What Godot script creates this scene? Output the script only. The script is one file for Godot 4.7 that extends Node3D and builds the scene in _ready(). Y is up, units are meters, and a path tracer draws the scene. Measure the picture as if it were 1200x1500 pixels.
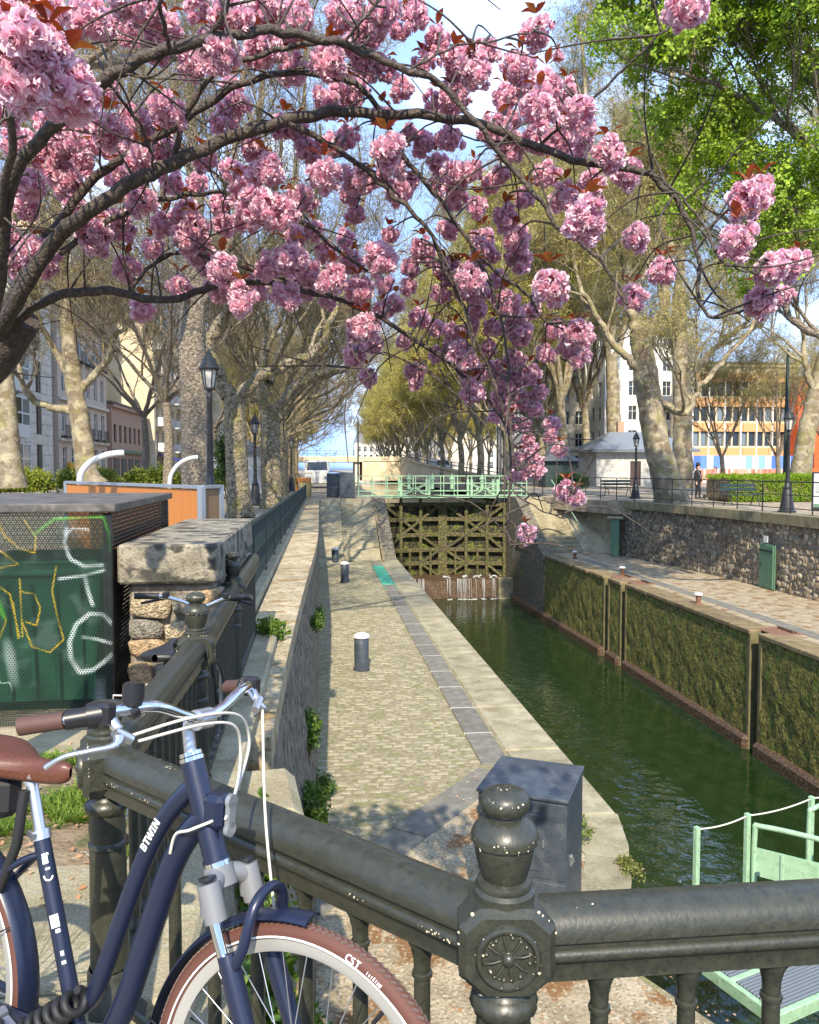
extends Node3D
# A cherry branch over a canal lock: the bicycle and the cast iron railing in front, the lock chamber, its quays and gate beyond, trees and houses on both banks.

class MB:
	var v := PackedVector3Array()
	var n := PackedVector3Array()
	var c := PackedColorArray()
	var ix := PackedInt32Array()
	var col := Color(1, 1, 1)
	func vx(p: Vector3, nn: Vector3) -> int:
		v.append(p)
		n.append(nn)
		c.append(col)
		return v.size() - 1
	func tri(a: Vector3, b: Vector3, d: Vector3) -> void:   # counter-clockwise from outside
		var nn := (b - a).cross(d - a).normalized()
		var i := vx(a, nn)
		vx(b, nn)
		vx(d, nn)
		ix.append_array([i, i + 2, i + 1])
	func quad(a: Vector3, b: Vector3, d: Vector3, e: Vector3) -> void:
		var nn := (d - a).cross(e - b).normalized()
		var i := vx(a, nn)
		vx(b, nn)
		vx(d, nn)
		vx(e, nn)
		ix.append_array([i, i + 2, i + 1, i, i + 3, i + 2])
	func box(p: Vector3, s: Vector3, bs := Basis.IDENTITY) -> void:   # p: centre
		var h := s * 0.5
		for a in 3:
			for sg in [-1.0, 1.0]:
				var w := Vector3.ZERO
				w[a] = sg * h[a]
				var u := Vector3.ZERO
				u[(a + 1) % 3] = h[(a + 1) % 3]
				var t := Vector3.ZERO
				t[(a + 2) % 3] = h[(a + 2) % 3] * sg
				quad(p + bs * (w - u - t), p + bs * (w + u - t), p + bs * (w + u + t), p + bs * (w - u + t))
	func bbox(p: Vector3, s: Vector3, b: float, bs := Basis.IDENTITY) -> void:   # chamfered box
		var h := s * 0.5
		b = minf(b, minf(h.x, minf(h.y, h.z)) * 0.9)
		for a in 3:
			var a1 := (a + 1) % 3
			var a2 := (a + 2) % 3
			for sg in [-1.0, 1.0]:
				var w := Vector3.ZERO
				w[a] = sg * h[a]
				var u := Vector3.ZERO
				u[a1] = h[a1] - b
				var t := Vector3.ZERO
				t[a2] = (h[a2] - b) * sg
				quad(p + bs * (w - u - t), p + bs * (w + u - t), p + bs * (w + u + t), p + bs * (w - u + t))
			for s1 in [-1.0, 1.0]:      # edges along axis a
				for s2 in [-1.0, 1.0]:
					var e := Vector3.ZERO
					e[a] = h[a] - b
					var q1 := Vector3.ZERO
					q1[a1] = s1 * h[a1]
					q1[a2] = s2 * (h[a2] - b)
					var q2 := Vector3.ZERO
					q2[a1] = s1 * (h[a1] - b)
					q2[a2] = s2 * h[a2]
					if s1 * s2 > 0:
						quad(p + bs * (q1 - e), p + bs * (q2 - e), p + bs * (q2 + e), p + bs * (q1 + e))
					else:
						quad(p + bs * (q2 - e), p + bs * (q1 - e), p + bs * (q1 + e), p + bs * (q2 + e))
					pass
		for sx in [-1.0, 1.0]:
			for sy in [-1.0, 1.0]:
				for sz in [-1.0, 1.0]:
					var q := Vector3(sx * h.x, sy * h.y, sz * h.z)
					var k0 := q - Vector3(0, sy * b, sz * b)
					var k1 := q - Vector3(sx * b, 0, sz * b)
					var k2 := q - Vector3(sx * b, sy * b, 0)
					if sx * sy * sz > 0:
						tri(p + bs * k0, p + bs * k1, p + bs * k2)
					else:
						tri(p + bs * k0, p + bs * k2, p + bs * k1)
	func bar(a: Vector3, b: Vector3, w: float, h: float, up := Vector3.UP, bev := 0.0) -> void:   # a beam from a to b
		var z := (b - a).normalized()
		var x := up.cross(z).normalized()
		var y := z.cross(x)
		var bs := Basis(x, y, z)
		if bev > 0.0:
			bbox((a + b) * 0.5, Vector3(w, h, (b - a).length()), bev, bs)
		else:
			box((a + b) * 0.5, Vector3(w, h, (b - a).length()), bs)
	func tube(pts: Array, rr, sides := 6, caps := true, squash := 1.0) -> void:
		var m := pts.size()
		if m < 2:
			return
		var t: Vector3 = (pts[1] - pts[0]).normalized()
		var u := t.cross(Vector3(0.31, 0.95, 0.1)).normalized()
		if u.length() < 0.5:
			u = t.cross(Vector3(1, 0, 0)).normalized()
		var first := v.size()
		for i in m:
			var p: Vector3 = pts[i]
			var t2: Vector3
			if i == 0:
				t2 = pts[1] - p
			elif i == m - 1:
				t2 = p - pts[i - 1]
			else:
				t2 = pts[i + 1] - pts[i - 1]
			t2 = t2.normalized()
			u = (u - t2 * u.dot(t2)).normalized()
			var w := t2.cross(u)
			var r: float = rr[i] if rr is Array or rr is PackedFloat32Array else rr
			for k in sides:
				var an := TAU * k / sides
				var d := u * cos(an) + w * sin(an)
				v.append(p + (u * cos(an) + w * sin(an) * squash) * r)
				n.append(d)
				c.append(col)
		for i in m - 1:
			for k in sides:
				var a := first + i * sides + k
				var b := first + i * sides + (k + 1) % sides
				ix.append_array([a, a + sides, b, b, a + sides, b + sides])
		if caps:
			for e in [0, m - 1]:
				var r2: float = rr[e] if rr is Array or rr is PackedFloat32Array else rr
				if r2 < 0.0008:
					continue
				var nn: Vector3 = (pts[0] - pts[1]).normalized() if e == 0 else (pts[m - 1] - pts[m - 2]).normalized()
				var ci := vx(pts[e], nn)
				for k in sides:
					vx(v[first + e * sides + k], nn)
				for k in sides:
					if e == 0:
						ix.append_array([ci, ci + 1 + k, ci + 1 + (k + 1) % sides])
					else:
						ix.append_array([ci, ci + 1 + (k + 1) % sides, ci + 1 + k])
	func lathe(prof: Array, seg: int, xf := Transform3D.IDENTITY, flute := 0.0, lobes := 0) -> void:   # prof: Vector2(radius, height), bottom to top
		var m := prof.size()
		for i in m - 1:
			var a: Vector2 = prof[i]
			var b: Vector2 = prof[i + 1]
			if a.distance_to(b) < 1e-6:
				continue
			var d := (b - a).normalized()
			var na := Vector2(d.y, -d.x)
			var n0 := na
			var n1 := na
			if i > 0 and prof[i - 1].distance_to(a) > 1e-6:
				var e: Vector2 = (a - prof[i - 1]).normalized()
				if e.dot(d) > 0.72:
					n0 = (na + Vector2(e.y, -e.x)).normalized()
			if i < m - 2 and prof[i + 2].distance_to(b) > 1e-6:
				var e2: Vector2 = (prof[i + 2] - b).normalized()
				if e2.dot(d) > 0.72:
					n1 = (na + Vector2(e2.y, -e2.x)).normalized()
			var f := v.size()
			for k in seg + 1:
				var an := TAU * k / seg
				var fl := 1.0
				if lobes > 0:
					fl = 1.0 + flute * cos(an * lobes)
				var cs := Vector3(cos(an), 0, sin(an))
				vx(xf * (cs * a.x * fl + Vector3(0, a.y, 0)), (xf.basis * (cs * n0.x + Vector3(0, n0.y, 0))).normalized())
				vx(xf * (cs * b.x * fl + Vector3(0, b.y, 0)), (xf.basis * (cs * n1.x + Vector3(0, n1.y, 0))).normalized())
			for k in seg:
				var q := f + k * 2
				ix.append_array([q, q + 2, q + 1, q + 1, q + 2, q + 3])
	func prism(poly: PackedVector2Array, y0: float, y1: float, xf := Transform3D.IDENTITY, top_only := false) -> void:   # poly in x,z
		var p := poly
		if Geometry2D.is_polygon_clockwise(p):
			p = poly.duplicate()
			p.reverse()
		var ts := Geometry2D.triangulate_polygon(p)
		for i in range(0, ts.size(), 3):
			var a := p[ts[i]]
			var b := p[ts[i + 1]]
			var d := p[ts[i + 2]]
			if (b - a).cross(d - a) > 0:
				var e := b
				b = d
				d = e
			tri(xf * Vector3(a.x, y1, a.y), xf * Vector3(b.x, y1, b.y), xf * Vector3(d.x, y1, d.y))
			if not top_only:
				tri(xf * Vector3(a.x, y0, a.y), xf * Vector3(d.x, y0, d.y), xf * Vector3(b.x, y0, b.y))
		var m := p.size()
		var area := 0.0
		for i in m:
			area += p[i].cross(p[(i + 1) % m])
		for i in m:
			var a := p[i]
			var b := p[(i + 1) % m]
			if area > 0:
				quad(xf * Vector3(b.x, y0, b.y), xf * Vector3(a.x, y0, a.y), xf * Vector3(a.x, y1, a.y), xf * Vector3(b.x, y1, b.y))
			else:
				quad(xf * Vector3(a.x, y0, a.y), xf * Vector3(b.x, y0, b.y), xf * Vector3(b.x, y1, b.y), xf * Vector3(a.x, y1, a.y))
	func grid(nu: int, nv: int, f: Callable) -> void:   # f(u, v) -> Vector3, smooth; u x v points outward
		var first := v.size()
		for j in nv + 1:
			for i in nu + 1:
				vx(f.call(float(i) / nu, float(j) / nv), Vector3.ZERO)
		var w := nu + 1
		for j in nv:
			for i in nu:
				var a := first + j * w + i
				ix.append_array([a, a + w, a + 1, a + 1, a + w, a + w + 1])
				var nn := (v[a + 1] - v[a]).cross(v[a + w] - v[a])
				var n2 := (v[a + w] - v[a + w + 1]).cross(v[a + 1] - v[a + w + 1])
				n[a] += nn
				n[a + 1] += nn + n2
				n[a + w] += nn + n2
				n[a + w + 1] += n2
		for i in range(first, v.size()):
			n[i] = n[i].normalized()
	func add(o: MB, xf: Transform3D, tint = null) -> void:
		var f := v.size()
		v.append_array(xf * o.v)
		var nb := Transform3D(xf.basis.orthonormalized(), Vector3.ZERO)
		n.append_array(nb * o.n)
		if tint == null:
			c.append_array(o.c)
		else:
			for q in o.c:
				c.append(q * tint)
		for i in o.ix:
			ix.append(i + f)
	func mesh() -> ArrayMesh:
		var a := []
		a.resize(Mesh.ARRAY_MAX)
		a[Mesh.ARRAY_VERTEX] = v
		a[Mesh.ARRAY_NORMAL] = n
		a[Mesh.ARRAY_COLOR] = c
		a[Mesh.ARRAY_INDEX] = ix
		var m := ArrayMesh.new()
		m.add_surface_from_arrays(Mesh.PRIMITIVE_TRIANGLES, a)
		return m

var M := {}
var TX := {}
var taken := {}
var rng := RandomNumberGenerator.new()
var nz := FastNoiseLite.new()
const EYE := Vector3(0, 1.5, 0)
var view := Basis.from_euler(Vector3(deg_to_rad(-3.0), deg_to_rad(-6.25), 0))

func at(x: float, y: float, depth: float) -> Vector3:    # where a point seen in the photograph stands, at a depth in metres
	return EYE + view * Vector3((x - 600.0) / 1200.0, (750.0 - y) / 1200.0, -1.0) * depth
func lev(x: float, y: float, h: float) -> Vector3:       # the same, on a level plane
	var d := view * Vector3((x - 600.0) / 1200.0, (750.0 - y) / 1200.0, -1.0)
	return EYE + d * ((h - EYE.y) / d.y)
func R(a: float, b: float) -> float:
	return rng.randf_range(a, b)
func lin(r: float, g: float, b: float) -> Color:          # a linear base colour, as albedo_color
	return Color(r, g, b).linear_to_srgb()

# ---- scene graph
func numbered(called: String) -> String:
	taken[called] = taken.get(called, -1) + 1
	return called if taken[called] == 0 else "%s_%03d" % [called, taken[called]]
func tag(o: Node, label: String, category: String, group := "") -> Node:
	o.set_meta("label", label)
	o.set_meta("category", category)
	if group:
		o.set_meta("group", group)
	return o
func thing(called: String, label: String, category: String, p := Vector3.ZERO, turn := 0.0, group := "") -> Node3D:
	var o := Node3D.new()
	o.name = numbered(called)
	add_child(o)
	o.position = p
	o.rotation.y = turn
	tag(o, label, category, group)
	return o
func inst(called: String, mesh: Mesh, mat: Material, parent: Node, xf := Transform3D.IDENTITY) -> MeshInstance3D:
	var o := MeshInstance3D.new()
	o.name = numbered(called) if parent == self else called
	o.mesh = mesh
	o.material_override = mat
	parent.add_child(o, true)
	o.transform = xf
	return o
func obj(called: String, m: MB, mat: Material, parent: Node = null, xf := Transform3D.IDENTITY) -> MeshInstance3D:
	return inst(called, m.mesh(), mat, self if parent == null else parent, xf)
func struct(called: String, m: MB, mat: Material) -> MeshInstance3D:
	var o := obj(called, m, mat)
	o.set_meta("kind", "structure")
	return o
func stuff(o: Node) -> Node:
	o.set_meta("kind", "stuff")
	return o
func multi(called: String, mesh: Mesh, mat: Material, parent: Node, xfs: Array, cols: Array = []) -> MultiMeshInstance3D:
	var mm := MultiMesh.new()
	mm.transform_format = MultiMesh.TRANSFORM_3D
	mm.use_colors = cols.size() > 0
	mm.mesh = mesh
	mm.instance_count = xfs.size()
	for i in xfs.size():
		mm.set_instance_transform(i, xfs[i])
		if cols.size():
			mm.set_instance_color(i, cols[i])
	var o := MultiMeshInstance3D.new()
	o.name = numbered(called) if parent == self else called
	o.multimesh = mm
	o.material_override = mat
	parent.add_child(o, true)
	return o
func dup(src: Node3D, p: Vector3, turn: float, label: String, group := "") -> Node3D:
	var o: Node3D = src.duplicate()
	o.name = numbered(str(src.name).trim_suffix("_" + str(src.name).right(3)) if str(src.name).right(3).is_valid_int() else str(src.name))
	add_child(o)
	o.position = p
	o.rotation.y = turn
	o.set_meta("label", label)
	if group:
		o.set_meta("group", group)
	return o

# ---- textures: layers of seamless noise, each [lowest colour, highest colour, frequency, octaves] or [colour, from, to, frequency, octaves, strength]
func noise_bytes(size: int, freq: float, oct: int, sd: int, kind := FastNoiseLite.TYPE_SIMPLEX_SMOOTH) -> PackedByteArray:
	var f := FastNoiseLite.new()
	f.seed = sd
	f.noise_type = kind
	f.frequency = freq / size
	f.fractal_octaves = oct
	if kind == FastNoiseLite.TYPE_CELLULAR:
		f.cellular_return_type = FastNoiseLite.RETURN_DISTANCE
	var im := f.get_seamless_image(size, size, false, false, 0.15, true)
	im.convert(Image.FORMAT_L8)
	return im.get_data()
func paint(key: String, size: int, base: Array, blots := []) -> ImageTexture:
	if TX.has(key):
		return TX[key]
	var sd := key.hash() % 9973
	var b := noise_bytes(size, base[2], base[3], sd)
	var out := PackedByteArray()
	out.resize(size * size * 3)
	var lo: Color = base[0].linear_to_srgb()
	var hi: Color = base[1].linear_to_srgb()
	var lut := PackedInt32Array()
	lut.resize(768)
	for i in 256:
		var q := lo.lerp(hi, clampf((i / 255.0 - 0.22) / 0.56, 0, 1))
		lut[i * 3] = q.r8
		lut[i * 3 + 1] = q.g8
		lut[i * 3 + 2] = q.b8
	var m := size * size
	for i in m:
		var k := b[i] * 3
		out[i * 3] = lut[k]
		out[i * 3 + 1] = lut[k + 1]
		out[i * 3 + 2] = lut[k + 2]
	for s in blots.size():
		var L: Array = blots[s]
		var d := noise_bytes(size, L[3], L[4], sd + 17 * (s + 1))
		var q: Color = L[0].linear_to_srgb()
		var lt := PackedInt32Array()
		lt.resize(256)
		for i in 256:
			lt[i] = int(256.0 * L[5] * smoothstep(L[1], L[2], i / 255.0))
		var r := q.r8
		var g := q.g8
		var bb := q.b8
		for i in m:
			var w := lt[d[i]]
			if w > 3:
				var j := i * 3
				out[j] += ((r - out[j]) * w) >> 8
				out[j + 1] += ((g - out[j + 1]) * w) >> 8
				out[j + 2] += ((bb - out[j + 2]) * w) >> 8
	var t := ImageTexture.create_from_image(Image.create_from_data(size, size, false, Image.FORMAT_RGB8, out))
	TX[key] = t
	return t
func relief(key: String, size: int, freq: float, oct: int, kind := FastNoiseLite.TYPE_SIMPLEX_SMOOTH) -> ImageTexture:
	if not TX.has(key):
		TX[key] = ImageTexture.create_from_image(Image.create_from_data(size, size, false, Image.FORMAT_L8, noise_bytes(size, freq, oct, key.hash() % 997, kind)))
	return TX[key]
func mat(key: String, color: Color, rough := 0.8, metal := 0.0) -> StandardMaterial3D:
	var m := StandardMaterial3D.new()
	m.resource_name = key
	m.albedo_color = color
	m.roughness = rough
	m.metallic = metal
	M[key] = m
	return m
func skin(m: StandardMaterial3D, t: Texture2D, tile: float, bump: Texture2D = null, cm := 0.0, world := true) -> StandardMaterial3D:   # tile: metres that one repeat of the texture covers
	m.albedo_texture = t
	m.uv1_triplanar = true
	m.uv1_world_triplanar = world
	m.uv1_triplanar_sharpness = 4.0
	m.uv1_scale = Vector3.ONE / tile
	if bump:
		m.heightmap_enabled = true
		m.heightmap_texture = bump
		m.heightmap_scale = cm
	return m
func detail(m: StandardMaterial3D, t: Texture2D, tile: float) -> StandardMaterial3D:   # a second pattern of another size, multiplied
	m.detail_enabled = true
	m.detail_blend_mode = BaseMaterial3D.BLEND_MODE_MUL
	m.detail_albedo = t
	m.detail_uv_layer = BaseMaterial3D.DETAIL_UV_2
	m.uv2_triplanar = true
	m.uv2_world_triplanar = m.uv1_world_triplanar
	m.uv2_triplanar_sharpness = 4.0
	m.uv2_scale = Vector3.ONE / tile
	return m
func vc(m: StandardMaterial3D) -> StandardMaterial3D:
	m.vertex_color_use_as_albedo = true
	return m
func smooth_path(p: Array, steps := 4) -> Array:
	var out := []
	var m := p.size()
	for i in m - 1:
		var a: Vector3 = p[maxi(i - 1, 0)]
		var b: Vector3 = p[i]
		var c: Vector3 = p[i + 1]
		var d: Vector3 = p[mini(i + 2, m - 1)]
		for k in steps:
			var t := float(k) / steps
			out.append(0.5 * (2.0 * b + (c - a) * t + (2.0 * a - 5.0 * b + 4.0 * c - d) * t * t + (3.0 * b - a - 3.0 * c + d) * t * t * t))
	out.append(p[m - 1])
	return out

func _ready() -> void:
	rng.seed = 7
	nz.seed = 5
	nz.frequency = 1.0
	var cam = Camera3D.new()
	cam.name = "camera"
	add_child(cam)
	cam.position = EYE
	cam.basis = view
	cam.fov = rad_to_deg(2.0 * atan(750.0 / 1200.0))
	cam.near = 0.05
	cam.far = 2000.0
	cam.current = true
	var sky = ProceduralSkyMaterial.new()
	sky.sky_top_color = Color(0.50, 0.61, 0.78)
	sky.sky_horizon_color = Color(0.50, 0.62, 0.80)
	sky.sky_curve = 0.12
	sky.ground_horizon_color = Color(0.62, 0.66, 0.68)
	sky.ground_bottom_color = Color(0.25, 0.24, 0.2)
	sky.sky_energy_multiplier = 1.3
	sky.sky_cover = clouds()
	var e = Environment.new()
	e.background_mode = Environment.BG_SKY
	e.sky = Sky.new()
	e.sky.sky_material = sky
	e.tonemap_mode = Environment.TONE_MAPPER_LINEAR
	e.tonemap_exposure = 1.6
	e.sdfgi_enabled = true
	e.ssao_enabled = true
	e.ssil_enabled = true
	var we = WorldEnvironment.new()
	we.name = "environment"
	we.environment = e
	add_child(we)
	var sun = DirectionalLight3D.new()
	sun.name = "sun"
	add_child(sun)
	sun.look_at_from_position(Vector3.ZERO, Vector3(0.085, -0.64, -0.765))
	sun.light_energy = 1.6
	sun.light_color = Color(1.0, 0.95, 0.86)
	sun.light_angular_distance = 0.53
	sun.shadow_enabled = true
	materials()
	setting()
	lock()
	railing()
	bicycle()
	left_bank()
	cherry()
	trees()
	left_houses()
	right_houses()
	right_bank()
	far_things()
	small_things()
#CALLS

func clouds() -> ImageTexture:
	var w = 1024
	var h = 512
	var f = FastNoiseLite.new()
	f.seed = 24
	f.frequency = 2.6
	f.fractal_octaves = 6
	var im = Image.create(w, h, false, Image.FORMAT_RGBA8)
	for y in h / 2 + 8:
		var el = (0.5 - float(y) / h) * PI
		for x in w:
			var az = TAU * x / w
			var d = Vector3(cos(el) * sin(az), sin(el) * 1.6, cos(el) * cos(az))
			var q = f.get_noise_3dv(d * 1.1)
			var a = smoothstep(-0.06, 0.44, q)
			im.set_pixel(x, y, Color(0.76, 0.77, 0.785, a * 0.92))
	return ImageTexture.create_from_image(im)

func materials() -> void:
	var white = Color(1, 1, 1)
	var grain = paint("grain", 512, [Color(0.55, 0.55, 0.55), Color(1, 1, 1), 60, 4], [[Color(0.35, 0.34, 0.32), 0.66, 0.8, 110, 2, 0.6]])
	var fine = relief("fine", 512, 70, 4)
	var mid = relief("mid", 512, 22, 4)
	skin(mat("paving", white, 0.9), paint("paving", 512, [Color(0.27, 0.24, 0.18), Color(0.40, 0.36, 0.28), 6, 5], [[Color(0.20, 0.16, 0.10), 0.56, 0.75, 9, 5, 0.6], [Color(0.44, 0.41, 0.34), 0.6, 0.72, 40, 3, 0.6]]), 5.0, fine, 0.6)
	detail(M.paving, grain, 1.1)
	skin(mat("sand", white, 0.95), paint("sand", 512, [Color(0.25, 0.20, 0.125), Color(0.40, 0.33, 0.22), 8, 5], [[Color(0.17, 0.075, 0.02), 0.58, 0.78, 5, 5, 0.85], [Color(0.47, 0.42, 0.32), 0.6, 0.7, 60, 3, 0.7], [Color(0.12, 0.1, 0.06), 0.62, 0.72, 80, 2, 0.6]]), 3.2, fine, 0.8)
	skin(mat("slab", white, 0.95), paint("slab", 512, [Color(0.13, 0.122, 0.10), Color(0.19, 0.18, 0.148), 8, 5], [[Color(0.2, 0.19, 0.16), 0.62, 0.8, 50, 3, 0.5]]), 2.0, fine, 0.25)
	vc(M.slab)
	skin(mat("sett", white, 0.9), paint("sett", 512, [Color(0.25, 0.22, 0.15), Color(0.40, 0.355, 0.25), 34, 4], [[Color(0.24, 0.22, 0.11), 0.52, 0.72, 7, 5, 0.35], [Color(0.5, 0.46, 0.36), 0.62, 0.72, 60, 3, 0.5]]), 1.2, fine, 0.5)
	vc(M.sett)
	skin(mat("joint", white, 0.95), paint("joint", 512, [Color(0.19, 0.16, 0.095), Color(0.30, 0.26, 0.165), 20, 5], [[Color(0.17, 0.18, 0.06), 0.54, 0.7, 9, 4, 0.5]]), 2.5, fine, 1.0)
	skin(mat("concrete", white, 0.9), paint("concrete", 512, [Color(0.34, 0.295, 0.18), Color(0.50, 0.445, 0.295), 6, 5], [[Color(0.20, 0.165, 0.09), 0.58, 0.82, 5, 6, 0.45], [Color(0.22, 0.20, 0.10), 0.6, 0.8, 14, 5, 0.3], [Color(0.5, 0.46, 0.38), 0.62, 0.74, 60, 3, 0.4]]), 3.7, fine, 0.5)
	detail(M.concrete, grain, 0.7)
	vc(M.concrete)
	skin(mat("moss_wall", white, 0.95), paint("moss_wall", 512, [Color(0.12, 0.112, 0.015), Color(0.29, 0.255, 0.05), 10, 6], [[Color(0.05, 0.045, 0.015), 0.60, 0.74, 16, 5, 0.6], [Color(0.42, 0.38, 0.2), 0.62, 0.78, 34, 4, 0.7], [Color(0.12, 0.19, 0.02), 0.6, 0.78, 6, 5, 0.7]]), 2.6, mid, 1.8)
	detail(M.moss_wall, grain, 0.6)
	skin(mat("wet_stone", white, 0.45), paint("wet_stone", 512, [Color(0.045, 0.025, 0.012), Color(0.14, 0.085, 0.05), 12, 5], [[Color(0.25, 0.2, 0.14), 0.64, 0.76, 20, 3, 0.5]]), 1.6, mid, 3.0)
	skin(mat("old_wall", white, 0.95), paint("old_wall", 512, [Color(0.13, 0.11, 0.075), Color(0.30, 0.255, 0.175), 8, 6], [[Color(0.04, 0.038, 0.025), 0.55, 0.7, 12, 5, 0.7], [Color(0.32, 0.3, 0.25), 0.62, 0.75, 30, 4, 0.6]]), 2.2, mid, 3.0)
	detail(M.old_wall, grain, 0.8)
	skin(mat("mortar", white, 0.95), paint("mortar", 512, [Color(0.14, 0.12, 0.085), Color(0.26, 0.23, 0.18), 16, 5]), 1.5, fine, 1.0)
	skin(mat("stone", white, 0.9), paint("stone", 512, [Color(0.5, 0.5, 0.5), Color(1, 1, 1), 12, 6], [[Color(0.3, 0.28, 0.24), 0.6, 0.75, 30, 4, 0.6]]), 0.7, mid, 1.2)
	vc(M.stone)
	skin(mat("dirt", white, 0.97), paint("dirt", 512, [Color(0.15, 0.105, 0.06), Color(0.27, 0.21, 0.135), 14, 6], [[Color(0.42, 0.36, 0.27), 0.66, 0.74, 70, 2, 0.7], [Color(0.06, 0.08, 0.02), 0.6, 0.75, 7, 5, 0.6]]), 2.4, fine, 1.5)
	skin(mat("earth", white, 0.97), paint("earth", 512, [Color(0.24, 0.19, 0.13), Color(0.38, 0.32, 0.23), 8, 6], [[Color(0.18, 0.13, 0.08), 0.58, 0.72, 18, 5, 0.6]]), 6.0, fine, 1.0)
	skin(mat("asphalt", white, 0.9), paint("asphalt", 512, [Color(0.06, 0.06, 0.06), Color(0.10, 0.10, 0.095), 20, 5]), 5.0, fine, 0.3)
	var water = skin(mat("water", white, 0.04), paint("water", 512, [Color(0.008, 0.021, 0.005), Color(0.013, 0.030, 0.008), 4, 3]), 9.0, null)
	water.normal_enabled = true
	var wim = Image.create_from_data(512, 512, false, Image.FORMAT_L8, noise_bytes(512, 9, 3, 77))
	wim.bump_map_to_normal_map(6.0)
	water.normal_texture = ImageTexture.create_from_image(wim)
	water.normal_scale = 0.16
	water.uv1_scale = Vector3(0.42, 0.42, 0.30)
	mat("foam", Color(0.86, 0.88, 0.88, 0.6), 0.5)
	M.foam.transparency = BaseMaterial3D.TRANSPARENCY_ALPHA
	M.foam.backlight_enabled = true
	M.foam.backlight = Color(0.4, 0.4, 0.4)
	mat("iron", lin(0.032, 0.036, 0.026), 0.42)
	skin(M.iron, paint("iron", 512, [Color(0.027, 0.029, 0.019), Color(0.039, 0.041, 0.027), 10, 4], [[Color(0.016, 0.016, 0.012), 0.62, 0.8, 20, 4, 0.5], [Color(0.06, 0.055, 0.04), 0.64, 0.74, 34, 5, 0.4]]), 0.42, relief("paintwork", 512, 34, 3), 0.045, false)
	M.iron.albedo_color = white
	M.iron.clearcoat_enabled = true
	M.iron.clearcoat = 0.15
	M.iron.clearcoat_roughness = 0.25
	skin(mat("white_mortar", white, 0.95), paint("white_mortar", 256, [Color(0.44, 0.41, 0.33), Color(0.68, 0.64, 0.54), 20, 5]), 0.8)
	mat("chip", lin(0.55, 0.47, 0.33), 0.8)
	skin(mat("dark_green", white, 0.5), paint("dark_green", 256, [Color(0.013, 0.030, 0.028), Color(0.028, 0.05, 0.046), 8, 4]), 1.2, null, 0, false)
	skin(mat("mint", white, 0.45), paint("mint", 256, [Color(0.25, 0.41, 0.26), Color(0.32, 0.48, 0.32), 8, 4], [[Color(0.18, 0.24, 0.14), 0.66, 0.8, 14, 4, 0.6]]), 0.9, null, 0, false)
	skin(mat("door_green", white, 0.6), paint("door_green", 256, [Color(0.075, 0.165, 0.095), Color(0.11, 0.215, 0.13), 6, 4], [[Color(0.05, 0.08, 0.05), 0.62, 0.8, 12, 4, 0.6]]), 1.0, null, 0, false)
	skin(mat("cabinet", white, 0.42), paint("cabinet", 512, [Color(0.040, 0.052, 0.068), Color(0.058, 0.072, 0.09), 6, 5], [[Color(0.12, 0.13, 0.135), 0.6, 0.8, 5, 5, 0.45], [Color(0.02, 0.025, 0.03), 0.64, 0.75, 40, 3, 0.4]]), 1.0, null, 0, false)
	skin(mat("black_metal", white, 0.45), paint("black_metal", 256, [Color(0.012, 0.013, 0.014), Color(0.025, 0.026, 0.027), 10, 4]), 1.0, null, 0, false)
	mat("zinc", lin(0.36, 0.39, 0.41), 0.35, 0.7)
	mat("white_paint", lin(0.66, 0.65, 0.6), 0.6)
	skin(mat("rust", white, 0.85), paint("rust", 256, [Color(0.14, 0.065, 0.035), Color(0.24, 0.12, 0.075), 10, 5]), 0.8)
	mat("green_line", lin(0.035, 0.33, 0.20), 0.85)
	skin(M.green_line, paint("green_line", 512, [Color(0.03, 0.29, 0.18), Color(0.05, 0.38, 0.24), 10, 4], [[Color(0.2, 0.2, 0.16), 0.6, 0.72, 26, 4, 0.6]]), 2.0)
	M.green_line.albedo_color = white
	vc(mat("leafy", white, 0.6))
	M.leafy.backlight_enabled = true
	M.leafy.backlight = Color(0.45, 0.5, 0.25)
	skin(mat("timber", white, 0.9), paint("timber", 512, [Color(0.045, 0.038, 0.016), Color(0.13, 0.11, 0.05), 10, 6], [[Color(0.085, 0.10, 0.014), 0.52, 0.70, 7, 5, 0.65], [Color(0.42, 0.38, 0.26), 0.63, 0.75, 16, 5, 0.5]]), 2.0, mid, 2.0)
	skin(mat("wet_timber", white, 0.6), paint("wet_timber", 512, [Color(0.012, 0.011, 0.005), Color(0.05, 0.045, 0.016), 12, 6], [[Color(0.12, 0.15, 0.012), 0.56, 0.68, 5, 6, 0.85], [Color(0.2, 0.18, 0.08), 0.64, 0.74, 20, 5, 0.5]]), 2.6, mid, 3.0)
	skin(mat("terrace", white, 0.95), paint("terrace", 512, [Color(0.33, 0.27, 0.165), Color(0.50, 0.43, 0.28), 6, 5], [[Color(0.26, 0.15, 0.055), 0.55, 0.72, 7, 6, 0.8], [Color(0.16, 0.13, 0.07), 0.6, 0.72, 40, 4, 0.6]]), 3.1, fine, 0.8)
	vc(M.terrace)

# ---- ground, quays, walls and water
func gy(z: float) -> float:
	return 0.0
func edge_x(z: float) -> float:   # the outer edge of the terrace above the retaining wall
	return lerpf(-0.31, -0.07, smoothstep(-4.5, -20.0, z))

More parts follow.
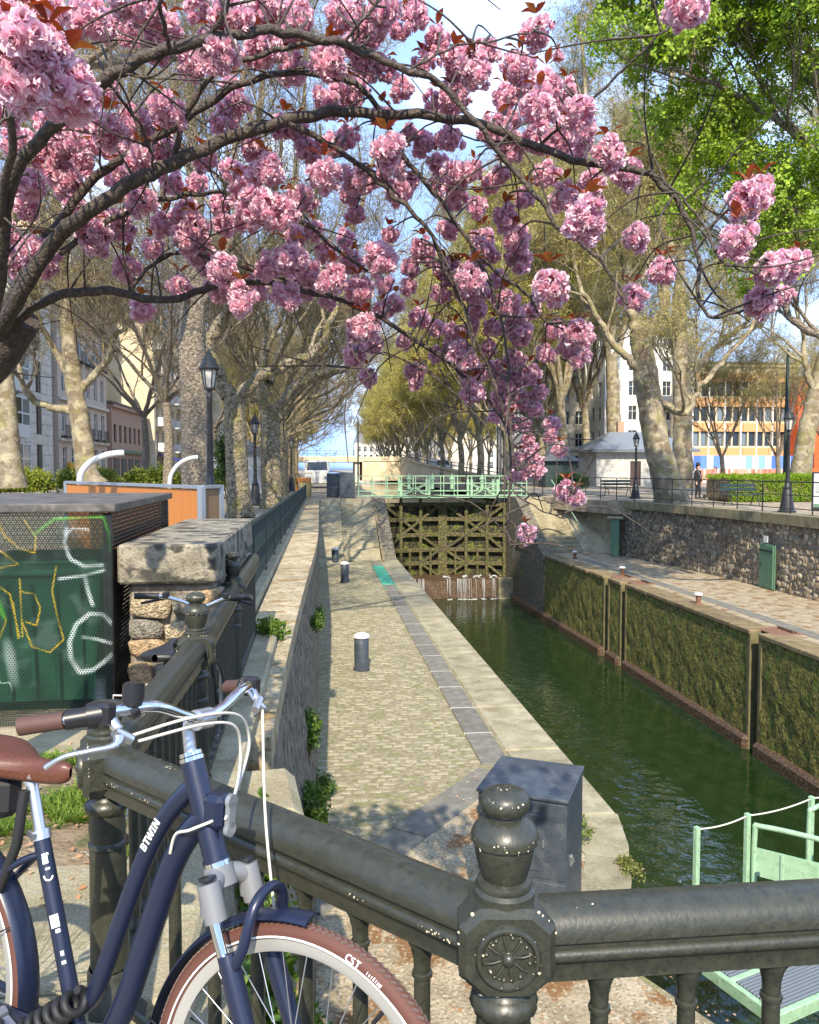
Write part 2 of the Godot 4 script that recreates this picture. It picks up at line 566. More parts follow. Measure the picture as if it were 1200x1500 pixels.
func setting() -> void:
	var m = MB.new()
	# left bank: one sheet out to the horizon
	var zs = [6.0, 2.0, -1.4, -2.4, -3.4, -4.6, -5.2, -5.9, -6.6, -7.2, -12.0, -20.0, -40.0, -80.0, -160.0, -400.0, -900.0]
	for i in zs.size() - 1:
		var z0: float = zs[i]
		var z1: float = zs[i + 1]
		var xr = -0.42 if z1 > -7.3 else -0.7
		m.quad(Vector3(-900, gy(z0), z0), Vector3(xr, gy(z0), z0), Vector3(xr, gy(z1), z1), Vector3(-900, gy(z1), z1))
	struct("ground", m, M.earth)
	# right bank
	m = MB.new()
	m.prism(PackedVector2Array([Vector2(15.35, 30), Vector2(15.35, -22), Vector2(15.25, -28), Vector2(14.7, -34.5), Vector2(13.4, -37.2), Vector2(12.6, -40.3), Vector2(12.0, -43.8), Vector2(13.2, -46), Vector2(13.2, -900), Vector2(900, -900), Vector2(900, 30)]), -0.6, 0.0)
	struct("right_bank", m, M.earth)
	# dirt round the tree, paving by the railing
	m = MB.new()
	m.prism(PackedVector2Array([Vector2(-6, -3.1), Vector2(-0.62, -3.1), Vector2(-0.62, -4.35), Vector2(-6, -4.35)]), -0.02, 0.012, Transform3D.IDENTITY, true)
	struct("dirt_patch", m, M.dirt)
	var pv = thing("footway", "grey stone paving beside the bicycle", "paving")
	pv.remove_meta("label")
	pv.remove_meta("category")
	pv.set_meta("kind", "structure")
	for i in 5:
		for j in 4:
			m = MB.new()
			m.col = Color.WHITE * R(0.8, 1.0)
			var sx = 1.1
			m.bbox(Vector3(-1.0 - i * sx + (0.2 if j % 2 else 0.0), 0.0, -2.72 + j * 0.78), Vector3(sx - 0.012, 0.05, 0.768), 0.006)
			obj("paving_stone", m, M.concrete, pv)
	for i in 5:
		m = MB.new()
		m.col = Color.WHITE * R(0.85, 1.05)
		m.bbox(Vector3(-1.25 - i * 1.2, 0.0, -4.55), Vector3(1.19, 0.06, 0.36), 0.008)
		obj("paving_stone", m, M.concrete, pv)
	# bridge deck under the camera
	m = MB.new()
	m.prism(PackedVector2Array([Vector2(-0.6, -2.2), Vector2(0.42, -1.2), Vector2(14, -1.2), Vector2(14, 5), Vector2(-3, 5), Vector2(-3, -2.2)]), -0.35, 0.001)
	struct("bridge_deck", m, M.asphalt)
	# left quay
	var q = thing("quay", "", "")
	q.remove_meta("label")
	q.remove_meta("category")
	q.set_meta("kind", "structure")
	var edge = PackedVector2Array([Vector2(-1.0, 3), Vector2(-1.0, -36), Vector2(3.3, -36), Vector2(3.4, -20), Vector2(3.4, -9.0), Vector2(3.24, -8.2), Vector2(2.98, -7.5), Vector2(2.6, -6.6), Vector2(2.5, -6.1), Vector2(2.9, -5.3), Vector2(3.7, -4.0), Vector2(3.7, 3)])
	m = MB.new()
	m.prism(edge, -2.9, -2.512)
	obj("quay_bed", m, M.joint, q)
	m = MB.new()
	var low = PackedVector2Array()
	for p in edge:
		low.append(p - Vector2(0.02, 0))
	m.prism(low, -7.0, -2.9)
	obj("quay_face", m, M.moss_wall, q)
	# the sandy part in front, the concrete margin along the water
	m = MB.new()
	m.prism(PackedVector2Array([Vector2(-0.2, 3), Vector2(-0.2, -7.75), Vector2(0.42, -7.95), Vector2(2.45, -10.45), Vector2(2.62, -10.5), Vector2(2.62, -9.05), Vector2(2.95, -7.6), Vector2(2.5, -6.65), Vector2(2.42, -6.15), Vector2(2.8, -5.3), Vector2(3.6, -3.9), Vector2(3.6, 3)]), -2.56, -2.504)
	obj("sandy_ground", m, M.sand, q)
	m = MB.new()
	var zz = -9.0
	while zz > -35.6:
		var l = R(1.9, 2.3)
		m = MB.new()
		m.col = Color.WHITE * R(0.88, 1.05)
		m.bbox(Vector3(3.0, -2.66, zz - l * 0.5), Vector3(0.82, 0.35, l - 0.008), 0.03)
		obj("margin_stone", m, M.concrete, q)
		zz -= l
	for pl in [[Vector2(3.41, -8.98), Vector2(3.24, -8.2), Vector2(3.12, -7.88), Vector2(2.72, -8.05), Vector2(2.6, -8.98)], [Vector2(3.12, -7.87), Vector2(2.99, -7.48), Vector2(2.62, -6.62), Vector2(2.3, -6.75), Vector2(2.45, -7.4), Vector2(2.72, -8.04)]]:
		m = MB.new()
		m.col = Color.WHITE * R(0.8, 0.9)
		m.prism(PackedVector2Array(pl), -2.9, -2.49)
		obj("margin_stone", m, M.concrete, q)
	# dark stone slabs: along the margin, and the diagonal that leaves it
	zz = -10.72
	while zz > -27.0:
		var l = R(1.0, 1.45)
		m = MB.new()
		m.col = Color.WHITE * R(0.85, 1.2)
		m.bbox(Vector3(2.36, -2.55, zz - l * 0.5), Vector3(0.40, 0.12, l - 0.025), 0.006)
		obj("slab", m, M.slab, q)
		m = MB.new()
		m.box(Vector3(2.36, -2.546, zz - l), Vector3(0.42, 0.11, 0.028))
		obj("mortar_joint", m, M.white_mortar, q)
		zz -= l
	m = MB.new()
	m.bbox(Vector3(2.36, -2.552, -30.4), Vector3(0.44, 0.12, 6.6), 0.004)
	obj("green_painted_strip", m, M.green_line, q)
	m = MB.new()
	m.bbox(Vector3(2.36, -2.555, -34.6), Vector3(0.40, 0.12, 1.7), 0.004)
	obj("slab", m, M.slab, q)
	var pa = Vector2(2.34, -10.55)
	var pb = Vector2(0.15, -7.75)
	var dd = (pb - pa).normalized()
	var t = 0.1
	while t < pa.distance_to(pb):
		var l = R(0.8, 1.1)
		m = MB.new()
		m.col = Color.WHITE * R(0.9, 1.2)
		var cc = pa + dd * (t + l * 0.5)
		m.bbox(Vector3(cc.x, -2.548, cc.y), Vector3(0.46, 0.12, l - 0.02), 0.006, Basis(Vector3.UP, atan2(dd.x, dd.y)))
		obj("slab", m, M.slab, q)
		t += l
	# light mortar beads beside the slabs
	# setts
	var meshes = []
	for k in 6:
		var sm = MB.new()
		sm.bbox(Vector3.ZERO, Vector3(R(0.14, 0.20), 0.1, R(0.09, 0.128)), R(0.014, 0.026))
		for i in sm.v.size():
			var p = sm.v[i]
			sm.v[i] = p + Vector3(nz.get_noise_3d(p.x * 9 + k * 7, p.y * 9, p.z * 9), nz.get_noise_3d(p.z * 9, p.x * 9 + k, 3) * 0.6, nz.get_noise_3d(p.x * 9, 4 + k, p.z * 9)) * 0.012
		meshes.append(sm.mesh())
	var xfs = [[], [], [], [], [], []]
	var cols = [[], [], [], [], [], []]
	var count = 0
	var row = 0
	zz = -7.7
	while zz > -35.5:
		var xx = -0.1 + (0.1 if row % 2 else 0.0) + R(-0.02, 0.02)
		while xx < 2.08:
			var lim = -7.75 - maxf(0.0, xx - 0.05) * 1.28 - 0.34
			if zz < lim:
				var k = rng.randi() % 6
				var xf = Transform3D(Basis.from_euler(Vector3(R(-0.05, 0.05), R(-0.12, 0.12), R(-0.05, 0.05))), Vector3(xx + R(-0.02, 0.02), -2.557 + R(-0.010, 0.004), zz + R(-0.012, 0.012)))
				var g = R(0.84, 1.08)
				var tint = Color(g * R(0.97, 1.03), g, g * R(0.9, 1.02))
				if count < 290:
					var o = inst("sett", meshes[k], M.sett, q, xf)
				else:
					xfs[k].append(xf)
					cols[k].append(tint)
				count += 1
			xx += 0.188
		zz -= 0.127
		row += 1
	for k in 6:
		stuff(multi("cobbled_paving", meshes[k], M.sett, q, xfs[k], cols[k]))
	# water in the chamber and above the gate
	m = MB.new()
	m.grid(110, 640, func(u: float, v: float) -> Vector3:
		var x = lerpf(2.2, 11.2, u)
		var z = lerpf(-1.0, -44.0, v)
		var k = smoothstep(0.0, 0.5, nz.get_noise_2d(x * 0.11 + 3.0, z * 0.07) * 0.6 + 0.35 - maxf(0.0, x - 5.5) * 0.22 + 0.25 * smoothstep(-30.0, -10.0, z))
		var h = nz.get_noise_3d(x * 1.3, z * 2.3, 5.0) * 0.6 + nz.get_noise_3d(x * 2.9, z * 4.6, 9.0) * 0.35
		return Vector3(x, -5.5 + h * lerpf(0.003, 0.028, k), z))
	m.quad(Vector3(1.5, -5.53, 6), Vector3(12, -5.53, 6), Vector3(12, -5.53, -44), Vector3(1.5, -5.53, -44))
	struct("water", m, M.water)
	m = MB.new()
	m.quad(Vector3(2.6, -0.85, -46.2), Vector3(13.5, -0.85, -46.2), Vector3(13.5, -0.85, -600), Vector3(2.6, -0.85, -600))
	struct("upper_water", m, M.water)
	# bed below, so that nothing shows through
	m = MB.new()
	m.quad(Vector3(-900, -7, 40), Vector3(900, -7, 40), Vector3(900, -7, -900), Vector3(-900, -7, -900))
	struct("terrain", m, M.earth)
	# ramp and bank at the far end of the left quay
	m = MB.new()
	m.prism(PackedVector2Array([Vector2(-2.5, -2.5), Vector2(4.0, -2.5), Vector2(4, -6), Vector2(-2.5, -6)]), 0, 0.1)
	var rp = thing("ramp", "", "")
	rp.remove_meta("label")
	rp.remove_meta("category")
	rp.set_meta("kind", "structure")
	m = MB.new()
	for sgm in [[-1.0, 1.0, -33.6, -41.5], [1.02, 2.66, -35.6, -41.8]]:
		m = MB.new()
		var nst = 26 if sgm[0] > 0 else 1
		for i in nst:
			var f0 = float(i) / nst
			var f1 = float(i + 1) / nst
			var za = lerpf(sgm[2], sgm[3], f0)
			var zb = lerpf(sgm[2], sgm[3], f1)
			var ya = lerpf(-2.5, 0.0, f0)
			var yb = lerpf(-2.5, 0.0, f1)
			var lip = 0.035 if nst > 1 else 0.0
			m.quad(Vector3(sgm[0], ya + lip, za), Vector3(sgm[1], ya + lip, za), Vector3(sgm[1], yb, zb), Vector3(sgm[0], yb, zb))
			if lip > 0:
				m.quad(Vector3(sgm[0], ya, za), Vector3(sgm[1], ya, za), Vector3(sgm[1], ya + lip, za), Vector3(sgm[0], ya + lip, za))
		obj("ribbed_ramp" if nst > 1 else "sloped_bank", m, M.concrete, rp)
	m = MB.new()
	for b in [[1.0, 0.05], [2.70, 0.08]]:
		m.bar(Vector3(b[0], -2.47, -34.9), Vector3(b[0], 0.04, -41.9), b[1], 0.12)
	obj("ramp_kerb", m, M.dirt, rp)
	m = MB.new()
	m.prism(PackedVector2Array([Vector2(2.75, -35.5), Vector2(3.32, -35.5), Vector2(3.32, -44.5), Vector2(2.75, -44.5)]), -7, -3)
	for i in 12:
		var za = lerpf(-35.5, -42.0, i / 12.0)
		var zb = lerpf(-35.5, -42.0, (i + 1) / 12.0)
		var ya = lerpf(-2.48, 0.02, i / 12.0)
		var yb = lerpf(-2.48, 0.02, (i + 1) / 12.0)
		m.quad(Vector3(2.75, ya, za), Vector3(3.32, ya, za), Vector3(3.32, yb, zb), Vector3(2.75, yb, zb))
		m.quad(Vector3(3.32, -3.2, za), Vector3(3.32, -3.2, zb), Vector3(3.32, yb, zb), Vector3(3.32, ya, za))
	obj("ramp_side", m, M.old_wall, rp)
	m = MB.new()
	m.prism(PackedVector2Array([Vector2(-1.2, -41.4), Vector2(3.32, -41.9), Vector2(3.32, -900), Vector2(-1.2, -900)]), -3, 0.0)
	struct("upper_quay", m, M.earth)

# ---- retaining wall on the left, lock walls, gate, footbridge
func lock() -> void:
	# retaining wall with its terrace
	var w = thing("retaining_wall", "mossy grey stone retaining wall between terrace and lower quay", "wall")
	var m = MB.new()
	m.grid(150, 12, func(u: float, v: float) -> Vector3:
		var z = lerpf(1.0, -41.0, u)
		var top = edge_x(z) if z < -4.6 else -0.42
		var yt = -0.1
		var foot = -0.04 if z < -4.7 else 0.06
		var x = lerpf(foot, top - 0.02, v)
		var d = nz.get_noise_3d(z * 1.9, v * 4.0, 3.0) * 0.05 + nz.get_noise_3d(z * 5.0, v * 9.0, 8.0) * 0.03
		return Vector3(x + d * sin(v * PI), lerpf(-2.6, yt, v), z))
	obj("wall_face", m, M.old_wall, w)
	var zz = -4.62
	while zz > -40.0:
		var l = R(1.5, 1.9)
		var z1 = zz - l
		m = MB.new()
		m.col = Color.WHITE * R(0.85, 1.05)
		var x0 = edge_x(zz) + 0.03
		var x1 = edge_x(z1) + 0.03
		m.prism(PackedVector2Array([Vector2(-0.66, zz), Vector2(x0, zz), Vector2(x1, z1 + 0.012), Vector2(-0.66, z1 + 0.012)]), -0.2, -0.015)
		obj("terrace_stone", m, M.terrace, w)
		zz = z1
	m = MB.new()
	m.bbox(Vector3(-0.33, -0.24, -4.05), Vector3(0.44, 0.30, 0.62), 0.05, Basis(Vector3.UP, 0.12))
	obj("end_block", m, M.concrete, w)
	m = MB.new()
	m.bar(Vector3(-0.80, -0.06, -7.4), Vector3(-0.68, -0.06, -42.0), 0.22, 0.24, Vector3.UP, 0.02)
	obj("plinth", m, M.concrete, w)
	# side of the upper ground below the railing
	m = MB.new()
	m.quad(Vector3(-0.42, -2.6, 1), Vector3(-0.42, -2.6, -7.3), Vector3(-0.42, 0, -7.3), Vector3(-0.42, 0, 1))
	m.box(Vector3(-0.55, -0.5, -4.6), Vector3(0.28, 0.98, 5.4))
	obj("abutment", m, M.old_wall, w)
	m = MB.new()
	m.bbox(Vector3(-0.55, 0.02, -4.7), Vector3(0.34, 0.09, 5.0), 0.015)
	obj("railing_kerb", m, M.concrete, w)
	# right lock wall: panels of rough mossy stone between concrete posts and dark slots
	w = thing("lock_wall", "moss covered stone lock wall along the right side of the water", "wall")
	var bays = [[-42.6, -29.5], [-29.1, -27.88], [-27.48, -19.15], [-18.75, -8.0], [-8.0, 2.0]]
	var rx = func(z: float) -> float: return 10.66 - 0.3 * smoothstep(-24.0, -42.0, z)
	for b in bays:
		var z0: float = b[0]
		var z1: float = b[1]
		m = MB.new()
		m.grid(maxi(6, int((z1 - z0) * 9)), 26, func(u: float, v: float) -> Vector3:
			var z = lerpf(z0, z1, u)
			var d = nz.get_noise_3d(z * 1.6, v * 5.0, 31.0) * 0.05 + nz.get_noise_3d(z * 4.5, v * 13.0, 9.0) * 0.03 + nz.get_noise_3d(z * 11.0, v * 30.0, 2.0) * 0.014
			return Vector3(rx.call(z) - d * sin(v * PI) - 0.02, lerpf(-6.2, -2.62, v), z))
		obj("wall_panel", m, M.moss_wall, w)
		m = MB.new()
		m.bbox(Vector3(rx.call((z0 + z1) * 0.5) - 0.06 + 0.25, -5.55, (z0 + z1) * 0.5), Vector3(0.74, 0.75, z1 - z0), 0.08, Basis(Vector3.UP, atan2(rx.call(z1) - rx.call(z0), z1 - z0)))
		obj("wall_footing", m, M.wet_stone, w)
		zz = z0
		while zz < z1 - 0.3:
			var l = minf(R(1.7, 2.2), z1 - zz)
			m = MB.new()
			m.col = Color(0.62, 0.52, 0.40) * R(0.8, 1.1)
			m.bbox(Vector3(rx.call(zz + l * 0.5) + 0.30, -2.56, zz + l * 0.5), Vector3(0.72, 0.125, l - 0.008), 0.02)
			obj("coping_stone", m, M.concrete, w)
			zz += l
	for s in [[-29.3, 0.18], [-27.68, 0.18], [-18.95, 0.19]]:
		for e in [-1.0, 1.0]:
			m = MB.new()
			m.col = Color(0.42, 0.41, 0.28)
			m.bbox(Vector3(rx.call(s[0]) + 0.13, -4.4, s[0] + e * (s[1] + 0.07)), Vector3(0.34, 3.7, 0.15), 0.02)
			obj("slot_post", m, M.concrete, w)
		m = MB.new()
		m.box(Vector3(rx.call(s[0]) + 0.8, -4.4, s[0]), Vector3(0.1, 3.9, s[1] * 2.0 + 0.3))
		obj("slot_back", m, M.wet_stone, w)
		m = MB.new()
		m.bbox(Vector3(rx.call(s[0]) + 0.62, -2.51, s[0]), Vector3(0.75, 0.03, 0.9), 0.01)
		obj("slot_cover", m, M.rust, w)
	for i in 9:
		m = MB.new()
		m.bar(Vector3(rx.call(-27.68) + 0.15, -5.3 + i * 0.33, -27.98), Vector3(rx.call(-27.68) + 0.15, -5.3 + i * 0.33, -27.38), 0.03, 0.03)
		obj("ladder_rung", m, M.rust, w)
	# right lower quay
	var q = thing("right_quay", "", "")
	q.remove_meta("label")
	q.remove_meta("category")
	q.set_meta("kind", "structure")
	m = MB.new()
	m.prism(PackedVector2Array([Vector2(11.2, 3), Vector2(15.2, 3), Vector2(15.2, -22), Vector2(14.9, -28.5), Vector2(14.2, -36), Vector2(13.9, -39), Vector2(10.3, -39), Vector2(10.6, -36), Vector2(10.95, -26)]), -2.9, -2.51)
	obj("quay_bed", m, M.sand, q)
	zz = 2.0
	while zz > -34.0:
		m = MB.new()
		m.col = Color.WHITE * R(0.8, 1.2)
		m.bbox(Vector3(11.85 - 0.25 * smoothstep(-24.0, -40.0, zz), -2.55, zz - 0.6), Vector3(0.42, 0.1, 1.18), 0.006)
		obj("slab", m, M.slab, q)
		zz -= 1.2
	# rubble wall above it
	w = thing("rubble_wall", "grey rubble stone wall behind the right quay under mossy coping", "wall")
	var path = [Vector3(15.05, 0, 2), Vector3(15.05, 0, -22), Vector3(14.85, 0, -28.5), Vector3(14.2, 0, -34.5), Vector3(13.75, 0, -37.4)]
	var wl = func(z: float) -> float:
		for i in path.size() - 1:
			if z <= path[i].z and z >= path[i + 1].z:
				return lerpf(path[i].x, path[i + 1].x, inverse_lerp(path[i].z, path[i + 1].z, z))
		return 13.75
	m = MB.new()
	m.grid(80, 8, func(u: float, v: float) -> Vector3:
		var z = lerpf(-37.4, 2.0, u)
		return Vector3(wl.call(z) + 0.12 * v, lerpf(-2.6, -0.2, v), z))
	obj("mortar_face", m, M.mortar, w)
	var sm = []
	for k in 8:
		sm.append(rough_stone(k + 40).mesh())
	var cand = []
	for iz in 172:
		for iy in 12:
			var z = -9.0 - iz * 0.165 + R(-0.08, 0.08) + (0.08 if iy % 2 else 0.0)
			if z < -37.2:
				continue
			var y = -2.42 + iy * 0.185 + R(-0.07, 0.07)
			if z < -25.25 and z > -26.35 and y < -0.75:
				continue
			cand.append([z, y])
	var xf8 = [[], [], [], [], [], [], [], []]
	var cl8 = [[], [], [], [], [], [], [], []]
	var tones = [Color(0.30, 0.245, 0.165), Color(0.20, 0.165, 0.115), Color(0.40, 0.34, 0.24), Color(0.15, 0.125, 0.085), Color(0.26, 0.19, 0.12)]
	var own = []
	for tn in tones:
		var mm = skin(mat("rubble", tn.linear_to_srgb() * 1.25, 0.92), TX["stone"], 0.6, TX["mid"], 1.0)
		own.append(mm)
	var kept = 0
	for cd in cand:
		var k = rng.randi() % 8
		var s = Vector3(R(0.04, 0.08), R(0.09, 0.22), R(0.10, 0.27))
		var xf = Transform3D(Basis.from_euler(Vector3(R(-0.5, 0.5), R(-0.25, 0.25), 0)).scaled_local(s), Vector3(wl.call(cd[0]) + 0.12 * (cd[1] + 2.6) / 2.4 - 0.005, cd[1], cd[0]))
		if cd[0] > -27.6 and cd[0] < -22.4 and kept < 290 and rng.randf() < 0.85:
			inst("rubble_stone", sm[k], own[rng.randi() % 5], w, xf)
			kept += 1
		else:
			xf8[k].append(xf)
			cl8[k].append(tones[rng.randi() % 5] * R(0.9, 1.4))
	for k in 8:
		stuff(multi("small_rubble", sm[k], M.stone, w, xf8[k], cl8[k]))
	zz = 2.0
	while zz > -37.2:
		var l = minf(R(2.0, 2.5), zz + 37.4)
		m = MB.new()
		m.col = Color(0.72, 0.7, 0.6) * R(0.85, 1.05)
		var x0: float = wl.call(zz)
		var x1: float = wl.call(zz - l)
		m.prism(PackedVector2Array([Vector2(x0 - 0.07, zz), Vector2(x1 - 0.07, zz - l + 0.01), Vector2(x1 + 0.6, zz - l + 0.01), Vector2(x0 + 0.6, zz)]), -0.30, 0.035)
		obj("coping_stone", m, M.concrete, w)
		zz -= l
	# steps at its far end, between sloped cheeks
	w = thing("stone_steps", "stone steps climbing beside the right end of the lock gate", "steps")
	for i in 15:
		m = MB.new()
		m.col = Color.WHITE * R(0.9, 1.1)
		m.bbox(Vector3(11.7, -2.5 + i * 0.165 - 0.3, -38.3 - i * 0.38), Vector3(1.75, 0.93, 0.42), 0.01)
		obj("step", m, M.concrete, w)
	m = MB.new()
	m.quad(Vector3(12.55, -2.5, -37.8), Vector3(13.9, -2.5, -37.1), Vector3(12.9, 0.02, -42.5), Vector3(12.6, 0.02, -43.6))
	m.quad(Vector3(12.55, -2.5, -37.8), Vector3(12.6, 0.02, -43.6), Vector3(12.6, -2.5, -43.6), Vector3(12.55, -2.5, -37.8))
	m.quad(Vector3(13.9, -2.5, -37.1), Vector3(14.2, 0.0, -37.1), Vector3(13.2, 0.02, -42.5), Vector3(12.9, 0.02, -42.5))
	obj("sloped_cheek", m, M.concrete, w)
	m = MB.new()
	m.prism(PackedVector2Array([Vector2(-2.6, -37.0), Vector2(0.0, -42.6), Vector2(0.0, -47.0), Vector2(-7.0, -47.0), Vector2(-7.0, -37.0)]), 10.33, 10.85, Transform3D(Basis(Vector3(0, 1, 0), Vector3(1, 0, 0), Vector3(0, 0, 1)), Vector3.ZERO))
	obj("gate_pier", m, M.old_wall, w)
	m = MB.new()
	for i in 7:
		m.bar(Vector3(12.62, -2.3 + i * 0.4, -38.2 - i * 0.92), Vector3(12.62, -1.5 + i * 0.4, -38.2 - i * 0.92), 0.03, 0.03)
	m.bar(Vector3(12.62, -1.5, -38.2), Vector3(12.62, 0.9, -43.8), 0.04, 0.04)
	obj("handrail", m, M.mint, w)
	lock_gate()

func rough_stone(sd: int) -> MB:    # a rounded uneven block in a unit box
	var m = MB.new()
	var sph = SphereMesh.new()
	sph.radial_segments = 8
	sph.rings = 4
	sph.radius = 0.5
	sph.height = 1.0
	var a = sph.get_mesh_arrays()
	var st = SurfaceTool.new()
	st.begin(Mesh.PRIMITIVE_TRIANGLES)
	st.set_smooth_group(0)
	var vs: PackedVector3Array = a[Mesh.ARRAY_VERTEX]
	for i in a[Mesh.ARRAY_INDEX]:
		var p: Vector3 = vs[i]
		var q = p * 2.0
		q = Vector3(signf(q.x) * pow(absf(q.x), 0.36), signf(q.y) * pow(absf(q.y), 0.36), signf(q.z) * pow(absf(q.z), 0.36)) * 0.5
		q *= 0.9 + 0.34 * nz.get_noise_3d(p.x * 1.7 + sd * 3.1, p.y * 1.7, p.z * 1.7)
		st.add_vertex(q)
	st.index()
	st.generate_normals()
	var o = st.commit_to_arrays()
	m.v = o[Mesh.ARRAY_VERTEX]
	m.n = o[Mesh.ARRAY_NORMAL]
	m.ix = o[Mesh.ARRAY_INDEX]
	for i in m.v.size():
		m.c.append(Color.WHITE)
	return m

func lock_gate() -> void:
	# two leaves; each is a timber frame with planks behind
	var xl = 3.42
	var xr = 10.33
	var xm = 6.9
	var yt = -0.48
	var yb = -4.6
	for leaf in 2:
		var a = Vector3(xl, 0, -44.9) if leaf == 0 else Vector3(xr, 0, -44.9)
		var b = Vector3(xm - 0.02, 0, -46.0) if leaf == 0 else Vector3(xm + 0.02, 0, -46.0)
		var g = thing("lock_gate_leaf", "left leaf of the mossy timber lock gate" if leaf == 0 else "right leaf of the mossy timber lock gate", "lock gate", Vector3.ZERO, 0, "leaves of the lock gate")
		var off = Vector3(0, 0, 0.16)
		var m = MB.new()
		var hs = [yt, -1.33, -2.2, -3.05, -3.8, yb]
		for y in hs:
			m = MB.new()
			m.bar(a + Vector3(0, y, 0), b + Vector3(0, y, 0), 0.30, 0.22, Vector3.UP, 0.02)
			obj("beam", m, M.timber, g)
		for f in [0.03, 0.30, 0.63, 0.97]:
			m = MB.new()
			var p: Vector3 = a.lerp(b, f) + off
			m.bar(p + Vector3(0, yb - 0.1, 0), p + Vector3(0, yt + (0.45 if f > 0.1 and f < 0.9 else 0.1), 0), 0.26 if f > 0.9 else 0.17, 0.12, Vector3.FORWARD, 0.015)
			obj("upright", m, M.timber, g)
		for f in [0.45, 0.8]:
			m = MB.new()
			var p: Vector3 = a.lerp(b, f) + off
			m.bar(p + Vector3(0, yb - 0.1, 0), p + Vector3(0, -3.05, 0), 0.12, 0.1, Vector3.FORWARD, 0.015)
			obj("upright", m, M.timber, g)
		for d in [[0.03, yt, 0.63, -2.2], [0.97, yt, 0.30, -2.2], [0.63, -2.2, 0.97, -3.05], [0.30, -2.2, 0.03, -3.05], [0.97, -3.05, 0.63, -3.8], [0.63, -3.8, 0.97, yb], [0.30, -3.8, 0.03, yb]]:
			m = MB.new()
			m.bar(a.lerp(b, d[0]) + Vector3(0, d[1], 0.1), a.lerp(b, d[2]) + Vector3(0, d[3], 0.1), 0.14, 0.13, Vector3.FORWARD, 0.012)
			obj("brace", m, M.timber, g)
		m = MB.new()
		for i in 17:
			var p: Vector3 = a.lerp(b, (i + 0.5) / 17.0) + Vector3(0, (yt + yb) * 0.5 - 0.05, -0.22 + R(-0.015, 0.015))
			m.bbox(p, Vector3(0.205, yt - yb + 0.1, 0.08), 0.01, Basis(Vector3.UP, -atan2(b.z - a.z, b.x - a.x)))
		stuff(obj("planking", m, M.wet_timber, g))
		m = MB.new()
		m.bbox(a.lerp(b, 0.5) + Vector3(0, -0.1, 0.45), Vector3(2.4, 0.07, 0.4), 0.01, Basis(Vector3.UP, -atan2(b.z - a.z, b.x - a.x)))
		obj("walkway_board", m, M.old_wall, g)
	# sill with water falling over it
	var w = thing("gate_sill", "wet brown stone sill below the lock gate", "sill")
	var m = MB.new()
	m.grid(60, 10, func(u: float, v: float) -> Vector3: return Vector3(lerpf(3.2, 10.5, u), lerpf(-6.2, -4.5, v), -43.55 + nz.get_noise_3d(u * 40.0, v * 6.0, 1.0) * 0.12))
	m.quad(Vector3(3.2, -4.5, -43.55), Vector3(10.5, -4.5, -43.55), Vector3(10.5, -4.48, -47), Vector3(3.2, -4.48, -47))
	obj("sill_block", m, M.wet_stone, w)
	m = MB.new()
	m.box(Vector3(9.95, -5.2, -43.3), Vector3(0.8, 1.6, 0.6))
	obj("sill_end", m, M.concrete, w)
	var falls = [[4.05, 0.14], [5.05, 0.5], [5.5, 0.18], [6.9, 0.22], [7.85, 0.85], [8.75, 0.2], [9.35, 0.28]]
	for f in falls:
		var o = thing("falling_water", "%s white trickle of water over the sill, %s" % ["broad" if f[1] > 0.4 else "narrow", {4.05: "nearest the left wall", 5.05: "second from the left wall", 5.5: "just right of the left broad one", 6.9: "under the middle post", 7.85: "right of the middle post", 8.75: "between the right broad one and the corner", 9.35: "nearest the right corner"}[f[0]]], "waterfall", Vector3(f[0], -4.4, -43.4), 0, "trickles over the sill")
		for k in int(f[1] * 17) + 1:
			m = MB.new()
			var x = R(-f[1], f[1]) * 0.6
			var bot = R(-0.55, -1.08) if rng.randf() < 0.5 else R(-1.0, -1.08)
			m.tube([Vector3(x, 0.0, -0.1), Vector3(x, -0.03, 0.05), Vector3(x + R(-0.01, 0.01), -0.4, 0.14), Vector3(x + R(-0.03, 0.03), bot, 0.2)], [0.004, 0.010, R(0.004, 0.014), R(0.003, 0.010)], 5, false, 0.5)
			obj("water_strand", m, M.foam, o)
		m = MB.new()
		for k in int(f[1] * 40) + 4:
			var p = Vector3(R(-f[1], f[1]) * 0.65, -1.09, R(0.1, 0.4))
			m.add(blob(R(0.015, 0.045)), Transform3D(Basis().scaled(Vector3(1.6, 0.4, 1)), p))
		obj("foam", m, M.foam, o)
	for x in [4.0, 6.9, 7.9, 8.6, 9.5]:
		var sp = MB.new()
		for k in 12:
			sp.add(blob(R(0.02, 0.055)), Transform3D(Basis().scaled(Vector3(1.5, 0.7, 1)), Vector3(R(-0.22, 0.22), R(-0.02, 0.12), R(-0.1, 0.1))))
		tag(obj("splash", sp, M.foam, null, Transform3D(Basis(), Vector3(x, -4.46, -44.3))), "white splash of leaking water at the gate foot, %s" % {4.0: "far left", 6.9: "by the middle post", 7.9: "just right of the middle", 8.6: "second from the right", 9.5: "far right"}[x], "splash", "splashes at the gate foot")
	# footbridge with mint green railings over the gate
	var fb = thing("footbridge", "mint green iron footbridge with lattice railings above the lock gate", "footbridge")
	m = MB.new()
	m.bbox(Vector3(7.0, -0.04, -45.0), Vector3(9.4, 0.1, 1.0), 0.01)
	obj("deck", m, M.mint, fb)
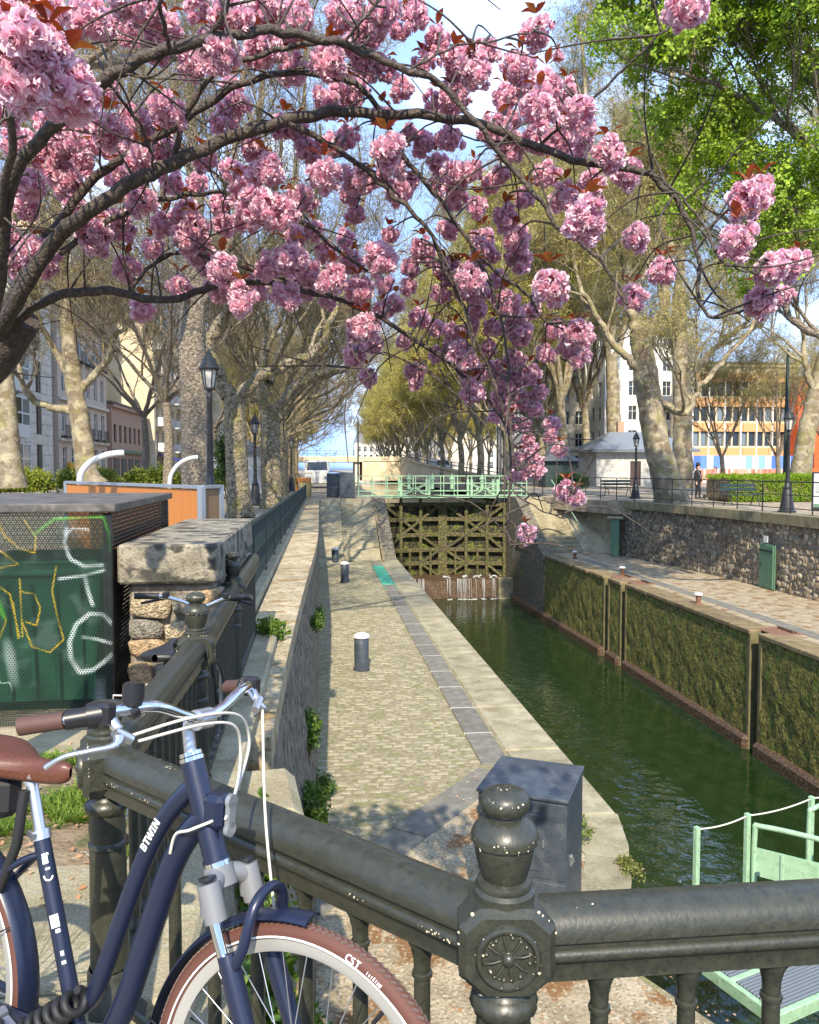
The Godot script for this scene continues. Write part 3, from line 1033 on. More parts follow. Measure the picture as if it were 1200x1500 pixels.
	for side in 2:
		var z = -44.45 - side * 1.15
		for y in [1.12, 0.72, 0.3, 0.04]:
			m = MB.new()
			m.bar(Vector3(2.1, y, z), Vector3(11.4, y, z), 0.035, 0.035 if y < 1.0 else 0.045)
			obj("rail", m, M.mint, fb)
		for i in 13:
			m = MB.new()
			var x = 2.1 + i * 0.775
			m.bar(Vector3(x, -0.05, z), Vector3(x, 1.14, z), 0.045, 0.045, Vector3.FORWARD)
			obj("post", m, M.mint, fb)
		for xx in [[4.4, 5.95], [8.3, 9.75]]:
			for e in 2:
				m = MB.new()
				m.bar(Vector3(xx[e], 0.06, z + 0.04), Vector3(xx[1 - e], 0.7, z + 0.04), 0.04, 0.06, Vector3.FORWARD)
				obj("cross_brace", m, M.mint, fb)
			for e in 2:
				m = MB.new()
				m.bbox(Vector3(xx[e], 0.45, z + 0.03), Vector3(0.13, 0.95, 0.08), 0.01)
				obj("lattice_post", m, M.mint, fb)
			m = MB.new()
			m.bbox(Vector3((xx[0] + xx[1]) * 0.5, 0.36, z + 0.04), Vector3(0.5, 0.14, 0.06), 0.01)
			obj("lattice_plate", m, M.mint, fb)
	for x in [4.9, 6.2, 7.3, 9.0]:
		m = MB.new()
		m.lathe([Vector2(0.1, 0.4), Vector2(0.1, 0.9), Vector2(0.16, 0.92), Vector2(0.16, 1.0), Vector2(0.05, 1.05), Vector2(0, 1.3)], 10, Transform3D(Basis(), Vector3(x, 0, -45.0)))
		obj("winch_stand", m, M.mint, fb)

func blob(r: float) -> MB:
	var m = MB.new()
	m.lathe([Vector2(0.001, -r), Vector2(r * 0.7, -r * 0.7), Vector2(r, 0), Vector2(r * 0.7, r * 0.7), Vector2(0.001, r)], 6)
	return m

# ---- cast iron railing in front
func rail_mesh(m: MB, a: Vector3, b: Vector3) -> void:
	var prof = []
	for k in 9:
		var an = PI * k / 8.0
		prof.append(Vector2(0.052 * cos(an), 0.018 + 0.046 * sin(an)))
	prof.append_array([Vector2(-0.052, 0.010), Vector2(-0.040, 0.002), Vector2(-0.040, -0.006)])
	for k in 5:
		var an = PI * 0.5 - PI * k / 4.0
		prof.append(Vector2(-0.038 - 0.011 * cos(an), -0.018 + 0.012 * sin(an)))
	prof.append_array([Vector2(-0.036, -0.032), Vector2(-0.036, -0.064), Vector2(-0.030, -0.068), Vector2(0.030, -0.068), Vector2(0.036, -0.064), Vector2(0.036, -0.032)])
	for k in 5:
		var an = -PI * 0.5 + PI * k / 4.0
		prof.append(Vector2(0.038 + 0.011 * cos(an), -0.018 + 0.012 * sin(an)))
	prof.append_array([Vector2(0.040, -0.006), Vector2(0.040, 0.002), Vector2(0.052, 0.010)])
	var z = (b - a).normalized()
	var x = Vector3.UP.cross(z).normalized()
	var m0: int = prof.size()
	for i in m0:
		var p: Vector2 = prof[i]
		var q: Vector2 = prof[(i + 1) % m0]
		var np = Vector2((q - p).y, -(q - p).x).normalized()
		# smooth across the round cap
		var pr: Vector2 = prof[(i + m0 - 1) % m0]
		var nx: Vector2 = prof[(i + 2) % m0]
		var e0 = Vector2((p - pr).y, -(p - pr).x).normalized()
		var e1 = Vector2((nx - q).y, -(nx - q).x).normalized()
		var n0 = (np + e0).normalized() if np.dot(e0) > 0.7 else np
		var n1 = (np + e1).normalized() if np.dot(e1) > 0.7 else np
		var w = func(v2: Vector2) -> Vector3: return x * v2.x + Vector3.UP * v2.y
		var f = m.vx(a + w.call(p), w.call(n0))
		m.vx(a + w.call(q), w.call(n1))
		m.vx(b + w.call(q), w.call(n1))
		m.vx(b + w.call(p), w.call(n0))
		m.ix.append_array([f, f + 2, f + 1, f, f + 3, f + 2])

func baluster_mesh(h: float) -> ArrayMesh:    # foot at 0
	var m = MB.new()
	m.lathe([Vector2(0.026, 0), Vector2(0.026, 0.02), Vector2(0.018, 0.03), Vector2(0.0165, 0.05), Vector2(0.0155, h - 0.12), Vector2(0.0155, h - 0.080), Vector2(0.019, h - 0.078), Vector2(0.0198, h - 0.074), Vector2(0.019, h - 0.070), Vector2(0.0155, h - 0.068), Vector2(0.0165, h - 0.045), Vector2(0.022, h - 0.022), Vector2(0.031, h - 0.004), Vector2(0.031, h)], 14)
	return m.mesh()

func chips(m: MB, p: Vector3, nn: Vector3, s: float) -> void:   # a flake of missing paint, an irregular outline
	var u = nn.cross(Vector3(0.3, 0.5, 0.81)).normalized()
	var w = nn.cross(u)
	var k = 6
	var pts = []
	for i in k:
		var an = TAU * i / k
		pts.append(p + nn * 0.0006 + (u * cos(an) * R(0.5, 1.2) + w * sin(an) * R(0.5, 1.2)) * s)
	for i in range(1, k - 1):
		m.tri(pts[0], pts[i], pts[i + 1])

func iron_post(par: Node3D, p: Vector3, face: float, gnd: float, broken := false) -> Node3D:   # p: middle of the hub; face: heading of the rosette
	var o = Node3D.new()
	o.name = "post"
	par.add_child(o, true)
	o.position = p
	o.rotation.y = face
	var m = MB.new()
	m.lathe([Vector2(0.052, 0.070), Vector2(0.052, 0.084), Vector2(0.046, 0.090), Vector2(0.048, 0.096), Vector2(0.046, 0.102), Vector2(0.037, 0.106)], 28)
	m.lathe([Vector2(0.037, 0.106), Vector2(0.041, 0.118), Vector2(0.047, 0.140), Vector2(0.050, 0.160), Vector2(0.049, 0.166)], 48, Transform3D.IDENTITY, 0.035, 12)
	if broken:
		m.lathe([Vector2(0.049, 0.166), Vector2(0.040, 0.164), Vector2(0.001, 0.162)], 32)
	else:
		m.lathe([Vector2(0.049, 0.166), Vector2(0.057, 0.169), Vector2(0.058, 0.180), Vector2(0.056, 0.186), Vector2(0.050, 0.196), Vector2(0.038, 0.207), Vector2(0.028, 0.211), Vector2(0.027, 0.214), Vector2(0.034, 0.217), Vector2(0.040, 0.224), Vector2(0.0425, 0.234), Vector2(0.041, 0.244), Vector2(0.034, 0.253), Vector2(0.022, 0.258), Vector2(0.001, 0.260)], 32)
	obj("finial", m, M.iron, o)
	# hub: an eight sided block with bevelled shoulders
	m = MB.new()
	var oct = PackedVector2Array()
	for a in [[0.080, -0.040], [0.080, 0.044], [0.046, 0.074], [-0.046, 0.074], [-0.080, 0.044], [-0.080, -0.040], [-0.040, -0.076], [0.040, -0.076]]:
		oct.append(Vector2(a[0], -a[1]))
	var turn = Transform3D(Basis(Vector3(1, 0, 0), PI * 0.5), Vector3.ZERO)   # prism axis y to z
	var core = PackedVector2Array()
	for v2 in oct:
		core.append(v2 * 0.86)
	m.prism(oct, -0.048, 0.048, Transform3D(Basis(Vector3(1, 0, 0), Vector3(0, 0, 1), Vector3(0, -1, 0)), Vector3.ZERO))
	for e in [-1.0, 1.0]:
		for i in 8:
			var a = oct[i]
			var b = oct[(i + 1) % 8]
			var c0 = core[i]
			var c1 = core[(i + 1) % 8]
			var z0 = 0.048 * e
			var z1 = 0.062 * e
			if e > 0:
				m.quad(Vector3(b.x, -b.y, z0), Vector3(a.x, -a.y, z0), Vector3(c0.x, -c0.y, z1), Vector3(c1.x, -c1.y, z1))
			else:
				m.quad(Vector3(a.x, -a.y, z0), Vector3(b.x, -b.y, z0), Vector3(c1.x, -c1.y, z1), Vector3(c0.x, -c0.y, z1))
		m.prism(core, 0.050 * e, 0.0625 * e, Transform3D(Basis(Vector3(1, 0, 0), Vector3(0, 0, 1), Vector3(0, -1, 0)), Vector3.ZERO))
	obj("hub", m, M.iron, o)
	var ros = Node3D.new()
	ros.name = "rosette"
	o.add_child(ros, true)
	m = MB.new()
	var zf = Transform3D(Basis(Vector3(1, 0, 0), PI * 0.5), Vector3(0, 0.0, 0.060))
	m.lathe([Vector2(0.054, 0.0), Vector2(0.054, 0.009), Vector2(0.050, 0.014), Vector2(0.046, 0.014), Vector2(0.043, 0.009), Vector2(0.041, 0.006), Vector2(0.012, 0.008), Vector2(0.010, 0.014), Vector2(0.006, 0.018), Vector2(0.001, 0.019)], 36, zf)
	for k in 8:
		var an = TAU * k / 8.0 + 0.2
		var d = Vector3(cos(an), sin(an), 0)
		m.tube([d * 0.010 + Vector3(0, 0, 0.067), d * 0.026 + Vector3(0, 0, 0.071), d * 0.040 + Vector3(0, 0, 0.067)], [0.0018, 0.0026, 0.0022], 5)
		var d2 = Vector3(cos(an + 0.39), sin(an + 0.39), 0)
		m.add(blob(0.0045), Transform3D(Basis(), d2 * 0.036 + Vector3(0, 0, 0.066)))
	var ro = inst("rosette_disc", m.mesh(), M.iron, ros)
	m = MB.new()
	for k in 30:
		var an = R(0, TAU)
		var rr = [0.0535, 0.0445, 0.010, 0.036][rng.randi() % 4] + R(-0.002, 0.002)
		chips(m, Vector3(cos(an) * rr, sin(an) * rr, 0.0665 + (0.008 if rr > 0.043 and rr < 0.052 else 0.003)), Vector3(0, 0, 1), R(0.0005, 0.0012) * (2.6 if rng.randf() < 0.2 else 1.0))
	for k in (0 if broken else 70):
		var an = R(0, TAU)
		var el = R(0.15, 1.4)
		var nn = Vector3(cos(an) * cos(el), sin(el), sin(an) * cos(el))
		chips(m, Vector3(nn.x * 0.0425, 0.236 + nn.y * 0.0235, nn.z * 0.0425), nn, R(0.0006, 0.0026))
	for k in (0 if broken else 40):
		var an = R(0, TAU)
		chips(m, Vector3(cos(an) * 0.0583, R(0.168, 0.184), sin(an) * 0.0583), Vector3(cos(an), 0.1, sin(an)), R(0.0006, 0.002))
	for i in 14:
		var k2 = rng.randi() % 8
		var q = oct[k2].lerp(oct[(k2 + 1) % 8], R(0, 1))
		chips(m, Vector3(q.x, -q.y, 0.048), Vector3(q.x * 6, -q.y * 6, 0.7).normalized(), R(0.0008, 0.004))
	stuff(obj("bare_flecks", m, M.chip, o))
	# below the hub: fluted collar and shaft
	m = MB.new()
	m.lathe([Vector2(0.038, -0.078), Vector2(0.040, -0.086), Vector2(0.046, -0.092)], 40)
	m.lathe([Vector2(0.046, -0.092), Vector2(0.055, -0.10), Vector2(0.058, -0.112), Vector2(0.054, -0.124), Vector2(0.046, -0.13)], 60, Transform3D.IDENTITY, 0.03, 14)
	m.lathe([Vector2(0.045, -0.13), Vector2(0.049, -0.17), Vector2(0.047, -0.20), Vector2(0.046, -0.205), Vector2(0.050, -0.21), Vector2(0.050, -0.222), Vector2(0.046, -0.226)], 40)
	m.lathe([Vector2(0.046, -0.226), Vector2(0.050, -p.y + gnd + 0.14)], 64, Transform3D.IDENTITY, 0.035, 16)
	m.lathe([Vector2(0.055, -p.y + gnd + 0.14), Vector2(0.060, -p.y + gnd + 0.13), Vector2(0.060, -p.y + gnd + 0.09), Vector2(0.075, -p.y + gnd + 0.07), Vector2(0.075, -p.y + gnd)], 24)
	obj("shaft", m, M.iron, o)
	return o

func railing() -> void:
	var r = thing("iron_railing", "dark green cast iron railing with turned posts along the bridge", "railing")
	var nodes = [Vector3(0.31, 0.70, -1.34), Vector3(-0.58, 0.70, -2.26), Vector3(-0.545, 0.70, -3.66), Vector3(-0.565, 0.70, -5.40), Vector3(-0.58, 0.70, -7.3)]
	iron_post(r, nodes[0], -0.12, 0.0)
	iron_post(r, nodes[1], -1.25, 0.0, true)
	iron_post(r, nodes[2], 0.1, 0.0)
	iron_post(r, nodes[3], 0.1, 0.0)
	var right_end = Vector3(2.05, 0.70, -1.33)
	iron_post(r, right_end, 0.0, 0.0)
	var spans = [[nodes[0], right_end], [nodes[1], nodes[0]], [nodes[2], nodes[1]], [nodes[3], nodes[2]], [nodes[4], nodes[3]]]
	var bal = baluster_mesh(0.55)
	for i in spans.size():
		var a: Vector3 = spans[i][0]
		var b: Vector3 = spans[i][1]
		var d = (b - a).normalized()
		var m = MB.new()
		rail_mesh(m, a + d * 0.05, b - d * 0.05)
		obj("top_rail", m, M.iron, r)
		m = MB.new()
		m.bar(a + d * 0.03 + Vector3(0, -0.63, 0), b - d * 0.03 + Vector3(0, -0.63, 0), 0.05, 0.035, Vector3.UP, 0.006)
		obj("bottom_rail", m, M.iron, r)
		var l = a.distance_to(b)
		var gap = 0.158 if i < 2 else 0.115
		var from_hub = 0.17 if i == 0 else l - 0.18 if i == 1 else 0.09
		for k in int((l - 0.2) / gap):
			var p = a + d * (from_hub + k * gap * (-1.0 if i == 1 else 1.0))
			if p.distance_to(a) < 0.07 or p.distance_to(b) < 0.07:
				continue
			inst("baluster", bal, M.iron, r, Transform3D(Basis(), p + Vector3(0, -0.615, 0)))
	var m2 = MB.new()
	for i in 3:
		var a: Vector3 = spans[i][0]
		var b: Vector3 = spans[i][1]
		var x = Vector3.UP.cross((b - a).normalized()).normalized()
		if x.z < 0:
			x = -x
		for c in 9:
			var u0 = R(0.05, 0.95)
			var kind = rng.randi() % 4
			var an = R(0.7, 2.3)
			for k in rng.randi_range(2, 11):
				var p = a.lerp(b, clampf(u0 + R(-0.035, 0.035) * R(0, 1), 0.04, 0.96))
				if kind == 0:
					var a2 = an + R(-0.12, 0.12)
					chips(m2, p + x * 0.052 * cos(a2) + Vector3(0, 0.018 + 0.046 * sin(a2), 0), (x * cos(a2) + Vector3(0, sin(a2), 0)).normalized(), R(0.0006, 0.0032))
				else:
					chips(m2, p + x * 0.0488 + Vector3(0, -0.016 + R(-0.004, 0.004), 0), (x + Vector3(0, 0.25, 0)).normalized(), R(0.0005, 0.0026))
	stuff(obj("bare_flecks", m2, M.chip, r))

# ---- the bicycle
func bicycle() -> void:
	mat("navy", lin(0.011, 0.017, 0.043), 0.36, 0.15)
	M.navy.clearcoat_enabled = true
	M.navy.clearcoat = 0.25
	M.navy.clearcoat_roughness = 0.3
	skin(mat("leather", Color.WHITE, 0.42), paint("leather", 256, [Color(0.085, 0.026, 0.014), Color(0.125, 0.042, 0.024), 20, 4]), 0.2, relief("hide", 256, 60, 3), 0.03, false)
	mat("grip", lin(0.085, 0.04, 0.03), 0.6)
	mat("tyre_brown", lin(0.105, 0.040, 0.028), 0.75)
	mat("tread", lin(0.13, 0.085, 0.07), 0.9)
	mat("alloy", lin(0.62, 0.63, 0.65), 0.3, 0.9)
	mat("rim_silver", lin(0.50, 0.49, 0.46), 0.4, 0.5)
	mat("chrome", lin(0.75, 0.76, 0.78), 0.12, 1.0)
	mat("silver_paint", lin(0.19, 0.195, 0.20), 0.45, 0.1)
	mat("rubber", lin(0.012, 0.012, 0.013), 0.6)
	mat("plastic_black", lin(0.016, 0.016, 0.018), 0.35)
	mat("cable_white", lin(0.58, 0.55, 0.47), 0.45)
	mat("print_white", lin(0.75, 0.75, 0.72), 0.5)
	mat("amber", lin(0.75, 0.27, 0.02), 0.25)
	mat("clear_plastic", lin(0.26, 0.28, 0.29), 0.15, 0.4)
	M.clear_plastic.clearcoat_enabled = true
	var yaw = 0.56
	var f = Vector3(cos(yaw), 0, sin(yaw))
	var r = Vector3(-sin(yaw), 0, cos(yaw))
	var c = cos(-0.12)
	var s = sin(-0.12)
	var sc = 0.93
	var b = thing("bicycle", "navy blue city bicycle with brown saddle leaning on the iron railing", "bicycle")
	b.transform = Transform3D(Basis(f * sc, (Vector3.UP * c + r * s) * sc, (r * c - Vector3.UP * s) * sc), Vector3(-0.9, 0.04, -1.89))
	var P = func(x: float, y: float, z := 0.0) -> Vector3: return Vector3(x, y, z)
	var m = MB.new()
	# frame
	var fr = Node3D.new()
	fr.name = "frame"
	b.add_child(fr, true)
	m.tube([P.call(0.325, 0.735), P.call(0.505, 0.29)], 0.0185, 16)
	obj("seat_tube", m, M.navy, fr)
	m = MB.new()
	var t1 = smooth_path([P.call(0.765, 0.915), P.call(0.74, 0.895), P.call(0.69, 0.835), P.call(0.64, 0.74), P.call(0.59, 0.605), P.call(0.55, 0.49), P.call(0.525, 0.43), P.call(0.49, 0.395), P.call(0.455, 0.40)], 5)
	m.tube(t1, 0.0205, 14, true)
	obj("upper_tube", m, M.navy, fr)
	m = MB.new()
	m.tube(smooth_path([P.call(0.80, 0.86), P.call(0.76, 0.82), P.call(0.72, 0.75), P.call(0.685, 0.65), P.call(0.65, 0.54), P.call(0.61, 0.42), P.call(0.56, 0.335), P.call(0.505, 0.29)], 5), 0.0265, 16)
	obj("down_tube", m, M.navy, fr)
	m = MB.new()
	var hb = P.call(0.832, 0.775)
	var ht = P.call(0.752, 0.965)
	m.tube([hb, ht], 0.0255, 20)
	m.tube([hb, hb.lerp(ht, 0.03)], 0.029, 20)
	obj("head_tube", m, M.navy, fr)
	m = MB.new()
	m.tube([ht, ht.lerp(hb, -0.04)], 0.026, 20)
	m.tube([ht.lerp(hb, -0.05), ht.lerp(hb, -0.09)], 0.024, 20)
	m.tube([hb, hb.lerp(ht, -0.06)], 0.0275, 20)
	obj("headset", m, M.chrome, fr)
	for e in [-1.0, 1.0]:
		m = MB.new()
		m.tube(smooth_path([P.call(0.333, 0.69, 0.0), P.call(0.27, 0.655, 0.03 * e), P.call(0.12, 0.52, 0.055 * e), P.call(-0.03, 0.352, 0.06 * e)], 4), 0.0085, 8)
		obj("seat_stay", m, M.navy, fr)
		m = MB.new()
		m.tube([P.call(0.49, 0.30, 0.03 * e), P.call(0.3, 0.31, 0.05 * e), P.call(-0.03, 0.352, 0.06 * e)], 0.010, 8)
		obj("chain_stay", m, M.navy, fr)
	# lettering on the tubes
	frame_text(fr, "BTWIN", t1, 0.30, 0.021, 0.024)
	# prints and stickers wrapped on the seat tube
	var sa: Vector3 = P.call(0.325, 0.735)
	var sb: Vector3 = P.call(0.505, 0.29)
	var sd = (sb - sa).normalized()
	var sn = Vector3(-sd.y, sd.x, 0)
	for k in [[0.10, 0.9, 0.014, 0.006], [0.125, 0.8, 0.012, 0.016], [0.165, 0.9, 0.010, 0.005], [0.445, 0.75, 0.010, 0.008], [0.545, 0.75, 0.008, 0.011], [0.585, 0.75, 0.010, 0.008]]:
		m = MB.new()
		var nn = (Vector3(0, 0, 1) * cos(k[1]) + sn * sin(k[1])).normalized()
		m.bbox(sa.lerp(sb, k[0]) + nn * 0.0186, Vector3(k[2], k[3], 0.0012), 0.0003, Basis(nn.cross(sd) * -1.0, sd * -1.0, nn))
		obj("print_mark", m, M.print_white if k[0] < 0.5 else M.rim_silver, fr)
	m = MB.new()
	var arc = []
	for k in 11:
		var an = lerpf(0.3, 3.3, k / 10.0)
		var q: Vector3 = sa.lerp(sb, 0.195) + sd * sin(an) * 0.011
		var b2 = 0.85 + cos(an) * 0.5
		arc.append(q + (Vector3(0, 0, 1) * cos(b2) + sn * sin(b2)) * 0.0188)
	m.tube(arc, 0.0022, 5)
	obj("print_mark", m, M.print_white, fr)
	m = MB.new()
	var n4 = (Vector3(0, 0, 1) * cos(0.6) + sn * sin(0.6)).normalized()
	m.bbox(sa.lerp(sb, 0.40) + n4 * 0.0186, Vector3(0.019, 0.028, 0.0014), 0.0003, Basis(n4.cross(sd) * -1.0, sd * -1.0, n4))
	obj("sticker", m, M.cable_white, fr)
	# fork
	var fk = Node3D.new()
	fk.name = "fork"
	b.add_child(fk, true)
	m = MB.new()
	m.tube([hb + Vector3(0.003, -0.008, 0), hb + Vector3(0.016, -0.045, 0)], [0.030, 0.034], 18)
	for e in [-1.0, 1.0]:
		m.tube(smooth_path([hb + Vector3(0.008, -0.025, 0), hb + Vector3(0.022, -0.028, 0.035 * e), hb + Vector3(0.034, -0.040, 0.058 * e), hb + Vector3(0.044, -0.075, 0.062 * e)], 4), 0.021, 14)
		m.tube([hb + Vector3(0.030, -0.018, 0.062 * e), hb + Vector3(0.056, -0.085, 0.062 * e)], 0.0225, 16)
	obj("crown", m, M.silver_paint, fk)
	for e in [-1.0, 1.0]:
		m = MB.new()
		m.tube([hb + Vector3(0.028, -0.012, 0.062 * e), hb + Vector3(0.026, -0.006, 0.062 * e)], 0.017, 14)
		obj("top_cap", m, M.plastic_black, fk)
		m = MB.new()
		m.tube([hb + Vector3(0.05, -0.08, 0.062 * e), P.call(0.925, 0.60, 0.062 * e)], 0.0135, 14)
		obj("stanchion", m, M.chrome, fk)
		m = MB.new()
		m.tube(smooth_path([P.call(0.918, 0.635, 0.062 * e), P.call(0.935, 0.60, 0.064 * e), P.call(0.98, 0.50, 0.066 * e), P.call(1.03, 0.40, 0.064 * e), P.call(1.058, 0.350, 0.060 * e)], 4), [0.0195, 0.0195, 0.0195, 0.0205, 0.021, 0.021, 0.021, 0.020, 0.019, 0.018, 0.017, 0.016, 0.015, 0.014, 0.014, 0.013, 0.013], 14)
		obj("lower_leg", m, M.navy, fk)
	m = MB.new()
	m.tube(smooth_path([P.call(0.935, 0.61, 0.066), P.call(0.955, 0.66, 0.062), P.call(0.962, 0.728, 0.045), P.call(0.964, 0.752, 0.0), P.call(0.962, 0.728, -0.045), P.call(0.955, 0.66, -0.062), P.call(0.935, 0.61, -0.066)], 6), 0.013, 12, true, 0.8)
	obj("fork_arch", m, M.navy, fk)
	# wheels, mudguards
	for wi in 2:
		var ctr = P.call(-0.03, 0.352) if wi == 0 else P.call(1.06, 0.355)
		wheel(b, ctr, wi)
	for g in [[P.call(1.06, 0.355), 1.545, 3.25], [P.call(-0.03, 0.352), -0.15, 2.7]]:
		m = MB.new()
		var n0 = 34
		var rows = 7
		m.grid(n0, rows, func(u: float, v: float) -> Vector3:
			var an: float = lerpf(g[1], g[2], 1.0 - u)
			var aw = lerpf(-1.25, 1.25, v)
			var rr: float = 0.352 + 0.016 * cos(aw)
			return g[0] + Vector3(cos(an) * rr, sin(an) * rr, sin(aw) * 0.031))
		m.grid(n0, rows, func(u: float, v: float) -> Vector3:
			var an: float = lerpf(g[1], g[2], u)
			var aw = lerpf(-1.25, 1.25, v)
			var rr: float = 0.350 + 0.016 * cos(aw)
			return g[0] + Vector3(cos(an) * rr, sin(an) * rr, sin(aw) * 0.0295))
		obj("mudguard", m, M.navy, b)
		for an in ([2.9] if g[1] > 1.0 else [0.5, 1.4]):
			for e in [-1.0, 1.0]:
				m = MB.new()
				m.tube([g[0] + Vector3(0, 0, 0.06 * e), g[0] + Vector3(cos(an) * 0.355, sin(an) * 0.355, 0.03 * e)], 0.002, 5)
				obj("mudguard_stay", m, M.plastic_black, b)
	# handlebar, stem, grips
	m = MB.new()
	m.tube([ht.lerp(hb, -0.08), ht + Vector3(-0.016, 0.06, 0), ht + Vector3(-0.014, 0.085, 0), P.call(0.772, 1.052)], [0.0135, 0.0135, 0.015, 0.017], 14)
	m.tube([P.call(0.772, 1.055, -0.022), P.call(0.772, 1.055, 0.022)], 0.0215, 18)
	obj("stem", m, M.alloy, b)
	m = MB.new()
	m.tube(smooth_path([P.call(0.60, 1.065, 0.305), P.call(0.68, 1.082, 0.265), P.call(0.735, 1.096, 0.205), P.call(0.765, 1.098, 0.135), P.call(0.775, 1.07, 0.06), P.call(0.772, 1.056, 0.0), P.call(0.775, 1.07, -0.06), P.call(0.765, 1.098, -0.135), P.call(0.735, 1.096, -0.205), P.call(0.68, 1.082, -0.265), P.call(0.60, 1.065, -0.305)], 6), 0.0115, 14)
	obj("handlebar", m, M.chrome, b)
	for e in [-1.0, 1.0]:
		var ga = P.call(0.598, 1.0645, 0.306 * e)
		var gb = P.call(0.672, 1.080, 0.270 * e)
		var gc = P.call(0.722, 1.092, 0.222 * e)
		m = MB.new()
		m.tube([ga.lerp(gb, -0.04), ga, ga.lerp(gb, 0.5), gb], [0.010, 0.0175, 0.0165, 0.016], 16)
		obj("grip", m, M.grip, b)
		m = MB.new()
		m.tube([gb, gb.lerp(gc, 0.55)], 0.0185, 16)
		m.tube([gb.lerp(gc, 0.55), gb.lerp(gc, 0.95)], 0.024, 16)
		m.bbox(gb.lerp(gc, 0.9) + Vector3(0.01, 0.0, 0), Vector3(0.035, 0.045, 0.03), 0.006)
		obj("shifter", m, M.plastic_black, b)
		m = MB.new()
		var pv = gc + Vector3(0.03, -0.028, -0.008 * e)
		m.tube([gc, pv], [0.014, 0.010], 10)
		m.tube([pv + Vector3(0, 0, 0.012 * e), pv + Vector3(0.012, -0.02, -0.02 * e)], 0.010, 10)
		m.tube(smooth_path([pv, pv + Vector3(0.012, -0.022, 0.018 * e), pv + Vector3(-0.012, -0.030, 0.055 * e), pv + Vector3(-0.045, -0.040, 0.085 * e), pv + Vector3(-0.075, -0.062, 0.098 * e)], 4), [0.009, 0.010, 0.011, 0.010, 0.0085, 0.007, 0.006, 0.006, 0.0055, 0.0055, 0.0055, 0.0055, 0.0055, 0.005, 0.005, 0.0055, 0.005], 10, true, 0.6)
		obj("brake_lever", m, M.alloy, b)
	m = MB.new()
	m.tube([P.call(0.745, 1.09, 0.185), P.call(0.75, 1.098, 0.172)], 0.0165, 14)
	m.tube([P.call(0.748, 1.105, 0.180), P.call(0.748, 1.118, 0.180), P.call(0.748, 1.143, 0.180), P.call(0.748, 1.148, 0.180)], [0.0175, 0.021, 0.021, 0.016], 18)
	obj("bell", m, M.plastic_black, b)
	# saddle and post
	m = MB.new()
	m.tube([P.call(0.325, 0.735), P.call(0.283, 0.845)], 0.0135, 14)
	m.tube([P.call(0.283, 0.838), P.call(0.278, 0.858)], [0.015, 0.022], 12)
	m.bbox(P.call(0.277, 0.864), Vector3(0.06, 0.018, 0.05), 0.005)
	m.tube([P.call(0.36, 0.868, 0.008), P.call(0.25, 0.862, 0.022), P.call(0.16, 0.875, 0.03)], 0.0035, 6)
	m.tube([P.call(0.36, 0.868, -0.008), P.call(0.25, 0.862, -0.022), P.call(0.16, 0.875, -0.03)], 0.0035, 6)
	obj("seat_post", m, M.alloy, b)
	m = MB.new()
	m.tube([P.call(0.33, 0.722), P.call(0.3225, 0.742)], 0.0225, 18)
	m.bar(P.call(0.30, 0.735, 0.014), P.call(0.335, 0.735, 0.026), 0.008, 0.012)
	obj("seat_clamp", m, M.alloy, b)
	m = MB.new()
	m.grid(26, 20, func(u: float, v: float) -> Vector3:
		var x = lerpf(0.125, 0.405, u)
		var k = u
		var w = lerpf(0.085, 0.021, smoothstep(0.12, 0.72, k)) * sqrt(clampf(1.0 - pow(maxf(0.0, k - 0.86) / 0.142, 2.0), 0.0, 1.0)) * sqrt(clampf(1.0 - pow(maxf(0.0, 0.16 - k) / 0.162, 2.0), 0.0, 1.0))
		var top = 0.905 + 0.022 * pow(1.0 - k, 2.0) - 0.012 * sin(k * PI) + 0.006 * k
		var th = lerpf(0.068, 0.050, k) * sqrt(clampf(w / 0.02, 0.0, 1.0))
		var an = TAU * (1.0 - v)
		var sx = signf(cos(an)) * pow(absf(cos(an)), 0.8)
		var sy = signf(sin(an)) * pow(absf(sin(an)), 0.75)
		return Vector3(x, top - 0.026 + sy * th * 0.5, sx * w))
	obj("saddle", m, M.leather, b)
	m = MB.new()
	m.bbox(P.call(0.17, 0.80, 0.0), Vector3(0.12, 0.10, 0.07), 0.02)
	m.tube([P.call(0.285, 0.83, 0.02), P.call(0.285, 0.71, 0.03), P.call(0.24, 0.6, 0.03)], 0.012, 8)
	obj("saddle_bag", m, M.rubber, b)
	# reflector on its stub
	m = MB.new()
	m.tube([P.call(0.79, 0.89), P.call(0.835, 0.885)], 0.019, 14)
	m.bbox(P.call(0.825, 0.875, 0.0), Vector3(0.05, 0.07, 0.05), 0.012)
	obj("lamp_bracket", m, M.navy, b)
	m = MB.new()
	m.bbox(P.call(0.858, 0.872, 0.0), Vector3(0.012, 0.06, 0.030), 0.005)
	m.tube([P.call(0.854, 0.900, 0), P.call(0.864, 0.900, 0)], 0.015, 14)
	m.tube([P.call(0.854, 0.844, 0), P.call(0.864, 0.844, 0)], 0.015, 14)
	obj("reflector", m, M.clear_plastic, b)
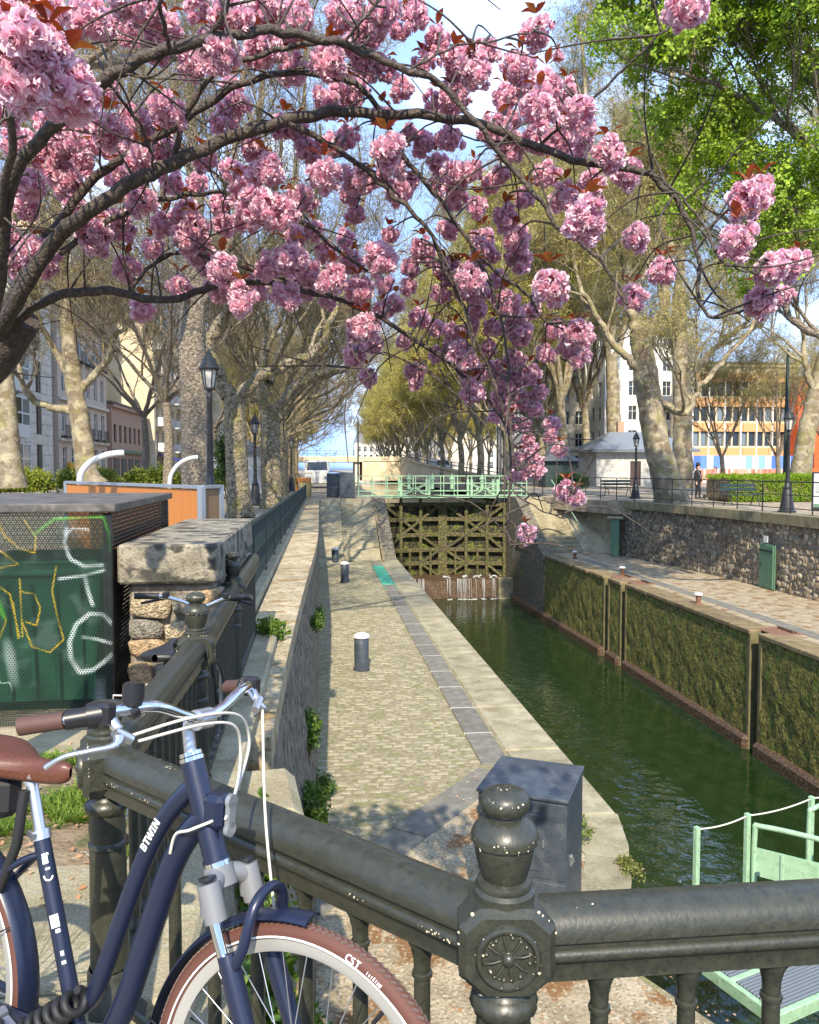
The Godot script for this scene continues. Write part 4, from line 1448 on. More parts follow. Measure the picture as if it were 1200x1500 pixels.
	# cables
	var cabs = [
		[P.call(0.745, 1.045, 0.185), P.call(0.79, 1.068, 0.06), P.call(0.80, 1.055, -0.08), P.call(0.785, 0.985, -0.15), P.call(0.81, 0.915, -0.09), P.call(0.845, 0.875, 0.0), P.call(0.80, 0.845, 0.045), P.call(0.755, 0.825, 0.04), P.call(0.735, 0.78, 0.03)],
		[P.call(0.755, 1.035, 0.165), P.call(0.80, 1.052, 0.03), P.call(0.81, 1.035, -0.06), P.call(0.80, 0.97, -0.10), P.call(0.825, 0.91, -0.06), P.call(0.862, 0.87, 0.02)],
		[P.call(0.755, 1.052, -0.235), P.call(0.785, 1.0, -0.20), P.call(0.845, 0.85, -0.14), P.call(0.905, 0.73, -0.09), P.call(0.94, 0.60, -0.085), P.call(0.985, 0.47, -0.09)]]
	for cb in cabs:
		m = MB.new()
		m.tube(smooth_path(cb, 8), 0.0032, 8)
		obj("cable", m, M.cable_white, b)
	# crank, chainguard, pedal, derailleur, lock
	m = MB.new()
	m.grid(20, 6, func(u: float, v: float) -> Vector3:
		var x = lerpf(-0.02, 0.56, u)
		var hw = lerpf(0.035, 0.085, u) * sqrt(clampf(1.0 - pow(maxf(0.0, u - 0.86) / 0.142, 2.0), 0.0, 1.0))
		return Vector3(x, lerpf(0.35, 0.29, u) + (v - 0.5) * 2.0 * hw, 0.062 + 0.006 * sin(v * PI)))
	obj("chain_guard", m, M.navy, b)
	m = MB.new()
	m.tube([P.call(0.505, 0.29, 0.05), P.call(0.505, 0.29, 0.085)], 0.016, 12)
	m.bar(P.call(0.505, 0.29, 0.083), P.call(0.345, 0.375, 0.088), 0.012, 0.024, Vector3(0, 0, 1), 0.004)
	m.tube([P.call(0.345, 0.375, 0.08), P.call(0.345, 0.375, 0.10)], 0.015, 12)
	obj("crank", m, M.alloy, b)
	var pd = Node3D.new()
	pd.name = "pedal"
	b.add_child(pd, true)
	m = MB.new()
	m.bbox(P.call(0.345, 0.375, 0.15), Vector3(0.085, 0.026, 0.085), 0.006)
	obj("pedal_body", m, M.plastic_black, pd)
	m = MB.new()
	m.bbox(P.call(0.345, 0.372, 0.194), Vector3(0.06, 0.013, 0.006), 0.002)
	obj("pedal_reflector", m, M.amber, pd)
	m = MB.new()
	m.tube([P.call(-0.03, 0.352, 0.03), P.call(-0.03, 0.352, 0.055)], 0.05, 18)
	m.bar(P.call(-0.02, 0.33, 0.06), P.call(0.02, 0.24, 0.06), 0.02, 0.03)
	m.tube([P.call(0.02, 0.24, 0.052), P.call(0.02, 0.24, 0.062)], 0.025, 12)
	m.bbox(P.call(0.07, 0.43, 0.055), Vector3(0.07, 0.05, 0.03), 0.01)
	obj("derailleur", m, M.rubber, b)
	m = MB.new()
	var coil = []
	for i in 90:
		var t = i / 89.0
		var an = t * TAU * 7.0
		var p: Vector3 = P.call(0.38, 0.33, 0.07).lerp(P.call(0.52, 0.43, 0.035), t)
		coil.append(p + Vector3(-0.5, 0.8, 0) * 0.022 * cos(an) + Vector3(0, 0, 1) * 0.02 * sin(an))
	m.tube(coil, 0.0095, 7)
	m.tube([P.call(0.385, 0.345, 0.075), P.call(0.40, 0.28, 0.09)], 0.018, 10)
	obj("coil_lock", m, M.rubber, b)

func frame_text(par: Node3D, word: String, path: Array, where: float, rad: float, size: float, down := false) -> void:
	var n0 = path.size()
	var pos = where * (n0 - 1)
	var i = mini(int(pos), n0 - 2)
	var a: Vector3 = path[i]
	var bq: Vector3 = path[i + 1]
	var p = a.lerp(bq, pos - i)
	var d = (a - bq).normalized() if not down else (bq - a).normalized()
	var tm = TextMesh.new()
	tm.text = word
	var fnt = SystemFont.new()
	fnt.font_names = PackedStringArray(["Droid Sans"])
	fnt.font_weight = 700
	tm.font = fnt
	tm.font_size = 32
	tm.pixel_size = size / 32.0
	tm.depth = 0.0016
	tm.curve_step = 2.0
	var z = Vector3(0, 0, 1)
	var y = z.cross(d).normalized()
	inst("lettering", tm, M.print_white, par, Transform3D(Basis(d, y, z), p + z * rad))

func wheel(b: Node3D, ctr: Vector3, wi: int) -> void:
	var w = Node3D.new()
	w.name = "wheel"
	b.add_child(w, true)
	w.position = ctr
	var zx = Transform3D(Basis(Vector3(1, 0, 0), Vector3(0, 0, 1), Vector3(0, -1, 0)), Vector3.ZERO)   # lathe axis to z
	var m = MB.new()
	var pr = []
	for k in 15:
		var an = lerpf(-2.35, 2.35, k / 14.0)
		pr.append(Vector2(0.329 + 0.0185 * cos(an), 0.0185 * sin(an)))
	m.lathe(pr, 96, zx)
	obj("tyre", m, M.tyre_brown, w)
	m = MB.new()
	for k in 150:
		var an = TAU * k / 150.0
		for e in [-1.0, 1.0]:
			var a0 = an + (0.02 if e > 0 else 0.0)
			var d0 = Vector3(cos(a0), sin(a0), 0)
			var d1 = Vector3(cos(a0 + 0.028), sin(a0 + 0.028), 0)
			m.bar(d0 * 0.3475 + Vector3(0, 0, 0.002 * e), d1 * 0.3445 + Vector3(0, 0, 0.0105 * e), 0.006, 0.003, d0)
	stuff(obj("tread", m, M.tread, w))
	m = MB.new()
	for e in [-1.0, 1.0]:
		var a = []
		for k in 97:
			var an = TAU * k / 96.0
			a.append(Vector3(cos(an) * 0.3215, sin(an) * 0.3215, 0.0175 * e))
		m.tube(a, 0.0024, 5, false)
	obj("reflex_stripe", m, M.print_white, w)
	m = MB.new()
	m.lathe([Vector2(0.292, -0.009), Vector2(0.300, -0.012), Vector2(0.316, -0.0125), Vector2(0.318, -0.010), Vector2(0.318, 0.010), Vector2(0.316, 0.0125), Vector2(0.300, 0.012), Vector2(0.292, 0.009), Vector2(0.292, -0.009)], 96, zx)
	obj("rim", m, M.rim_silver, w)
	m = MB.new()
	m.lathe([Vector2(0.006, -0.055), Vector2(0.006, -0.04), Vector2(0.026, -0.036), Vector2(0.026, -0.032), Vector2(0.015, -0.028), Vector2(0.015, 0.028), Vector2(0.026, 0.032), Vector2(0.026, 0.036), Vector2(0.006, 0.04), Vector2(0.006, 0.055)], 18, zx)
	obj("hub", m, M.alloy, w)
	var sm = MB.new()
	sm.tube([Vector3(0.0, 0.0, 0.034), Vector3(0.2945, 0.0, 0.0)], 0.0011, 5, false)
	var spoke = sm.mesh()
	for k in 32:
		var e = 1.0 if k % 2 == 0 else -1.0
		var an = TAU * k / 32.0
		var off = 0.9 if (k / 2) % 2 == 0 else -0.9
		var h = Vector3(cos(an + off) * 0.024, sin(an + off) * 0.024, 0.034 * e)
		var t = Vector3(cos(an) * 0.2945, sin(an) * 0.2945, 0.0)
		var x = (t - h)
		var l = x.length()
		var q = Basis(x.normalized(), Vector3(0, 0, 1).cross(x).normalized(), x.cross(Vector3(0, 0, 1).cross(x)).normalized())
		var s2 = MB.new()
		s2.tube([h, t], 0.0013, 5, false)
		obj("spoke", s2, M.alloy, w)
	if wi == 1:
		m = MB.new()
		m.tube([Vector3(0.17, 0.235, 0.0), Vector3(0.148, 0.205, 0)], 0.0045, 8)
		obj("valve", m, M.plastic_black, w)
		for k in 7:      # the worn print after the name cannot be read
			m = MB.new()
			var pa = 1.135 - k * 0.016
			var pd = Vector3(cos(pa), sin(pa), 0)
			var pz = (Vector3(0, 0, 1) + pd * 0.45).normalized()
			m.bbox(pd * 0.3315 + Vector3(0, 0, 0.0182), Vector3([0.0012, 0.0022, 0.0016, 0.003, 0.0014, 0.0034, 0.0044][k], 0.008, 0.001), 0.0002, Basis(Vector3(pd.y, -pd.x, 0), pz.cross(Vector3(pd.y, -pd.x, 0)), pz))
			obj("print_mark", m, M.print_white, w)
		for txt in [["CST", 1.27, 0.019]]:
			var fnt = SystemFont.new()
			fnt.font_names = PackedStringArray(["Droid Sans"])
			fnt.font_weight = 700
			for ci in txt[0].length():
				var tm = TextMesh.new()
				tm.text = txt[0][ci]
				tm.font = fnt
				tm.font_size = 32
				tm.pixel_size = txt[2] / 32.0
				tm.depth = 0.002
				var an: float = txt[1] - ci * 0.032 * txt[2] / 0.013 * 0.7
				var d = Vector3(cos(an), sin(an), 0)
				var z = (Vector3(0, 0, 1) + d * 0.45).normalized()
				var x = Vector3(d.y, -d.x, 0)
				inst("lettering", tm, M.print_white, w, Transform3D(Basis(x, z.cross(x), z), d * 0.3315 + Vector3(0, 0, 0.0178)))

# ---- things on the left bank and the lower quay
func stamp(im: Image, pts: Array, rad: float, col: Color) -> void:    # a sprayed line
	for i in pts.size() - 1:
		var a: Vector2 = pts[i]
		var b: Vector2 = pts[i + 1]
		var n0 = int(a.distance_to(b) / (rad * 0.35)) + 1
		for k in n0:
			var p = a.lerp(b, float(k) / n0)
			for y in range(int(p.y - rad), int(p.y + rad) + 1):
				for x in range(int(p.x - rad), int(p.x + rad) + 1):
					if x >= 0 and y >= 0 and x < im.get_width() and y < im.get_height():
						var d = Vector2(x, y).distance_to(p) / rad
						if d < 1.0:
							var q = im.get_pixel(x, y)
							var w: float = (1.0 - smoothstep(0.25, 1.0, d)) * 0.28 * (0.55 + 0.9 * absf(sin(p.x * 0.021 + p.y * 0.013)))
							im.set_pixel(x, y, Color(lerpf(q.r, col.r, w), lerpf(q.g, col.g, w), lerpf(q.b, col.b, w), q.a))

func mesh_sheet(w: int, h: int, pitch: float, spray: bool) -> ImageTexture:
	var im = Image.create(w, h, false, Image.FORMAT_RGBA8)
	var f = FastNoiseLite.new()
	f.seed = 3
	f.frequency = 0.006
	for y in h:
		var row = int(y / (pitch * 0.866))
		for x in w:
			var q = clampf(f.get_noise_2d(x, y) * 0.5 + 0.5, 0, 1)
			var base = Color(0.07, 0.16, 0.12).lerp(Color(0.26, 0.32, 0.30), smoothstep(0.55, 0.75, q)) if spray else Color(0.08, 0.085, 0.085)
			im.set_pixel(x, y, base)
	if spray:
		var P = func(px: float, py: float) -> Vector2: return Vector2((0.673 + px / 170.0 * 0.327) * w, (py - 735.0) / 335.0 * h)
		var wh = Color(0.86, 0.88, 0.90)
		var ye = Color(0.80, 0.64, 0.10)
		var gr = Color(0.32, 0.72, 0.2)
		stamp(im, [P.call(108, 760), P.call(104, 785), P.call(112, 808), P.call(132, 820), P.call(160, 818)], 13, wh)
		stamp(im, [P.call(106, 770), P.call(116, 760), P.call(140, 762)], 8, wh)
		stamp(im, [P.call(95, 839), P.call(128, 835), P.call(162, 826)], 11, wh)
		stamp(im, [P.call(132, 836), P.call(136, 858), P.call(143, 884)], 13, wh)
		stamp(im, [P.call(170, 912), P.call(158, 897), P.call(138, 895), P.call(118, 912), P.call(108, 940), P.call(110, 968), P.call(122, 988), P.call(142, 985), P.call(160, 970), P.call(171, 958)], 15, wh)
		stamp(im, [P.call(127, 932), P.call(148, 936), P.call(170, 944)], 12, wh)
		stamp(im, [P.call(150, 1000), P.call(150, 1065)], 34, Color(0.75, 0.77, 0.77))
		stamp(im, [P.call(20, 935), P.call(30, 1010)], 30, Color(0.6, 0.66, 0.64))
		stamp(im, [P.call(0, 990), P.call(12, 1002), P.call(22, 1000), P.call(26, 1015)], 3, wh)
		for l in [[[-30, 760], [5, 737], [22, 772], [40, 790], [62, 798], [64, 772], [48, 745]], [[-10, 830], [10, 790], [38, 815], [5, 822], [0, 840], [26, 862], [38, 930]], [[40, 838], [42, 930]], [[42, 858], [60, 862], [68, 885], [62, 912], [46, 905]], [[92, 818], [85, 858], [92, 900], [100, 935], [80, 955], [55, 945], [42, 905]], [[-20, 900], [4, 878], [8, 900], [-2, 925]], [[8, 880], [20, 902], [10, 930]], [[30, 875], [36, 932]]]:
			var pts = []
			for q in l:
				pts.append(P.call(q[0], q[1]))
			stamp(im, pts, 6, ye)
		stamp(im, [P.call(60, 770), P.call(90, 745), P.call(160, 742), P.call(168, 770), P.call(170, 800)], 9, gr)
		stamp(im, [P.call(8, 868), P.call(18, 900)], 14, Color(0.25, 0.55, 0.1))
	# holes
	var hr = pitch * 0.36
	for y in h:
		var row = int(round(y / (pitch * 0.866)))
		var cy = row * pitch * 0.866
		var off = pitch * 0.5 if row % 2 else 0.0
		for x in w:
			var cx = round((x - off) / pitch) * pitch + off
			var dx: float = x - cx
			var dy: float = y - cy
			if dx * dx + dy * dy < hr * hr:
				var q = im.get_pixel(x, y)
				im.set_pixel(x, y, Color(q.r, q.g, q.b, 0.0))
	return ImageTexture.create_from_image(im)

func left_bank() -> void:
	# bin shelter of perforated sheet
	var b = thing("bin_shelter", "perforated steel bin shelter with white and yellow graffiti", "bin shelter", Vector3(-1.205, 0, -4.92), 0.03)
	var m = MB.new()
	var W = 2.05
	var D = 2.2
	var H = 1.30
	for p in [Vector3(-0.03, 0, -0.03), Vector3(-W + 0.03, 0, -0.03), Vector3(-0.03, 0, -D + 0.03), Vector3(-W + 0.03, 0, -D + 0.03)]:
		m = MB.new()
		m.bar(p, p + Vector3(0, H - 0.06, 0), 0.05, 0.05, Vector3.FORWARD, 0.005)
		obj("corner_post", m, M.black_metal, b)
	m = MB.new()
	m.bbox(Vector3(-W * 0.5, H - 0.025, -D * 0.5), Vector3(W + 0.05, 0.05, D + 0.05), 0.006)
	obj("roof_sheet", m, skin(mat("shelter_roof", Color.WHITE, 0.45), paint("roof", 256, [Color(0.055, 0.05, 0.045), Color(0.12, 0.11, 0.10), 5, 4], [[Color(0.2, 0.18, 0.15), 0.62, 0.75, 20, 4, 0.5]]), 1.4, null, 0, false), b)
	var sheet = mat("perforated_sheet", Color.WHITE, 0.5, 0.0)
	sheet.albedo_texture = mesh_sheet(1280, 824, 9.5, true)
	sheet.transparency = BaseMaterial3D.TRANSPARENCY_ALPHA_SCISSOR
	sheet.alpha_scissor_threshold = 0.5
	sheet.cull_mode = BaseMaterial3D.CULL_DISABLED
	var qm = QuadMesh.new()
	qm.size = Vector2(W - 0.02, H - 0.06)
	inst("front_sheet", qm, sheet, b, Transform3D(Basis(), Vector3(-W * 0.5, (H - 0.06) * 0.5 + 0.01, -0.005)))
	inst("added_back_sheet", qm, sheet, b, Transform3D(Basis(Vector3.UP, PI), Vector3(-W * 0.5, (H - 0.06) * 0.5 + 0.01, -D + 0.005)))  # added sheet behind, darkens what shows through the front holes
	var side = mat("perforated_side", Color.WHITE, 0.5, 0.0)
	side.albedo_texture = mesh_sheet(768, 456, 9.5, false)
	side.transparency = BaseMaterial3D.TRANSPARENCY_ALPHA_SCISSOR
	side.alpha_scissor_threshold = 0.5
	side.cull_mode = BaseMaterial3D.CULL_DISABLED
	var q2 = QuadMesh.new()
	q2.size = Vector2(D - 0.06, H - 0.06)
	inst("side_sheet", q2, side, b, Transform3D(Basis(Vector3.UP, PI * 0.5), Vector3(-0.006, (H - 0.06) * 0.5 + 0.01, -D * 0.5)))
	inst("side_sheet", q2, side, b, Transform3D(Basis(Vector3.UP, -PI * 0.5), Vector3(-W + 0.006, (H - 0.06) * 0.5 + 0.01, -D * 0.5)))  # left sheet, added to keep the inside of the shelter dark
	for i in 48:
		m = MB.new()
		m.bar(Vector3(-0.03, 0.05 + i * 0.0252, -0.07), Vector3(-0.03, 0.05 + i * 0.0252, -D + 0.06), 0.004, 0.022, Vector3(0.35, 1, 0))
		obj("louvre", m, M.black_metal, b)
	for i in 2:
		var bn = thing("wheeled_bin", "dark green plastic bin inside the shelter, %s" % ["nearer its open right corner", "left of the other bin"][i], "bin", Vector3(-1.74 - i * 0.86, 0.0, -5.5), 0.03, "bins inside the shelter")
		m = MB.new()
		m.grid(4, 4, func(u: float, v: float) -> Vector3: return Vector3(0, 0, 0))
		m = MB.new()
		var body = [Vector2(0.34, 0.08), Vector2(0.40, 0.84)]
		for e in 4:
			var an = e * PI * 0.5
			var bs = Basis(Vector3.UP, an)
			m.quad(bs * Vector3(-0.34, 0.08, 0.33), bs * Vector3(0.34, 0.08, 0.33), bs * Vector3(0.40, 0.86, 0.39), bs * Vector3(-0.40, 0.86, 0.39))
		for k in 5:
			m.bbox(Vector3(-0.28 + k * 0.14, 0.46, 0.385), Vector3(0.03, 0.72, 0.03), 0.008, Basis(Vector3(1, 0, 0), 0.08))
		var gmat = M.get("bin_green")
		if gmat == null:
			gmat = mat("bin_green", lin(0.008, 0.085, 0.045), 0.45)
		obj("bin_body", m, gmat, bn)
		m = MB.new()
		m.bbox(Vector3(0, 0.88, 0.0), Vector3(0.86, 0.05, 0.84), 0.015)
		m.bbox(Vector3(0, 0.92, -0.05), Vector3(0.74, 0.06, 0.6), 0.03)
		obj("bin_lid", m, gmat, bn)
	# orange timber enclosure
	mat("orange_plank", lin(0.42, 0.155, 0.025), 0.6)
	mat("brown_plank", lin(0.20, 0.125, 0.06), 0.7)
	var e0 = thing("timber_enclosure", "orange timber plank enclosure with galvanised posts behind the bin shelter", "enclosure")
	var ca = Vector3(-4.9, 0, -16.6)
	var cb = Vector3(-1.66, 0, -11.8)
	var cc = Vector3(-1.47, 0, -12.35)
	var dir = (cb - ca).normalized()
	var n0 = 24
	for i in n0:
		m = MB.new()
		var p = ca.lerp(cb, (i + 0.5) / n0)
		m.bbox(p + Vector3(0, 0.61, 0), Vector3(ca.distance_to(cb) / n0 - 0.008, 1.20, 0.03), 0.004, Basis(Vector3.UP, -atan2(dir.z, dir.x)))
		obj("plank", m, M.orange_plank, e0)
	var d2 = (cc - cb).normalized()
	for i in 3:
		m = MB.new()
		m.bbox(cb.lerp(cc, (i + 0.5) / 3.0) + Vector3(0, 0.61, 0), Vector3(0.19, 1.20, 0.03), 0.004, Basis(Vector3.UP, -atan2(d2.z, d2.x)))
		obj("plank", m, M.brown_plank, e0)
	for p in [ca, cb, cc]:
		m = MB.new()
		m.bbox(p + Vector3(0, 0.63, 0.0), Vector3(0.09, 1.26, 0.09), 0.008, Basis(Vector3.UP, 0.9))
		obj("galvanised_post", m, M.zinc, e0)
	m = MB.new()
	m.bar(ca + Vector3(0, 1.245, 0), cb + Vector3(0, 1.245, 0), 0.09, 0.05, Vector3.UP, 0.005)
	m.bar(cb + Vector3(0, 1.245, 0), cc + Vector3(0, 1.245, 0), 0.09, 0.05, Vector3.UP, 0.005)
	obj("top_rail", m, M.zinc, e0)
	mat("pale_pipe", lin(0.55, 0.56, 0.55), 0.4)
	for h in [[Vector3(-4.85, 0, -17.3), Vector3(0.86, 0, -0.1), 1.87, 0.065, "larger curved pale pipe above the left end of the orange enclosure"], [Vector3(-2.95, 0, -16.6), Vector3(0.55, 0, -0.05), 1.77, 0.04, "smaller curved pale pipe beside the thick tree trunk"]]:
		m = MB.new()
		var p0: Vector3 = h[0]
		var ptz = [p0, p0 + Vector3(0, h[2] * 0.68, 0)]
		for k in 9:
			var an = PI * 0.5 * (k + 1) / 9.0
			ptz.append(p0 + Vector3(0, h[2] * 0.68, 0) + h[1] * (1.0 - cos(an)) + Vector3(0, h[2] * 0.30 * sin(an), 0))
		m.tube(ptz, h[3], 12)
		tag(obj("curved_pipe", m, M.pale_pipe), h[4], "pipe", "curved pipes behind the enclosure")
	# stone pier
	var pr = thing("stone_pier", "rubble stone pier under a thick weathered concrete slab", "pier", Vector3(-0.90, 0.0, -5.0))
	m = MB.new()
	m.bbox(Vector3(0.0, 0.41, -1.27), Vector3(0.49, 0.80, 2.44), 0.02)
	obj("mortar_core", m, M.mortar, pr)
	var tones = [Color(0.34, 0.27, 0.17), Color(0.42, 0.34, 0.22), Color(0.26, 0.22, 0.16), Color(0.33, 0.23, 0.13), Color(0.20, 0.18, 0.145), Color(0.45, 0.4, 0.3)]
	var tm = []
	for t in tones:
		tm.append(skin(mat("pier_stone", t.linear_to_srgb() * 1.2, 0.92), TX["stone"], 0.5, TX["mid"], 1.5))
	var y = 0.02
	var stn = []
	for k in 6:
		stn.append(rough_stone(k + 3).mesh())
	while y < 0.74:
		var hh = R(0.12, 0.19)
		for face in 2:
			var x = 0.0
			var lim = 0.52 if face == 0 else 2.45
			while x < lim:
				var ww = minf(R(0.13, 0.30), lim - x + 0.04)
				var xf: Transform3D
				if face == 0:
					xf = Transform3D(Basis.from_euler(Vector3(0, 0, R(-0.22, 0.22))).scaled_local(Vector3(ww * 1.0, hh * R(0.7, 1.1), 0.16)), Vector3(-0.26 + x + ww * 0.5, y + hh * 0.5 + R(-0.02, 0.02), -0.065 + R(-0.012, 0.012)))
				else:
					xf = Transform3D(Basis.from_euler(Vector3(R(-0.12, 0.12), 0, 0)).scaled_local(Vector3(0.16, hh, ww)), Vector3(0.23 + R(-0.02, 0.02), y + hh * 0.5, -0.02 - x - ww * 0.5))
				inst("stone", stn[rng.randi() % 6], tm[rng.randi() % 6], pr, xf)
				x += ww * 0.93
		y += hh * 0.92
	m = MB.new()
	m.grid(1, 1, func(u: float, v: float) -> Vector3: return Vector3.ZERO)
	m = MB.new()
	m.col = Color(0.62, 0.6, 0.56)
	m.bbox(Vector3(0.0, 0.935, -1.25), Vector3(0.585, 0.235, 2.56), 0.014)
	obj("cap_slab", m, skin(vc(mat("stained_slab", Color.WHITE, 0.92)), paint("stained", 512, [Color(0.30, 0.27, 0.21), Color(0.50, 0.46, 0.37), 6, 5], [[Color(0.05, 0.048, 0.04), 0.52, 0.68, 5, 6, 0.85], [Color(0.16, 0.15, 0.1), 0.58, 0.7, 24, 4, 0.5]]), 1.3, TX["fine"], 0.6), pr)
	# fence along the terrace
	var fc = thing("terrace_fence", "dark green iron bar fence running along the terrace edge", "fence")
	var z0 = -7.7
	var z1 = -41.0
	var fxz = func(z: float) -> float: return lerpf(-0.80, -0.68, inverse_lerp(-7.4, -42.0, z))
	var ft = func(z: float) -> float: return lerpf(0.88, 0.70, inverse_lerp(-7.7, -41.0, z))
	for q in [[1.0, 0.045], [0.58, 0.03], [0.16, 0.03]]:
		m = MB.new()
		m.bar(Vector3(fxz.call(z0), q[0] * ft.call(z0), z0), Vector3(fxz.call(z1), q[0] * ft.call(z1), z1), 0.045, q[1])
		obj("rail", m, M.dark_green, fc)
	var pmb = MB.new()
	pmb.bbox(Vector3(0, 0.46, 0), Vector3(0.055, 0.86, 0.055), 0.008)
	var pm = pmb.mesh()
	for i in 17:
		inst("fence_post", pm, M.dark_green, fc, Transform3D(Basis().scaled(Vector3(1, ft.call(lerpf(z0, z1, i / 16.0)) / 0.88, 1)), Vector3(fxz.call(lerpf(z0, z1, i / 16.0)), 0, lerpf(z0, z1, i / 16.0))))
	var bmb = MB.new()
	bmb.tube([Vector3(0, 0.1, 0), Vector3(0, 0.87, 0)], 0.010, 6, false)
	var bmsh = bmb.mesh()
	for i in 245:
		inst("fence_bar", bmsh, M.dark_green, fc, Transform3D(Basis().scaled(Vector3(1, ft.call(lerpf(z0, z1, (i + 0.5) / 245.0)) / 0.88, 1)), Vector3(fxz.call(lerpf(z0, z1, (i + 0.5) / 245.0)), 0, lerpf(z0, z1, (i + 0.5) / 245.0))))
	# pillar at its end
	var pl = thing("fence_pillar", "square stone pillar with an orange box on top at the fence end", "pillar", Vector3(-0.75, 0, -43.6))
	m = MB.new()
	m.col = Color(1.1, 1.0, 0.7)
	m.bbox(Vector3(0, 0.40, 0), Vector3(0.62, 0.8, 0.62), 0.02)
	obj("pillar_shaft", m, M.concrete, pl)
	m = MB.new()
	m.bbox(Vector3(-0.1, 0.92, 0), Vector3(0.8, 0.24, 0.6), 0.03)
	m.bbox(Vector3(-0.45, 0.45, 0.1), Vector3(0.14, 0.8, 0.14), 0.02)
	obj("orange_cover", m, M.orange_plank, pl)
	second_bicycle()
	# bollards on the left quay
	var first: Node3D = null
	var spots = [[Vector3(0.81, -2.5, -16.2), "nearest dark bollard with white cap on the cobbled quay"], [Vector3(0.86, -2.5, -28.9), "dark bollard with white cap, second along the left quay"], [Vector3(0.62, -2.5, -34.1), "dark bollard with white cap at the foot of the ramp"]]
	for s in spots:
		if first == null:
			first = thing("mooring_post", s[1], "bollard", s[0], 0, "bollards on the left quay")
			m = MB.new()
			m.lathe([Vector2(0.17, 0), Vector2(0.17, 0.03), Vector2(0.145, 0.04), Vector2(0.145, 0.64), Vector2(0.14, 0.65)], 24)
			obj("post_shaft", m, M.cabinet, first)
			m = MB.new()
			m.lathe([Vector2(0.14, 0.645), Vector2(0.162, 0.65), Vector2(0.165, 0.675), Vector2(0.15, 0.70), Vector2(0.10, 0.73), Vector2(0.04, 0.742), Vector2(0.001, 0.745)], 24)
			obj("cap", m, M.white_paint, first)
		else:
			dup(first, s[0], R(0, 3), s[1])
	first = null
	spots = [[Vector3(11.12, -2.5, -23.0), "small mooring bollard with white top on right quay, nearest the camera"], [Vector3(11.3, -2.5, -29.6), "small mooring bollard with white top beside the red slot cover"], [Vector3(11.34, -2.5, -35.5), "small mooring bollard with white top below the stone steps"]]
	for s in spots:
		if first == null:
			first = thing("mushroom_bollard", s[1], "bollard", s[0], 0, "mushroom bollards on the right quay")
			m = MB.new()
			m.lathe([Vector2(0.12, 0), Vector2(0.12, 0.02), Vector2(0.075, 0.04), Vector2(0.07, 0.22), Vector2(0.09, 0.27)], 16)
			obj("stem", m, M.rust, first)
			m = MB.new()
			m.lathe([Vector2(0.08, 0.265), Vector2(0.125, 0.28), Vector2(0.13, 0.31), Vector2(0.10, 0.34), Vector2(0.04, 0.355), Vector2(0.001, 0.357)], 18)
			obj("cap", m, M.white_paint, first)
		else:
			dup(first, s[0], R(0, 3), s[1])
	# steel cabinet on the lower quay
	var yaw = -atan2(0.33, 0.65)
	var cab = thing("control_cabinet", "slate blue steel control cabinet on the lower quay", "cabinet", Vector3(1.79, -2.5, -6.71), yaw)
	m = MB.new()
	m.bbox(Vector3(0, 0.70, 0), Vector3(0.73, 1.33, 0.80), 0.008)
	obj("body", m, M.cabinet, cab)
	m = MB.new()
	m.bbox(Vector3(0, 1.365, 0.005), Vector3(0.755, 0.03, 0.83), 0.006)
	m.tri(Vector3(-0.37, 1.381, 0.41), Vector3(0.37, 1.381, 0.41), Vector3(0.0, 1.425, -0.05))
	m.tri(Vector3(0.37, 1.381, 0.41), Vector3(0.37, 1.381, -0.40), Vector3(0.0, 1.425, -0.05))
	m.tri(Vector3(0.37, 1.381, -0.40), Vector3(-0.37, 1.381, -0.40), Vector3(0.0, 1.425, -0.05))
	m.tri(Vector3(-0.37, 1.381, -0.40), Vector3(-0.37, 1.381, 0.41), Vector3(0.0, 1.425, -0.05))
	obj("lid", m, M.cabinet, cab)
	m = MB.new()
	m.bbox(Vector3(0, 1.02, 0.402), Vector3(0.70, 0.62, 0.012), 0.004)
	obj("door", m, M.cabinet, cab)
	m = MB.new()
	m.bbox(Vector3(-0.05, 1.0, 0.412), Vector3(0.42, 0.46, 0.012), 0.004)
	obj("hatch", m, M.cabinet, cab)
	m = MB.new()
	m.bbox(Vector3(0, 0.38, 0.402), Vector3(0.70, 0.60, 0.012), 0.004)
	obj("lower_panel", m, M.cabinet, cab)
	m = MB.new()
	m.bbox(Vector3(0.374, 0.82, 0.24), Vector3(0.02, 0.09, 0.04), 0.004)
	m.tube([Vector3(0.385, 0.80, 0.24), Vector3(0.40, 0.82, 0.24), Vector3(0.385, 0.85, 0.24)], 0.006, 8)
	obj("lock", m, M.alloy if M.has("alloy") else M.zinc, cab)
	for hy in [0.2, 0.6, 0.85, 1.2]:
		m = MB.new()
		m.tube([Vector3(-0.367, hy - 0.03, 0.408), Vector3(-0.367, hy + 0.03, 0.408)], 0.008, 8)
		obj("hinge", m, M.cabinet, cab)
	m = MB.new()
	m.bbox(Vector3(0.18, 1.0, 0.42), Vector3(0.012, 0.06, 0.012), 0.003)
	obj("hatch_latch", m, M.zinc, cab)
	m = MB.new()
	m.bbox(Vector3(0, 0.02, 0), Vector3(0.66, 0.06, 0.72), 0.004)
	obj("base", m, M.black_metal, cab)
